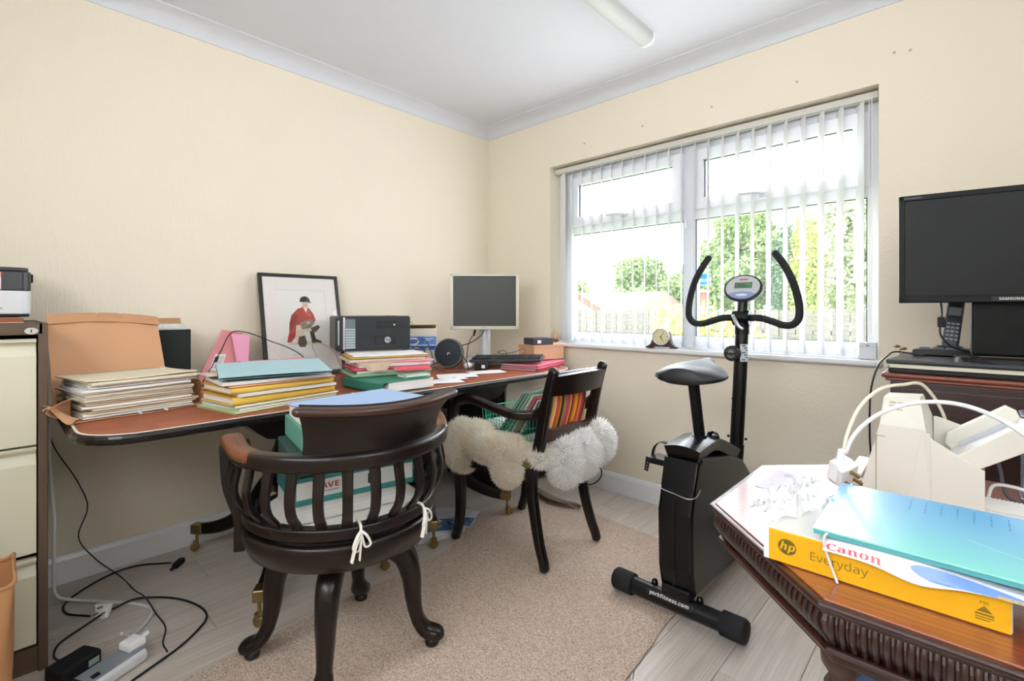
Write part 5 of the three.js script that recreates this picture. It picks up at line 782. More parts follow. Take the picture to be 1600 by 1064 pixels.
// ---------------------------------------------------------------- filing cabinet, drawers facing +x
{
  const z0 = 2.466, z1 = 2.936, x1 = 0.61, H = 1.060, o = thing('filing_cabinet', 'brown steel filing cabinet with three cream drawers beside the desk', 'filing cabinet', [0.32, 0, 2.70]);
  const brown = std({ color: 0x5e4b3b, roughness: 0.5 }), cream = std({ color: 0xdad6bf, roughness: 0.45 }), G = (g) => mv(Array.isArray(g) ? join(g) : g, -0.32, 0, -2.70), B = (xa, xb, ya, yb, za, zb, r = 0.003) => box(xb - xa, yb - ya, zb - za, (xa + xb) / 2, (ya + yb) / 2, (za + zb) / 2, r);
  part('carcass', G([B(0.02, x1, 0, H, z0, z0 + 0.022), B(0.02, x1, 0, H, z1 - 0.022, z1), B(0.02, x1, H - 0.036, H, z0 + 0.01, z1 - 0.01), B(0.02, x1 - 0.012, 0, 0.075, z0 + 0.01, z1 - 0.01), B(0.02, 0.04, 0, H, z0, z1)]), brown, o);
  for (const [ya, yb] of [[0.10, 0.33], [0.375, 0.66], [0.70, 0.99]]) part('drawer_box', G(B(0.06, x1 - 0.028, ya, yb, z0 + 0.035, z1 - 0.035, 0.002)), brown, o);
  const h = 0.322, pr = [[0, 0], [0.024, 0], [0.026, 0.003], [0.026, h - 0.052], [0.018, h - 0.036], [0.012, h - 0.022], [0.014, h - 0.012], [0.028, h - 0.010], [0.030, h - 0.002], [0.026, h], [0, h]];
  for (const y of [0.086, 0.362, 0.690]) {
    const hh = y < 0.1 ? h - 0.062 : h; const prof = pr.map(([x, yy]) => [x, yy > 0.1 ? yy - (h - hh) : yy]);
    const d = part('drawer', G(mv(flipFaces(rot(slab(prof, z1 - z0 - 0.052, 0).translate(0, 0, 0), 0, 0).scale(1, 1, 1)), x1 - 0.030, y, z0 + 0.026)), cream, o);
    part('label_holder', G(B(x1 - 0.004, x1 - 0.0015, y + hh * 0.55, y + hh * 0.55 + 0.03, 2.66, 2.74, 0.0005)), M.steel, d);
  }
  part('lock', G([mv(rot(cyl(0.0125, 0.0125, 0.008, 0, 0, 0, 24), 0, 0, Math.PI / 2).scale(1, 0.8, 1.2), x1 + 0.002, 1.036, 2.503)]), M.steel, o);
  part('keyhole', G(B(x1 + 0.005, x1 + 0.0068, 1.031, 1.041, 2.502, 2.5045, 0)), M.blackMatt, o);
  const b = thing('wooden_board', 'thin orange-brown wooden board lying on the filing cabinet', 'board', [0.32, H + 0.0005, 2.70]);
  part('board', box(0.52, 0.014, 0.40, 0.0, 0.007, 0.018, 0.002), M.boardWood ??= std({ map: woodTex([132, 66, 30], [176, 96, 52], 470, [0.6, 0.12], 50), roughness: 0.5 }), b);
  part('edge_strip', box(0.522, 0.002, 0.402, 0.0, 0.0005 + 0.0005, 0.018, 0.0005), cardM(0xc9b89c), b);
  // small office machine on the board
  const p = thing('label_printer', 'small black and white office machine with a pink sticker on the filing cabinet', 'machine', [0.19, H + 0.0155, 2.62]);
  const sh = (y0, y1, w, mat, nm, r = 0.03) => part(nm, mv(flatSlab(rrect(-0.10, 0.10, -w, w, r), y1 - y0, 0.003), 0, y0, 0), mat, p);
  sh(0, 0.010, 0.126, M.blackMatt, 'base'); sh(0.010, 0.090, 0.130, std({ color: 0xdfe3e6, roughness: 0.35 }), 'lower_body'); sh(0.091, 0.156, 0.130, std({ color: 0x34373b, roughness: 0.3 }), 'upper_body'); sh(0.157, 0.170, 0.124, std({ color: 0x2a2c2f, roughness: 0.35 }), 'lid');
  part('side_catch', box(0.03, 0.03, 0.008, 0.05, 0.135, -0.132, 0.003), M.blackMatt, p);
  const t = print(256, 160, (c) => { c.fillStyle = '#f3c9d2'; c.fillRect(0, 0, 256, 160); c.fillStyle = '#f29a80'; c.fillRect(0, 0, 256, 48); c.fillStyle = '#e6dfe8'; c.fillRect(0, 52, 256, 48); c.fillStyle = '#c9284c'; c.beginPath(); c.ellipse(96, 76, 62, 13, -0.25, 0, 7); c.fill(); c.fillStyle = '#2fa38c'; c.fillRect(104, 112, 36, 40); c.fillStyle = '#d25a7a'; c.beginPath(); c.arc(60, 26, 16, 0, 7); c.fill(); c.fillStyle = '#3a3434'; c.fillRect(170, 24, 74, 10); c.fillRect(176, 40, 60, 4); c.fillRect(186, 74, 58, 9); c.fillRect(204, 126, 36, 9); });
  part('sticker', uvFace(box(0.001, 0.060, 0.17, 0.1005, 0.123, 0.028, 0), 'z', 'y', true), std({ map: t, roughness: 0.4 }), p);
  part('badge', box(0.001, 0.006, 0.03, 0.1005, 0.03, -0.045, 0), std({ color: 0xa8aa98, roughness: 0.4 }), p);
}
{ // kraft paper sack in front of it
  const o = thing('paper_sack', 'brown kraft paper sack standing open in front of the filing cabinet', 'bag', [0.785, 0, 2.672]);
  const kraft = std({ color: 0xc48f62, roughness: 0.85 }), P = [], I = [], q = 40, n = 12;
  for (let j = 0; j <= n; j++) for (let k = 0; k <= q; k++) { const a = k / q * 6.2832, v = j / n, e = 0.28, cs = Math.cos(a), sn = Math.sin(a), w = 1 + 0.10 * v + 0.03 * Math.sin(a * 5 + v * 6) * v; P.push(0.10 * Math.sign(cs) * Math.abs(cs) ** e * w, 0.405 * v + 0.012 * Math.sin(a * 3) * v, 0.12 * Math.sign(sn) * Math.abs(sn) ** e * w); }
  for (let j = 0; j < n; j++) for (let k = 0; k < q; k++) { const a = j * (q + 1) + k; I.push(a, a + q + 1, a + 1, a + 1, a + q + 1, a + q + 2); }
  const g = new THREE.BufferGeometry(); g.setAttribute('position', new THREE.Float32BufferAttribute(P, 3)); g.setIndex(I); g.computeVertexNormals();
  part('bag_wall', uvm(flat(g)), kraft, o);
  part('rim_fold', sweep(Array.from({ length: q }, (_, k) => { const i = (n * (q + 1) + k) * 3; return V(P[i], P[i + 1], P[i + 2]); }), [0.003, 0.006], { sides: 6, closed: true }), kraft, o);
  part('contents', mv(flatSlab(rrect(-0.095, 0.095, -0.11, 0.11, 0.02), 0.30, 0.01), 0, 0.004, 0), cardM(0xbf9a76), o);
}
{ // white-fronted cabinet under the far end of the desk
  const o = thing('white_cabinet', 'low dark-sided cabinet with a white front under the far end of the desk', 'cabinet', [0.36, 0, 0.245]);
  part('carcass', box(0.54, 0.66, 0.45, -0.005, 0.335, 0, 0.004), M.ebony, o);
  const d = part('door', box(0.018, 0.47, 0.452, 0.274, 0.44, 0, 0.004), std({ color: 0xdcd9cf, roughness: 0.5 }), o);
  part('handle', [sweep(curve([[0.292, 0.612, -0.085], [0.305, 0.612, -0.08], [0.305, 0.612, 0.055], [0.292, 0.612, 0.06]], 14), [0.005, 0.007], { sides: 10 })], std({ color: 0xe6e3d8, roughness: 0.4 }), d);
  part('plinth_strip', box(0.016, 0.06, 0.448, 0.272, 0.055, 0, 0.002), std({ color: 0x8a7454, roughness: 0.6 }), o);
}
// ---------------------------------------------------------------- bureau by the window wall and what stands on it
{
  const o = thing('bureau', 'dark mahogany bureau with a moulded top under the wide black monitor', 'bureau', [2.95, 0, 0.32]);
  const W = 0.93, D = 0.585, G = (g) => mv(g, 0, 0, 0);
  M.bureauWood = phy({ map: woodTex([26, 11, 10], [62, 27, 20], 485, [0.6, 0.14], 50), roughness: 0.36, clearcoat: 0.35, clearcoatRoughness: 0.25 });
  part('carcass', box(W, 0.80, D, 0, 0.475, 0, 0.004), M.bureauWood, o);
  part('top_board', [box(W + 0.045, 0.016, D + 0.02, 0, 0.891, 0.004, 0.007), box(W + 0.025, 0.010, D + 0.008, 0, 0.879, 0.002, 0.004)], M.boardRed ??= phy({ map: woodTex([84, 36, 20], [150, 74, 42], 480, [0.7, 0.12], 50), roughness: 0.35, clearcoat: 0.4, clearcoatRoughness: 0.2 }), o);
  part('fall_front', box(W - 0.05, 0.36, 0.012, 0, 0.675, D / 2 + 0.004, 0.003), M.bureauWood, o);
  for (const [y, h] of [[0.40, 0.14], [0.235, 0.15]]) for (const s of [-1, 1]) { const d = part('drawer', box(W / 2 - 0.03, h, 0.014, s * (W / 4 - 0.006), y, D / 2 + 0.004, 0.003), M.bureauWood, o); part('knob', mv(rot(lathe([[0.0001, 0.026], [0.012, 0.024], [0.015, 0.016], [0.007, 0.008], [0.007, 0]], 16), Math.PI / 2), s * (W / 4 - 0.006), y, D / 2 + 0.011), M.brass, d); }
  part('plinth', box(W + 0.02, 0.09, D + 0.01, 0, 0.045, 0, 0.006), M.bureauWood, o);
  const b1 = thing('black_portfolio', 'thick black portfolio lying at the bottom of the layers on the bureau', 'portfolio', [2.90, 0.8998, 0.36]);
  part('cover', box(0.84, 0.013, 0.49, 0, 0.0068, 0.01, 0.003), M.blackMatt, b1);
  const b2 = thing('cream_ledger', 'wide cream edged book between the black portfolio and the grey blotter', 'book', [2.90, 0.9138, 0.36]);
  part('pages', box(0.835, 0.013, 0.475, 0, 0.0075, 0.012, 0.002), std({ color: 0xd8d3c0, roughness: 0.8 }), b2); part('boards', [box(0.85, 0.0018, 0.49, 0, 0.0009, 0.008, 0.0005), box(0.85, 0.0018, 0.49, 0, 0.0148, 0.008, 0.0005)], cardM(0x4b4a44), b2);
  const b3 = thing('desk_blotter', 'shiny dark grey desk blotter on top of the bureau layers', 'blotter', [2.90, 0.9306, 0.36]);
  part('board', mv(flatSlab([[-0.425, 0.255], [0.425, 0.255], [0.425, -0.25], [-0.37, -0.25], [-0.40, -0.1]], 0.011, 0.003), 0, 0, 0), std({ color: 0x383b40, roughness: 0.32 }), b3);
}
{ // wide monitor
  const th = 0.148, o = thing('black_monitor', 'wide black computer monitor on a broad stand on the bureau', 'monitor', [2.7535, 0.9418, 0.5135], th);
  const w = 0.51, h = 0.345, y0 = 0.180, m = phy({ color: 0x070809, roughness: 0.5, specularIntensity: 0.5 });
  const bz = (x0, x1, ya, yb) => box(x1 - x0, yb - ya, 0.022, (x0 + x1) / 2, (ya + yb) / 2, 0.004, 0.003);
  part('bezel', [bz(-w / 2, -w / 2 + 0.016, y0, y0 + h), bz(w / 2 - 0.016, w / 2, y0, y0 + h), bz(-w / 2, w / 2, y0, y0 + 0.024), bz(-w / 2, w / 2, y0 + h - 0.018, y0 + h)], m, o);
  part('back_shell', box(w - 0.004, h - 0.004, 0.04, 0, y0 + h / 2, -0.018, 0.01), m, o);
  part('screen', box(w - 0.03, h - 0.04, 0.004, 0, y0 + 0.023 + (h - 0.041) / 2, 0.0105, 0.001), phy({ color: 0x141617, roughness: 0.45, specularIntensity: 0.5 }), o, 'switched-off dark screen');
  const t = print(512, 80, (c) => { c.fillStyle = '#101113'; c.fillRect(0, 0, 512, 80); c.fillStyle = '#c9ccd0'; c.font = 'bold 66px sans-serif'; c.textAlign = 'center'; c.fillText('SAMSUNG', 256, 64, 490); });
  part('lettering', uvFace(box(0.085, 0.0125, 0.0006, 0.005, y0 + 0.0115, 0.0153, 0), 'x', 'y'), std({ map: t, roughness: 0.4 }), o);
  part('bezel_print', uvFace(box(0.045, 0.006, 0.0006, -0.22, y0 + h - 0.009, 0.0153, 0), 'x', 'y'), std({ map: print(128, 20, (c) => { c.fillStyle = '#101113'; c.fillRect(0, 0, 128, 20); c.fillStyle = '#43464a'; c.fillRect(4, 7, 116, 6); }), roughness: 0.4 }), o);
  part('stand_neck', box(0.22, 0.20, 0.03, 0.035, 0.115, -0.045, 0.008), m, o); 
  part('stand_base', mv(flat(new THREE.CylinderGeometry(0.5, 0.5, 1, 56)).scale(0.30, 0.012, 0.22), 0.035, 0.0062, -0.03), std({ color: 0x1a1b1e, roughness: 0.25 }), o);
}
{ // cordless phone, answering machine, bits
  const o = thing('cordless_phone', 'black cordless telephone handset upright in its cradle behind the monitor', 'telephone', [2.618, 0.9418, 0.255], 0.1);
  const hs = mv(rot(box(0.048, 0.185, 0.022, 0, 0.0925, 0, 0.009), -0.16, 0, -0.12), 0.0, 0.018, 0); part('handset', hs, std({ color: 0x25282c, roughness: 0.35 }), o);
  part('handset_screen', mv(rot(box(0.034, 0.03, 0.002, 0, 0.135, 0.0112, 0.0005), -0.16, 0, -0.12), 0, 0.018, 0), std({ color: 0x8a929c, roughness: 0.3 }), o);
  const kg = box(0.009, 0.006, 0.002, 0, 0, 0, 0.0005); for (let r = 0; r < 5; r++) for (let c = 0; c < 3; c++) part('key', mv(rot(mv(kg.clone(), (c - 1) * 0.0125, 0.035 + r * 0.014, 0.0115), -0.16, 0, -0.12), 0, 0.018, 0), std({ color: 0x9aa0a6, roughness: 0.4 }), o);
  part('cradle', box(0.075, 0.03, 0.07, 0, 0.015, 0, 0.008), M.black, o);
  const a = thing('answering_machine', 'low black answering machine with grey keys under the monitor edge', 'machine', [2.605, 0.9418, 0.338], 0.1);
  part('body', mv(flatSlab([[-0.085, 0.05], [0.085, 0.05], [0.075, -0.05], [-0.06, -0.05]], 0.022, 0.005), 0, 0, 0), M.black, a);
  for (let k = 0; k < 4; k++) part('key', box(0.03, 0.007, 0.024, -0.05 + k * 0.036, 0.0245, 0.006, 0.002), std({ color: 0x5a6068, roughness: 0.4 }), a);
  const b = thing('brass_tap_key', 'small brass key standing on the corner of the bureau', 'ornament', [2.478, 0.8998, 0.23], 0.3);
  part('stem', mv(lathe([[0.0001, 0], [0.008, 0], [0.008, 0.004], [0.003, 0.008], [0.003, 0.05], [0.0001, 0.052]], 14), 0, 0, 0), M.brass, b); part('wing', [mv(ball(0.008, 0, 0, 0, 1.5, 0.7, 0.5), -0.01, 0.062, 0), mv(ball(0.008, 0, 0, 0, 1.5, 0.7, 0.5), 0.01, 0.054, 0)], M.brass, b);
  cable('bureau_cable', 'black cable hanging down beside the bureau', [[2.56, 0.948, 0.47], [2.49, 0.955, 0.44], [2.47, 0.945, 0.56], [2.455, 0.915, 0.64], [2.44, 0.85, 0.645], [2.435, 0.70, 0.64], [2.44, 0.55, 0.62], [2.44, 0.3, 0.60], [2.44, 0.02, 0.58]], 0.0028, M.black);
  cable('monitor_lead', 'black lead with a block hanging behind the wide monitor', [[2.60, 1.15, 0.47], [2.605, 1.09, 0.475], [2.602, 1.02, 0.48], [2.625, 0.985, 0.47], [2.66, 0.968, 0.43], [2.68, 0.962, 0.40]], 0.003, M.black);
  solo('ferrite_block', 'small black block on the lead behind the wide monitor', 'block', box(0.02, 0.034, 0.02, 2.604, 1.06, 0.4775, 0.004), M.blackMatt);
}
// ---------------------------------------------------------------- on the swivel chair
{
  const th = -1.794, c = Math.cos(th), s = Math.sin(th), at = (x, y, z) => [1.205 + x * c + z * s, y, 1.81 - x * s + z * c];     // chair axes: +x to its side, +z forward
  const cu = thing('seat_pad', 'flat white seat pad tied to the swivel chair with white tapes', 'cushion', at(0, 0.4665, 0), th);
  part('pad', mv(lathe([[0.0001, 0], [0.22, 0], [0.238, 0.004], [0.238, 0.016], [0.22, 0.021], [0.0001, 0.022]], 40), 0, 0, 0.0), std({ color: 0xe4e0d6, roughness: 0.9 }), cu);
  const tie = (a) => { const P = (r, y, da = 0) => [Math.sin(a + da) * r, y, -Math.cos(a + da) * r]; const R = 0.292; return [
    wire([P(0.235, 0.014), P(0.242, 0.052), P(0.268, 0.056), P(R + 0.003, 0.054), P(R + 0.012, 0.036)], 0.004, 20), 
    sweep(curve([P(R + 0.01, 0.045), P(R + 0.022, 0.035, -0.04), P(R + 0.022, 0.008, -0.07), P(R + 0.02, 0.004, -0.03), P(R + 0.014, 0.035)], 20), [0.005, 0.0025], { sides: 8 }), sweep(curve([P(R + 0.01, 0.045), P(R + 0.022, 0.035, 0.04), P(R + 0.024, 0.002, 0.07), P(R + 0.02, -0.004, 0.03), P(R + 0.014, 0.035)], 20), [0.005, 0.0025], { sides: 8 }),
    sweep(curve([P(R + 0.012, 0.04), P(R + 0.02, 0.01, 0.01), P(R + 0.02, -0.028, 0.02)], 12), [0.006, 0.0025], { sides: 8 }), sweep(curve([P(R + 0.012, 0.04), P(R + 0.024, 0.015, 0.05), P(R + 0.022, -0.030, 0.085)], 12), [0.006, 0.0025], { sides: 8 })]; };
  for (const a of [0.116, -0.579]) part('tie', tie(a), std({ color: 0xebe7dd, roughness: 0.9 }), cu);
  const bf = (n, lab, x, y, z, r, w, h, d, hex, spine, draw) => { const o = thing(n, lab, 'file', at(x, y, z), th + r); part('case', box(w, h, d, 0, h / 2, 0, 0.003), cardM(hex), o); part('page_block', box(w - 0.012, h - 0.014, 0.004, 0, h / 2, d / 2 + 0.001, 0.0005), M.pages, o); part('spine_label', uvFace(box(w - 0.012, h - 0.012, 0.0012, 0, h / 2, -d / 2 - 0.0006, 0), 'x', 'y', true), std({ map: print(512, 128, draw), roughness: 0.6 }), o); return o; };
  const under = thing('paper_bundle', 'thick bundle of white papers on the seat pad of the swivel chair', 'papers', at(0.01, 0.4895, 0.01), th + 0.05); part('sheets', sheaf(0.33, 0.25, 0.05, 8, 0.003), M.pages, under);
  bf('box_file', 'white box file with teal edges on the swivel chair, its spine to the slats', -0.005, 0.545, 0.0, 0.03, 0.36, 0.075, 0.25, 0x3c8a88, 0, (x, w, h) => { x.fillStyle = '#3c8f8c'; x.fillRect(0, 0, w, h); x.fillStyle = '#e6e6e2'; x.fillRect(0, 6, w, 98); x.fillStyle = '#b2383c'; x.font = 'bold 44px sans-serif'; x.fillText('AVE', 96, 60); x.fillStyle = '#8f9296'; x.fillRect(100, 74, 70, 5); x.fillStyle = '#2f6fb0'; x.fillRect(212, 30, 8, 40); x.fillRect(212, 66, 22, 6); x.fillStyle = '#16181a'; x.fillRect(300, 24, 22, 60); x.fillRect(344, 24, 16, 60); x.fillRect(326, 40, 12, 14); });
  bf('box_file', 'dark green box file lying on the white box file in the swivel chair', 0.0, 0.621, 0.0, -0.03, 0.355, 0.07, 0.25, 0x24493f, 0, (x, w, h) => { x.fillStyle = '#234a40'; x.fillRect(0, 0, w, h); x.fillStyle = '#1a3a32'; x.fillRect(20, 30, w - 40, 60); });
  const gw = thing('lever_arch_file', 'green and white marbled file lying below the pale blue folder in the swivel chair', 'file', at(-0.03, 0.692, 0.015), th + 0.02);
  part('case', box(0.36, 0.066, 0.25, 0, 0.033, 0, 0.004), cardM(0x5f9a86), gw); part('page_block', box(0.002, 0.055, 0.235, -0.1805, 0.033, 0, 0.0003), M.pages, gw); part('spine_patch', box(0.0015, 0.05, 0.10, -0.1812, 0.034, -0.06, 0), cardM(0xc6d8c4), gw);
  const o = thing('paper_bundle', 'papers sticking out beneath the pale blue folder in the swivel chair', 'papers', at(-0.025, 0.7585, 0.0), th); part('sheets', sheaf(0.33, 0.22, 0.032, 21, 0.001), M.pages, o);
  const b = thing('blue_folder', 'pale sky-blue folder lying on the files in the swivel chair', 'folder', [1.243, 0.806, 1.775], Math.atan2(-(1.63 - 1.992), 1.156 - 1.187)); 
  part('front_cover', mv(sheaf(0.365, 0.245, 0.0016, 61, 0.002), 0, 0.003, 0), cardM(0xa3bcdf), b); part('back_cover', mv(sheaf(0.362, 0.245, 0.0014, 60, 0.001), 0.003, -0.0012, 0.002), cardM(0xd7a7a4), b);
}
// ---------------------------------------------------------------- sheepskin, basket and files on the armchair
{
  const o = thing('sheepskin', 'shaggy cream sheepskin draped over the seat of the regency armchair', 'sheepskin', [1.12, 0, 0.82]);
  // hide and fleece: soft lobes over the seat, the near side, the front corner and the back
  const E = [[1.11, 0.470, 0.83, 0.25, 0.035, 0.25], [0.905, 0.455, 1.045, 0.085, 0.110, 0.065], [0.965, 0.500, 1.02, 0.09, 0.06, 0.07], [1.09, 0.478, 1.045, 0.13, 0.050, 0.06], [1.205, 0.425, 1.050, 0.062, 0.078, 0.048], [1.16, 0.480, 1.01, 0.12, 0.045, 0.06], [1.395, 0.445, 0.885, 0.05, 0.085, 0.065], [1.395, 0.455, 0.78, 0.055, 0.085, 0.11], [1.39, 0.480, 0.64, 0.055, 0.080, 0.075], [1.33, 0.475, 0.82, 0.06, 0.035, 0.20]];
  part('hide', E.map(([x, y, z, a, b, c]) => ball(1, 0, 0, 0, a * 0.84, b * 0.84, c * 0.84).translate(x - 1.12, y, z - 0.82)), std({ color: 0xe3d2b6, roughness: 1 }), o);
  // wool: tufts of tapered strands
  const tuft = (() => { const P = [], I = []; for (let q = 0; q < 6; q++) { const a = q * 1.05 + 0.3, dx = Math.cos(a) * 0.34, dz = Math.sin(a) * 0.34, px = -Math.sin(a) * 0.12, pz = Math.cos(a) * 0.12, b = P.length / 3; P.push(-px, 0, -pz, px, 0, pz, dx * 0.6 - px * 0.9, 0.55, dz * 0.6 - pz * 0.9, dx * 0.6 + px * 0.9, 0.55, dz * 0.6 + pz * 0.9, dx * 1.5, 0.95, dz * 1.5); I.push(b, b + 1, b + 2, b + 1, b + 3, b + 2, b + 2, b + 3, b + 4); } const g = new THREE.BufferGeometry(); g.setAttribute('position', new THREE.Float32BufferAttribute(P, 3)); g.setIndex(I); g.computeVertexNormals(); return g; })();
  const N = 17000, m = new THREE.InstancedMesh(tuft, phy({ color: 0xffffff, roughness: 1, transmission: 0.45, thickness: 0 }), N), ob = new THREE.Object3D(), n = V(), up = V(0, 1, 0), col = new THREE.Color();
  const area = E.map((e) => e[3] * e[4] + e[4] * e[5] + e[3] * e[5]), tot = area.reduce((a, b) => a + b); let i = 0;
  const inside = (x, y, z, k) => E.some((e, q) => q !== k && ((x - e[0]) / e[3]) ** 2 + ((y - e[1]) / e[4]) ** 2 + ((z - e[2]) / e[5]) ** 2 < 0.8);
  for (let tries = 0; i < N && tries < N * 8; tries++) {
    let r = rnd() * tot, k = 0; while (r > area[k]) r -= area[k++]; const e = E[k];
    const zz = rr(-1, 1), a = rr(0, 6.2832), s = Math.sqrt(1 - zz * zz), d = [s * Math.cos(a), zz, s * Math.sin(a)], x = e[0] + d[0] * e[3], y = e[1] + d[1] * e[4], z = e[2] + d[2] * e[5];
    if (inside(x, y, z, k) || (k === 0 && d[1] < 0)) continue;
    n.set(d[0] / e[3], d[1] / e[4], d[2] / e[5]).normalize(); n.x += rr(-0.55, 0.55); n.z += rr(-0.55, 0.55); n.y += rr(-1.0, 0.15); n.normalize();
    ob.position.set(x - 1.12 - n.x * 0.006, y - n.y * 0.006, z - 0.82 - n.z * 0.006); ob.quaternion.setFromUnitVectors(up, n); ob.rotateY(rr(0, 6.28)); const L = rr(0.022, 0.042) * (x > 1.33 ? 1.25 : 1); ob.scale.set(L * 0.7, L, L * 0.7); ob.updateMatrix(); m.setMatrixAt(i, ob.matrix);
    const w = Math.max(0, Math.min(1, (x - 1.24) * 6)) * 0.75 + 0.25 * rnd(), q = fbm(x * 22 + 40, z * 22 + 40, 4096, 4096, 801, 2); col.setRGB(...mix(mix([0.94, 0.83, 0.65], [0.95, 0.90, 0.79], q * 1.3), [0.96, 0.95, 0.94], w)); m.setColorAt(i++, col);
  }
  m.count = i; m.name = 'wool'; m.userData.kind = 'stuff'; shade(m); o.add(m);
}
{ // green wire basket with hanging files
  const o = thing('wire_basket', 'green plastic coated wire basket holding files on the sheepskin', 'basket', [1.10, 0.516, 0.815], -0.12);
  const gm = std({ color: 0x2fae86, roughness: 0.4 }), w = 0.34, d = 0.25, h = 0.105, wr = [];
  const loop = (y, k, r) => sweep([[-w / 2, -d / 2], [w / 2, -d / 2], [w / 2, d / 2], [-w / 2, d / 2]].flatMap(([x, z], i, a) => { const [x2, z2] = a[(i + 1) % 4]; return [0.06, 0.5, 0.94].map((t) => V((x + (x2 - x) * t) * k, y, (z + (z2 - z) * t) * k)); }), [r, r], { sides: 8, closed: true });
  part('rim', loop(h, 1.04, 0.0032), gm, o); part('hoop', [loop(h * 0.55, 1.02, 0.0018), loop(0.003, 0.98, 0.0022)], gm, o);
  for (let k = 0; k <= 16; k++) { const x = -w / 2 + w * k / 16; for (const s of [-1, 1]) part('wire', sweep([V(x * 1.03, h, s * d / 2 * 1.03), V(x, 0.002, s * d / 2 * 0.98)], [0.0015, 0.0015], { sides: 6 }), gm, o); part('wire', sweep([V(x, 0.002, -d / 2), V(x, 0.002, d / 2)], [0.0014, 0.0014], { sides: 6 }), gm, o); }
  for (let k = 1; k < 12; k++) { const z = -d / 2 + d * k / 12; for (const s of [-1, 1]) part('wire', sweep([V(s * w / 2 * 1.03, h, z * 1.03), V(s * w / 2 * 0.98, 0.002, z)], [0.0015, 0.0015], { sides: 6 }), gm, o); }
  const F = (i, lab, col, mat, x, lean, h2, w2 = 0.215, th2 = 0.008, nm = 'hanging_file') => { const q = thing(nm, lab, 'file', [x, 0.525, 0.815], Math.PI / 2 - 0.12); q.rotation.order = 'YXZ'; q.rotation.x = lean; part('cover', [box(w2, h2, 0.0012, 0, h2 / 2, th2 / 2, 0.0004), box(w2, h2 - 0.008, 0.0012, 0, h2 / 2 - 0.004, -th2 / 2, 0.0004), box(w2, 0.0012, th2, 0, 0.0008, 0, 0.0003)], mat ?? cardM(col), q); part('papers', box(w2 - 0.012, h2 - 0.02, th2 - 0.0025, 0, h2 / 2, 0, 0.0006), M.pages, q); part('tab', box(0.045, 0.014, 0.001, -0.06 + i * 0.012, h2 + 0.004, th2 / 2, 0.0003), phy({ color: 0xdfe9e6, roughness: 0.2, transmission: 0.4, thickness: 0 }), q); };
  F(0, 'dark green hanging file leaning at the front of the green wire basket', 0x3f7a62, null, 1.045, 0.72, 0.265);
  F(1, 'mid green hanging file second from the front in the green wire basket', 0x5c9c80, null, 1.068, 0.70, 0.268);
  F(2, 'pale green hanging file with a clear tab in the green wire basket', 0x8fbfa6, null, 1.092, 0.68, 0.27);
  F(3, 'white paper file between the green and red files in the wire basket', 0xe9e6e2, null, 1.118, 0.66, 0.25);
  F(4, 'red file leaning in the middle of the green wire basket', 0xc9474c, null, 1.145, 0.64, 0.23);
  F(5, 'grey-white file behind the red file in the wire basket', 0xd5d6da, null, 1.172, 0.62, 0.22);
  F(6, 'navy blue file at the back of the green wire basket', 0x2c3347, null, 1.186, 0.62, 0.21);
  const w5 = thing('paper_bundle', 'white papers lying flat at the front of the green wire basket', 'papers', [0.985, 0.527, 0.815], Math.PI / 2 - 0.12); part('sheets', sheaf(0.19, 0.10, 0.03, 91, 0.003), M.pages, w5);
  // striped wavy folder against the chair back
  const st = thing('striped_folder', 'folder with wavy orange, yellow, pink and black stripes behind the chair bars', 'folder', [1.332, 0.530, 0.82], Math.PI / 2); st.rotation.order = 'YXZ'; st.rotation.x = 0.12;
  const t = print(512, 512, (c) => { const cols = ['#f0562a', '#f7b52c', '#d43c7c', '#3a342c', '#f7b52c', '#f6e9cf', '#f0622e', '#e8452e', '#f7b52c', '#2f2c26', '#b98f3a', '#d43c7c', '#f0562a', '#f9c440', '#3a342c', '#f0562a', '#f7b52c', '#d8402c']; let x = -40; cols.concat(cols).forEach((col, i) => { const w = 14 + 22 * hash(i, 3, 77); c.fillStyle = col; c.beginPath(); c.moveTo(x, 0); for (let y = 0; y <= 512; y += 16) c.lineTo(x + 26 * Math.sin(y / 120 + 0.4), y); for (let y = 512; y >= 0; y -= 16) c.lineTo(x + w + 2 + 26 * Math.sin(y / 120 + 0.4), y); c.fill(); x += w; }); });
  part('cover', uvFace(box(0.30, 0.225, 0.0025, 0, 0.1125, 0.0, 0.0008), 'x', 'y'), std({ map: t, roughness: 0.5 }), st); part('papers', box(0.29, 0.21, 0.016, 0, 0.108, -0.010, 0.001), M.pages, st);
}
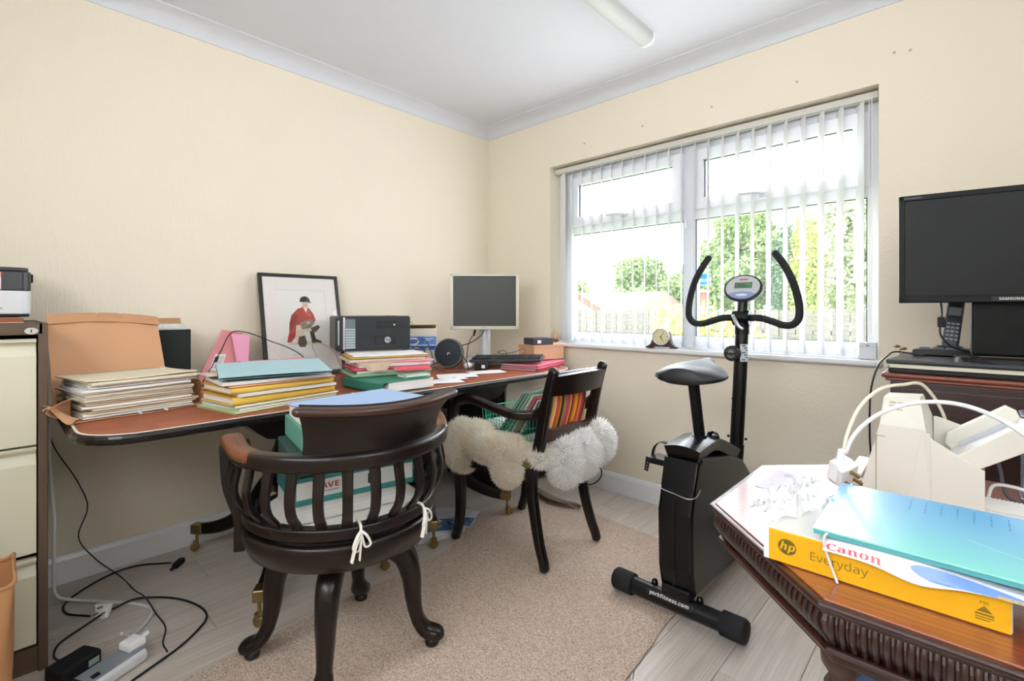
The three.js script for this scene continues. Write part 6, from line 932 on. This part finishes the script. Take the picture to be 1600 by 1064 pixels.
// ---------------------------------------------------------------- papers and cables on the floor
{
  const t1 = (s) => print(180, 256, (c) => { c.fillStyle = '#e9ebf2'; c.fillRect(0, 0, 180, 256); c.fillStyle = '#5f7fb4'; c.fillRect(8, 20, 164, 120); for (let k = 0; k < 26; k++) { c.fillStyle = ['#33507f', '#8aa7d0', '#b8c9e2', '#26355a'][Math.floor(hash(k, s, 5) * 4)]; c.fillRect(14 + hash(k, s, 6) * 140, 30 + hash(k, s, 7) * 90, 6 + 20 * hash(k, s, 8), 10 + 14 * hash(k, s, 9)); } c.fillStyle = '#9a9fb0'; for (let k = 0; k < 9; k++) c.fillRect(14, 156 + k * 10, 90 + 60 * hash(k, s, 2), 3); });
  const P = (lab, x, y, z, r, map, w = 0.21, d = 0.297) => { const o = thing('leaflet', lab, 'paper', [x, y, z], r); part('leaf', uvFace(sheaf(w, d, 0.0008, Math.round(x * 100), 0.0012), 'x', 'z'), map ? std({ map, roughness: 0.6 }) : M.sheet, o); };
  P('blue printed leaflet on the floor behind the swivel chair, topmost of the pile', 0.675, 0.0088, 0.985, 0.95, t1(3)); P('white sheet under the blue leaflet on the floor', 0.70, 0.0058, 1.075, 1.25, null); P('blue printed leaflet lying nearest the castor of the desk leg', 0.715, 0.0028, 0.89, 0.55, t1(9), 0.15, 0.21); P('folded white letter at the chair edge of the floor papers', 0.66, 0.0118, 1.10, 0.2, null, 0.10, 0.20);
  // trailing flexes, plugs and the extension block left of the swivel chair
  cable('white_flex', 'thick white flex running down the cabinet side to the extension block', [[0.33, 0.70, 2.449], [0.325, 0.55, 2.445], [0.32, 0.35, 2.434], [0.31, 0.2, 2.434], [0.27, 0.07, 2.425], [0.22, 0.012, 2.375], [0.30, 0.006, 2.30], [0.42, 0.006, 2.21], [0.50, 0.006, 2.182], [0.545, 0.006, 2.20], [0.60, 0.008, 2.235], [0.66, 0.03, 2.275], [0.69, 0.062, 2.30]], 0.0058, M.cableWhite, 90);
  cable('black_flex', 'black flex with a moulded connector lying near the skirting board', [[0.165, 0.012, 2.058], [0.12, 0.006, 2.095], [0.075, 0.006, 2.16], [0.075, 0.005, 2.24], [0.15, 0.005, 2.35], [0.22, 0.005, 2.40], [0.30, 0.006, 2.40], [0.38, 0.006, 2.345]], 0.0036, M.black);
  cable('black_flex', 'black flex looping wide across the laminate towards the extension block', [[0.415, 0.02, 2.285], [0.39, 0.016, 2.22], [0.42, 0.006, 2.15], [0.52, 0.006, 2.085], [0.64, 0.006, 2.055], [0.70, 0.006, 2.065], [0.745, 0.006, 2.10], [0.80, 0.006, 2.165], [0.835, 0.006, 2.23], [0.88, 0.006, 2.32], [0.93, 0.006, 2.42]], 0.0036, M.black);
  cable('black_flex', 'black flex between the white plug and the power adapter', [[0.425, 0.02, 2.315], [0.45, 0.006, 2.38], [0.50, 0.006, 2.435], [0.56, 0.006, 2.45], [0.63, 0.02, 2.44], [0.66, 0.03, 2.425]], 0.0034, M.black);
  cable('thin_wire', 'thin black wire hanging down the wall and over the floor', [[0.06, 0.72, 2.435], [0.055, 0.66, 2.435], [0.05, 0.57, 2.42], [0.03, 0.40, 2.345], [0.03, 0.29, 2.315], [0.03, 0.175, 2.343], [0.04, 0.07, 2.29], [0.12, 0.006, 2.225], [0.30, 0.007, 2.203], [0.395, 0.021, 2.193], [0.45, 0.0185, 2.187], [0.55, 0.0185, 2.185], [0.65, 0.006, 2.175], [0.74, 0.006, 2.20], [0.80, 0.006, 2.20]], 0.0021, M.blackMatt, 120);
  const plug = (name, lab, p, ry, rx) => { const o = thing(name, lab, 'plug', p, ry); o.rotation.order = 'YXZ'; o.rotation.x = rx; part('body', mv(flatSlab([[-0.026, -0.02], [0.026, -0.02], [0.018, 0.026], [-0.018, 0.026]], 0.022, 0.005), 0, 0, 0), M.white, o); for (const [x, z, w] of [[-0.011, 0.006, 0.0063], [0.011, 0.006, 0.0063], [0, -0.014, 0.008]]) part('pin', box(w, 0.022, 0.0045, x, 0.031, z, 0.0006), M.brass, o); part('grip', mv(rot(cyl(0.006, 0.005, 0.02, 0, 0, 0, 12), Math.PI / 2), 0, 0.011, 0.034), M.white, o); return o; };
  plug('mains_plug', 'white three-pin plug lying on the laminate among black flexes', [0.405, 0.026, 2.305], 0.9, 1.35);
  const ad = thing('power_adapter', 'black power adapter standing at the foot of the filing cabinet', 'adapter', [0.70, 0, 2.415], 0.5); part('body', box(0.075, 0.05, 0.11, 0, 0.0255, 0, 0.008), M.blackMatt, ad); part('rating_label', box(0.001, 0.018, 0.03, 0.0382, 0.026, -0.03, 0), std({ color: 0x9fb5a8, roughness: 0.6 }), ad);
  const cn = thing('kettle_plug', 'black moulded connector on the floor by the skirting board', 'plug', [0.19, 0, 2.035], 0.85); part('body', box(0.026, 0.022, 0.06, 0, 0.0112, 0, 0.006), M.blackMatt, cn); part('strain_relief', mv(rot(cyl(0.008, 0.005, 0.03, 0, 0, 0, 12), Math.PI / 2), 0, 0.0112, 0.04), M.blackMatt, cn);
  const ex = thing('extension_block', 'silver and white extension block with one plug in it on the floor', 'extension lead', [0.79, 0, 2.335], 0.48);
  part('body', box(0.085, 0.04, 0.26, 0, 0.0205, 0.05, 0.014), std({ color: 0xdfe0e2, roughness: 0.35 }), ex); part('top_plate', box(0.066, 0.006, 0.245, 0, 0.0412, 0.05, 0.003), std({ color: 0x9aa3ad, roughness: 0.35, metalness: 0.3 }), ex); part('switch', box(0.014, 0.008, 0.02, 0.018, 0.045, 0.06, 0.002), M.blackMatt, ex); part('socket_face', box(0.05, 0.002, 0.05, -0.004, 0.0448, 0.11, 0.0005), M.blackMatt, ex);
  const pl = thing('mains_plug', 'white plug pushed into the extension block with the white flex', 'plug', [0.765, 0.0445, 2.285], 0.45); part('body', mv(flatSlab([[-0.026, -0.024], [0.026, -0.024], [0.021, 0.024], [-0.021, 0.024]], 0.03, 0.008), 0, 0, 0), M.white, pl); part('grip', mv(rot(cyl(0.007, 0.006, 0.03, 0, 0, 0, 12), Math.PI / 2 + 0.2), -0.0, 0.016, -0.035), M.white, pl);
  cable('cable_loop', 'black flex loop lying against the skirting under the window', [[0.75, 0.02, 0.05], [0.80, 0.028, 0.06], [0.88, 0.012, 0.06], [0.98, 0.03, 0.06], [1.035, 0.085, 0.05], [1.035, 0.13, 0.05], [0.985, 0.155, 0.05], [0.92, 0.145, 0.05], [0.86, 0.12, 0.05]], 0.0036, M.black);
}
{ // on the window sill
  const o = thing('mantel_clock', 'small dark wooden mantel clock with a cream dial on the window sill', 'clock', [1.418, 0.8876, 0.026], 0.16);
  const pr = [[-0.088, 0], [-0.05, 0], [-0.045, 0.006], [0.045, 0.006], [0.05, 0], [0.088, 0], [0.088, 0.007], [0.072, 0.012], [0.058, 0.026], [0.05, 0.05]]; for (let k = 0; k <= 12; k++) { const a = -0.25 + k / 12 * (Math.PI + 0.5); pr.push([0.05 * Math.cos(a), 0.062 + 0.05 * Math.sin(a)]); } pr.push([-0.05, 0.05], [-0.058, 0.026], [-0.072, 0.012], [-0.088, 0.007]);
  part('case', mv(slab(pr, 0.04, 0.003), 0, 0, -0.02), M.clockWood ??= phy({ map: woodTex([52, 24, 22], [92, 46, 40], 490, [0.2, 0.05], 40), roughness: 0.35, clearcoat: 0.4 }), o);
  part('bezel_ring', mv(flat(new THREE.TorusGeometry(0.045, 0.0035, 10, 48)), 0, 0.062, 0.021), M.steel, o);
  const t = print(256, 256, (c) => { c.fillStyle = '#e2d9ae'; c.fillRect(0, 0, 256, 256); c.translate(128, 128); c.fillStyle = '#4a4434'; for (let k = 0; k < 12; k++) { c.save(); c.rotate(k * Math.PI / 6); c.fillRect(-3, -112, 6, 20); c.restore(); } });
  part('dial', uvFace(mv(rot(cyl(0.043, 0.043, 0.002, 0, 0, 0, 40), Math.PI / 2), 0, 0.062, 0.0205), 'x', 'y'), std({ map: t, roughness: 0.5 }), o);
  part('hour_hand', mv(rot(box(0.003, 0.026, 0.001, 0, 0.011, 0, 0), 0, 0, -2.75), 0, 0.062, 0.0222), M.blackMatt, o); part('minute_hand', mv(rot(box(0.002, 0.038, 0.001, 0, 0.016, 0, 0), 0, 0, -0.55), 0, 0.062, 0.0232), M.blackMatt, o); part('pin', mv(rot(cyl(0.004, 0.004, 0.003, 0, 0, 0, 12), Math.PI / 2), 0, 0.062, 0.0235), M.blackMatt, o);
  const wb = thing('white_box', 'small white box at the bureau end of the window sill', 'box', [2.352, 0.8876, 0.0]); part('body', box(0.06, 0.072, 0.045, 0, 0.036, 0, 0.003), std({ color: 0xe8edf4, roughness: 0.5 }), wb); part('lid_line', box(0.061, 0.002, 0.046, 0, 0.054, 0, 0), std({ color: 0xb9c0cc, roughness: 0.5 }), wb); part('catch', box(0.012, 0.006, 0.002, 0, 0.06, 0.023, 0.0005), std({ color: 0x8c929c, roughness: 0.5 }), wb);
  const or = thing('sea_shell', 'small beige shell on a brown stand at the desk end of the window sill', 'ornament', [0.645, 0.8876, -0.005]); part('shell', mv(lathe([[0.0001, 0], [0.014, 0.003], [0.022, 0.018], [0.019, 0.036], [0.01, 0.052], [0.004, 0.062], [0.0001, 0.066]], 20), 0, 0.012, 0), std({ color: 0xd9b89a, roughness: 0.6 }), or); part('stand', mv(lathe([[0.0001, 0], [0.02, 0], [0.022, 0.006], [0.014, 0.014], [0.0001, 0.014]], 18), 0, 0, 0), std({ color: 0xa55a38, roughness: 0.5 }), or);
  const cd = thing('white_card', 'white card lying on the window sill by the shell', 'paper', [0.735, 0.8876, 0.0]); part('card', sheaf(0.12, 0.05, 0.002, 5, 0.004), M.sheet, cd);
}
// ---------------------------------------------------------------- on the octagonal table
const TY = 0.6802;
{
  const o = thing('paper_ream', 'yellow wrapped ream of printer paper with a white end on the octagonal table', 'paper ream', [2.5645, TY, 1.583]);
  const w = 0.297, h = 0.056, d = 0.21;
  part('wrapper', box(w, h, d, 0, h / 2, 0, 0.004), std({ color: 0xe9e7e0, roughness: 0.45 }), o);
  const t = print(1024, 194, (c) => { c.fillStyle = '#eef0f2'; c.fillRect(0, 0, 1024, 194); c.fillStyle = '#f0b310'; c.fillRect(26, 0, 998, 194); c.fillStyle = '#fbc93c'; c.fillRect(26, 0, 998, 8);
    c.fillStyle = '#6f5c1c'; c.beginPath(); c.arc(122, 92, 47, 0, 7); c.fill(); c.fillStyle = '#f0b310'; c.font = 'italic bold 66px sans-serif'; c.textAlign = 'center'; c.fillText('hp', 120, 112); c.textAlign = 'left'; c.fillStyle = '#8a7426'; c.font = '68px sans-serif'; c.fillText('Everyday', 232, 126, 270);
    c.fillStyle = '#8a6d18'; c.font = 'bold 20px sans-serif'; c.textAlign = 'center'; c.fillText('FSC', 938, 84); c.beginPath(); c.moveTo(938, 92); c.lineTo(966, 124); c.lineTo(910, 124); c.fill(); c.fillRect(906, 130, 64, 10); c.fillRect(906, 146, 64, 6); c.fillRect(906, 158, 50, 6); });
  part('front_print', uvFace(box(w - 0.004, h - 0.004, 0.0008, 0, h / 2, d / 2 + 0.0003, 0), 'x', 'y'), std({ map: t, roughness: 0.4 }), o);
  part('top_print', box(w * 0.5, 0.0006, d - 0.01, w * 0.22, h + 0.0003, 0, 0), std({ color: 0xeebb22, roughness: 0.45 }), o);
}
{ // printed plastic envelope that hangs over the front of the ream
  const o = thing('plastic_envelope', 'white and blue printed plastic envelope with red lettering, hanging over the yellow ream', 'envelope', [2.56, TY + 0.057, 1.60]);
  const t = print(512, 256, (c) => { c.fillStyle = '#e4e6ee'; c.fillRect(0, 0, 512, 256); c.fillStyle = '#d8303c'; c.font = 'bold 44px serif'; c.fillText('Canon', 6, 246, 120); c.fillStyle = '#6f97d6'; c.beginPath(); c.ellipse(280, 226, 100, 26, 0.12, 0, 7); c.fill(); c.fillStyle = '#3f7fd0'; c.fillRect(380, 150, 132, 60); c.fillStyle = '#c9b07c'; c.fillRect(330, 236, 182, 20); c.fillStyle = '#8f948e'; for (let k = 0; k < 14; k++) c.fillRect(350 + k * 11, 242, 6, 8); c.fillStyle = '#9db8e2'; c.fillRect(180, 0, 332, 140); });
  part('sleeve', sheet((u, v) => { const x = -0.055 + 0.30 * u, drop = (0.016 + 0.012 * Math.exp(-(((u - 0.38) / 0.13) ** 2)) - 0.004 * u), s = v * 1.0; let z, y; if (v < 0.72) { z = -0.06 + 0.148 * (v / 0.72); y = 0.004 + 0.006 * Math.sin(u * 6) * v; } else { const q = (v - 0.72) / 0.28; z = 0.088 + 0.012 * Math.sin(q * 1.3); y = 0.004 + 0.005 * Math.sin(u * 6) * (1 - q) - drop * q ** 1.3; } return [x, y + 0.001, z]; }, 28, 22, -0.0008, true), phy({ map: t, roughness: 0.3 }), o);
}
{ // glossy booklet
  const o = thing('booklet', 'glossy blue and turquoise booklet lying on the yellow ream', 'booklet', [2.655, TY + 0.0705, 1.575], 0.0);
  o.rotation.order = 'YXZ'; o.rotation.x = 0.03;
  const t = print(1024, 820, (c) => { const g = c.createLinearGradient(0, 0, 0, 820); g.addColorStop(0, '#6db2e2'); g.addColorStop(0.5, '#86c8e2'); g.addColorStop(1, '#8cdcd4'); c.fillStyle = g; c.fillRect(0, 0, 1024, 820); c.fillStyle = '#3d78b8'; for (let k = 0; k < 8; k++) for (let q = 0; q < 7; q++) c.fillRect(330 + k * 62 , 60 + q * 26 , 6, 20 - 12 * hash(k, q, 7)); c.fillStyle = '#1f5580'; c.fillRect(860, 80, 40, 50); c.strokeStyle = 'rgba(235,250,250,0.75)'; c.lineWidth = 4; c.beginPath(); c.moveTo(560, 480); c.bezierCurveTo(760, 600, 900, 640, 1024, 630); c.stroke(); c.strokeStyle = 'rgba(245,250,200,0.8)'; c.beginPath(); c.moveTo(940, 200); c.lineTo(1024, 240); c.stroke(); });
  part('cover', uvFace(box(0.33, 0.003, 0.245, 0, 0.0085, 0, 0.001), 'x', 'z', false, true), phy({ map: t, roughness: 0.28, clearcoat: 0.6, clearcoatRoughness: 0.12 }), o);
  part('pages', box(0.326, 0.0068, 0.241, 0, 0.0036, 0, 0.0005), std({ color: 0x5fb9c4, roughness: 0.5 }), o);
  const s = solo('white_string', 'white string trailing from under the booklet over the yellow ream', 'string', wire([[2.56, 0.748, 1.62], [2.53, 0.753, 1.68], [2.512, 0.754, 1.694], [2.506, 0.742, 1.6975], [2.510, 0.722, 1.6965], [2.517, 0.70, 1.696], [2.524, 0.682, 1.697]], 0.0021, 40, 7), M.cableWhite);
}
{ // crumpled clear bag
  const o = thing('clear_bag', 'crumpled clear plastic bag on the end of the yellow ream', 'plastic bag', [2.437, TY + 0.0575, 1.60], -0.5); o.scale.setScalar(0.72);
  const f = (s, a) => sheet((u, v) => { const w = 0.085 * (1 - 0.25 * v), fold = Math.abs(((u * 3 + v * 1.3 + s) % 1) - 0.5), n = fbm(u * 4 + s, v * 5 + s, 64, 64, 820 + s, 3) - 0.5, r = Math.abs(fbm(u * 7 + s * 3, v * 9, 64, 64, 830 + s, 2) - 0.5); return [(u - 0.5) * w + n * 0.05, 0.008 + a * Math.sin(Math.PI * u) * (0.35 + 0.65 * v) + 0.10 * r * Math.sin(Math.PI * u) + 0.022 * fold * Math.sin(Math.PI * v), (0.5 - v) * 0.20 + n * 0.03]; }, 30, 40, 0);
  part('film', [f(0, 0.055), f(1, 0.012)], M.film ??= phy({ color: 0xffffff, roughness: 0.14, transmission: 0.6, thickness: 0, ior: 1.5, side: THREE.DoubleSide }), o);
  part('seal_strip', sheet((u, v) => [(u - 0.5) * 0.075, 0.035 + 0.01 * Math.sin(u * 7), -0.105 + 0.014 * v], 12, 2, 0.0006), phy({ color: 0xf2f2f4, roughness: 0.3, transmission: 0.4, thickness: 0 }), o);
  const p = thing('loose_paper', 'pale lilac paper slip lying flat on the octagonal table', 'paper', [2.345, TY, 1.26], -0.06); part('leaf', box(0.085, 0.0007, 0.17, 0, 0.0006, 0, 0), std({ color: 0xd9d4e4, roughness: 0.8 }), p); part('stamp', mv(cyl(0.011, 0.011, 0.0003, 0, 0, 0, 20), -0.01, 0.0012, -0.05), std({ color: 0xbdb9cc, roughness: 0.8 }), p);
}
{ // compact printer
  const o = thing('compact_printer', 'cream compact printer with a raised paper tray on the octagonal table', 'printer', [2.60, TY, 1.13]);
  const ivory = std({ color: 0xdedbcf, roughness: 0.42 }), G = (x, y, z) => [x - 2.60, y - TY, z - 1.13];
  const hull = (pts) => { const g = new THREE.BufferGeometry(); // six-sided block from 8 corners: bottom 4, top 4
    const q = [[0, 1, 2, 3], [7, 6, 5, 4], [0, 4, 5, 1], [1, 5, 6, 2], [2, 6, 7, 3], [3, 7, 4, 0]], P = []; for (const [a, b, c, d] of q) P.push(...pts[a], ...pts[b], ...pts[c], ...pts[a], ...pts[c], ...pts[d]); g.setAttribute('position', new THREE.Float32BufferAttribute(P, 3)); g.computeVertexNormals(); return uvm(g); };
  // main block: slightly tapering, then a sloped shoulder to the narrow top
  part('body', hull([G(2.486, TY, 1.03), G(2.610, TY, 1.03), G(2.610, TY, 1.232), G(2.486, TY, 1.232), G(2.521, 0.846, 1.03), G(2.606, 0.846, 1.03), G(2.604, 0.8445, 1.230), G(2.525, 0.8455, 1.230)]), ivory, o);
  part('shoulder', hull([G(2.5212, 0.8458, 1.03), G(2.6058, 0.8458, 1.03), G(2.6038, 0.8442, 1.2298), G(2.5252, 0.8452, 1.2298), G(2.5245, 0.893, 1.045), G(2.590, 0.897, 1.045), G(2.588, 0.898, 1.125), G(2.522, 0.893, 1.125)]), ivory, o);
  for (let k = 0; k < 6; k++) { const x = 2.541 + (k % 2) * 0.014, q = Math.floor(k / 2); part('vent_slot', mv(rot(box(0.011, 0.0015, 0.003, 0, 0, 0, 0), 0.46), ...G(x, 0.8845 - q * 0.0062, 1.1455 + q * 0.0122)), std({ color: 0xb2a48e, roughness: 0.7 }), o); }
  part('panel_line', [box(0.0012, 0.13, 0.0012, 2.519 - 2.60, 0.755 - TY, 1.2318 - 1.13, 0), box(0.016, 0.0012, 0.0012, 2.527 - 2.60, 0.820 - TY, 1.2312 - 1.13, 0)].map((g) => g), std({ color: 0x8f8a7c, roughness: 0.7 }), o);
  part('front_wedge', hull([G(2.574, TY, 1.231), G(2.613, TY, 1.231), G(2.613, TY, 1.2355), G(2.574, TY, 1.2325), G(2.596, 0.842, 1.229), G(2.611, 0.838, 1.229), G(2.611, 0.838, 1.2345), G(2.5985, 0.842, 1.2315)]), ivory, o);
  part('paper_bay', mv(rot(slab([[2.608 - 2.60, 0], [2.694 - 2.60, 0], [2.694 - 2.60, 0.0975], [2.616 - 2.60, 0.1455], [2.608 - 2.60, 0.158]], 0.004, 0.0012), 0), 0, 0, 0.0985), ivory, o);
  part('bay_far_wall', mv(slab([[2.608 - 2.60, 0], [2.694 - 2.60, 0], [2.694 - 2.60, 0.0975], [2.66 - 2.60, 0.15], [2.616 - 2.60, 0.165], [2.608 - 2.60, 0.165]], 0.004, 0.0012), 0, 0, -0.095), ivory, o);
  part('bay_back', [box(0.004, 0.096, 0.19, 0.092, 0.048, 0.003, 0.001), box(0.085, 0.004, 0.19, 0.05, 0.002, 0.003, 0)], ivory, o);
  // tray: leans out at 40 degrees, its bed between two side walls
  const tr = new THREE.Group(), T = (g) => mv(rot(Array.isArray(g) ? join(g) : g, 0, 0, 0.66), 0.035, 0.098, 0);
  part('tray_bed', T(box(0.145, 0.006, 0.168, 0.075, -0.006, 0.008, 0.002)), std({ color: 0xe4e3e0, roughness: 0.35 }), o);
  part('tray_near_wall', T(mv(slab([[0.004, -0.03], [0.125, -0.034], [0.147, -0.012], [0.143, 0.010], [0.012, 0.006]], 0.008, 0.002), 0, 0, 0.088)), ivory, o);
  part('tray_far_wall', T(mv(slab([[0.0, -0.012], [0.143, -0.012], [0.150, 0.012], [0.142, 0.030], [0.02, 0.030], [0.0, 0.012]], 0.016, 0.004), 0, 0, -0.088)), ivory, o);
  part('tray_tongue', T([mv(flatSlab([[0, -0.016], [0.035, -0.016], [0.046, -0.008], [0.046, 0.008], [0.035, 0.016], [0, 0.016]], 0.005, 0.0015), 0.14, -0.005, -0.02)]), std({ color: 0xeeeeee, roughness: 0.35 }), o);
  part('paper_guide', T(box(0.10, 0.010, 0.003, 0.075, 0.002, -0.045, 0.001)), std({ color: 0xb9bcc2, roughness: 0.4 }), o);
  for (let k = 0; k < 4; k++) part('output_slat', box(0.028, 0.007, 0.16, 2.484 - 2.60 - 0.002 * k, 0.008 + 0.0115 * k, 0.012, 0.002), ivory, o);
}
{ // mains plug on its flex, leaning on the printer
  const o = thing('mains_plug', 'white three-pin plug hanging by its flex in front of the cream printer', 'plug', [2.474, 0.747, 1.385], -0.55); o.rotation.order = 'YXZ'; o.rotation.z = -0.32; o.rotation.x = 0.25;
  part('body', mv(rot(slab([[-0.016, 0], [0.017, 0], [0.024, 0.012], [0.021, 0.05], [-0.018, 0.05], [-0.022, 0.012]], 0.026, 0.005), 0, Math.PI / 2), -0.013, 0, 0), M.white, o);
  part('shroud', box(0.012, 0.042, 0.046, 0.016, 0.026, 0, 0.004), std({ color: 0xe4e4e4, roughness: 0.35 }), o);
  for (const [y, z] of [[0.016, 0.011], [0.016, -0.011], [0.038, 0]]) part('pin', box(0.02, 0.0065, 0.0045, 0.03, y, z, 0.0006), M.brass, o);
  part('grip', mv(cyl(0.008, 0.006, 0.026, 0, 0, 0, 14), -0.002, 0.062, 0), M.white, o);
  cable('printer_flex', 'thick grey-white flex arching from the plug over the cream printer', [[2.487, 0.808, 1.386], [2.497, 0.838, 1.385], [2.516, 0.868, 1.38], [2.548, 0.898, 1.372], [2.60, 0.921, 1.36], [2.655, 0.924, 1.35], [2.705, 0.907, 1.345], [2.745, 0.878, 1.35], [2.79, 0.82, 1.34], [2.84, 0.74, 1.30], [2.87, 0.689, 1.24]], 0.0042, M.cableWhite);
  cable('printer_flex', 'cream flex looping behind the first one over the printer top', [[2.478, 0.80, 1.36], [2.480, 0.835, 1.32], [2.495, 0.885, 1.28], [2.525, 0.922, 1.22], [2.56, 0.928, 1.15], [2.592, 0.918, 1.06], [2.63, 0.82, 0.99], [2.62, 0.70, 0.985], [2.66, 0.6845, 0.99]], 0.0036, std({ color: 0xe3dcc6, roughness: 0.5 }));
  cable('grey_flex', 'grey flex lying behind the paper tray on the table', [[2.71, 0.80, 1.0], [2.722, 0.74, 1.03], [2.735, 0.69, 1.07], [2.80, 0.6845, 1.085], [2.86, 0.6845, 1.09]], 0.0034, M.cableGrey, 40);
  cable('white_lead', 'white lead curving behind the printer bay', [[2.70, 0.69, 1.105], [2.71, 0.720, 1.10], [2.745, 0.724, 1.105], [2.80, 0.712, 1.12], [2.87, 0.700, 1.14]], 0.0034, M.cableWhite, 40);
}
{ // pen pot of wire mesh, and the notebook in front of it
  const o = thing('mesh_pen_pot', 'grey wire mesh desk organiser on the octagonal table by the bureau', 'desk organiser', [2.812, TY, 0.995]);
  const am = (() => { const c = document.createElement('canvas'); c.width = c.height = 64; const x = c.getContext('2d'); x.fillStyle = '#000'; x.fillRect(0, 0, 64, 64); x.strokeStyle = '#fff'; x.lineWidth = 13; for (const [a, b, d, e] of [[0, 0, 64, 64], [0, 64, 64, 0]]) { x.beginPath(); x.moveTo(a - (d - a), b - (e - b)); x.lineTo(d + (d - a), e + (e - b)); x.stroke(); } const t = new THREE.CanvasTexture(c); t.wrapS = t.wrapT = THREE.RepeatWrapping; t.repeat.set(1 / 0.0075, 1 / 0.0075); return t; })();
  const mm = std({ color: 0x9aa0ac, roughness: 0.4, metalness: 0.6, alphaMap: am, alphaTest: 0.5, side: THREE.DoubleSide }), fr = std({ color: 0x8b92a4, roughness: 0.4, metalness: 0.5 });
  const out = rrect(-0.055, 0.055, -0.05, 0.05, 0.014, 5), H = 0.185, P = [], U = [], I = []; let L = 0;
  out.concat([out[0]]).forEach(([x, z], i, a) => { if (i) L += Math.hypot(x - a[i - 1][0], z - a[i - 1][1]); for (const y of [0.004, H]) { P.push(x, y, z); U.push(L, y); } });
  for (let k = 0; k < out.length; k++) I.push(2 * k, 2 * k + 1, 2 * k + 2, 2 * k + 1, 2 * k + 3, 2 * k + 2);
  const g = new THREE.BufferGeometry(); g.setAttribute('position', new THREE.Float32BufferAttribute(P, 3)); g.setAttribute('uv', new THREE.Float32BufferAttribute(U, 2)); g.setIndex(I); g.computeVertexNormals();
  part('mesh_wall', flat(g), mm, o); const rim = (y) => sweep(out.map(([x, z]) => V(x, y, z)), [0.0032, 0.0032], { sides: 8, closed: true });
  part('rim', rim(H), fr, o); part('foot_rim', rim(0.004), fr, o); for (const [x, z] of [[-0.05, 0.046], [0.05, 0.046], [-0.05, -0.046], [0.05, -0.046]]) part('corner_rod', sweep([V(x, 0.004, z), V(x, H, z)], 0.0028, { sides: 8 }), fr, o); part('floor_plate', mv(flatSlab(out, 0.002, 0), 0, 0.001, 0), fr, o);
  const n = thing('spiral_pad', 'white notepad with a torn perforated edge beside the cream printer', 'notepad', [2.775, TY, 1.165], -0.02);
  part('pages', box(0.16, 0.014, 0.10, 0, 0.0072, 0, 0.001), M.pages, n);
  const teeth = []; for (let k = 0; k < 26; k++) teeth.push([-0.08 + k * 0.0064, 0.0], [-0.08 + k * 0.0064 + 0.002, 0.005 + 0.002 * hash(k, 1, 4)], [-0.08 + k * 0.0064 + 0.0042, 0.005 + 0.002 * hash(k, 2, 4)]); teeth.push([0.086, 0], [0.086, -0.08], [-0.08, -0.08]);
  part('torn_sheet', mv(flatSlab(teeth.map(([x, z]) => [x, -z]), 0.0008, 0), 0, 0.0146, -0.047), M.sheet, n);
  const b = thing('storage_box', 'blue fabric storage box on the floor under the octagonal table', 'box', [2.62, 0, 1.36]); part('body', box(0.24, 0.39, 0.26, 0, 0.196, 0, 0.006), std({ color: 0x4f6f9e, roughness: 0.9 }), b); part('lid', box(0.25, 0.03, 0.27, 0, 0.395, 0, 0.006), std({ color: 0x5b7cac, roughness: 0.9 }), b);
}
renderer.render(scene, camera);
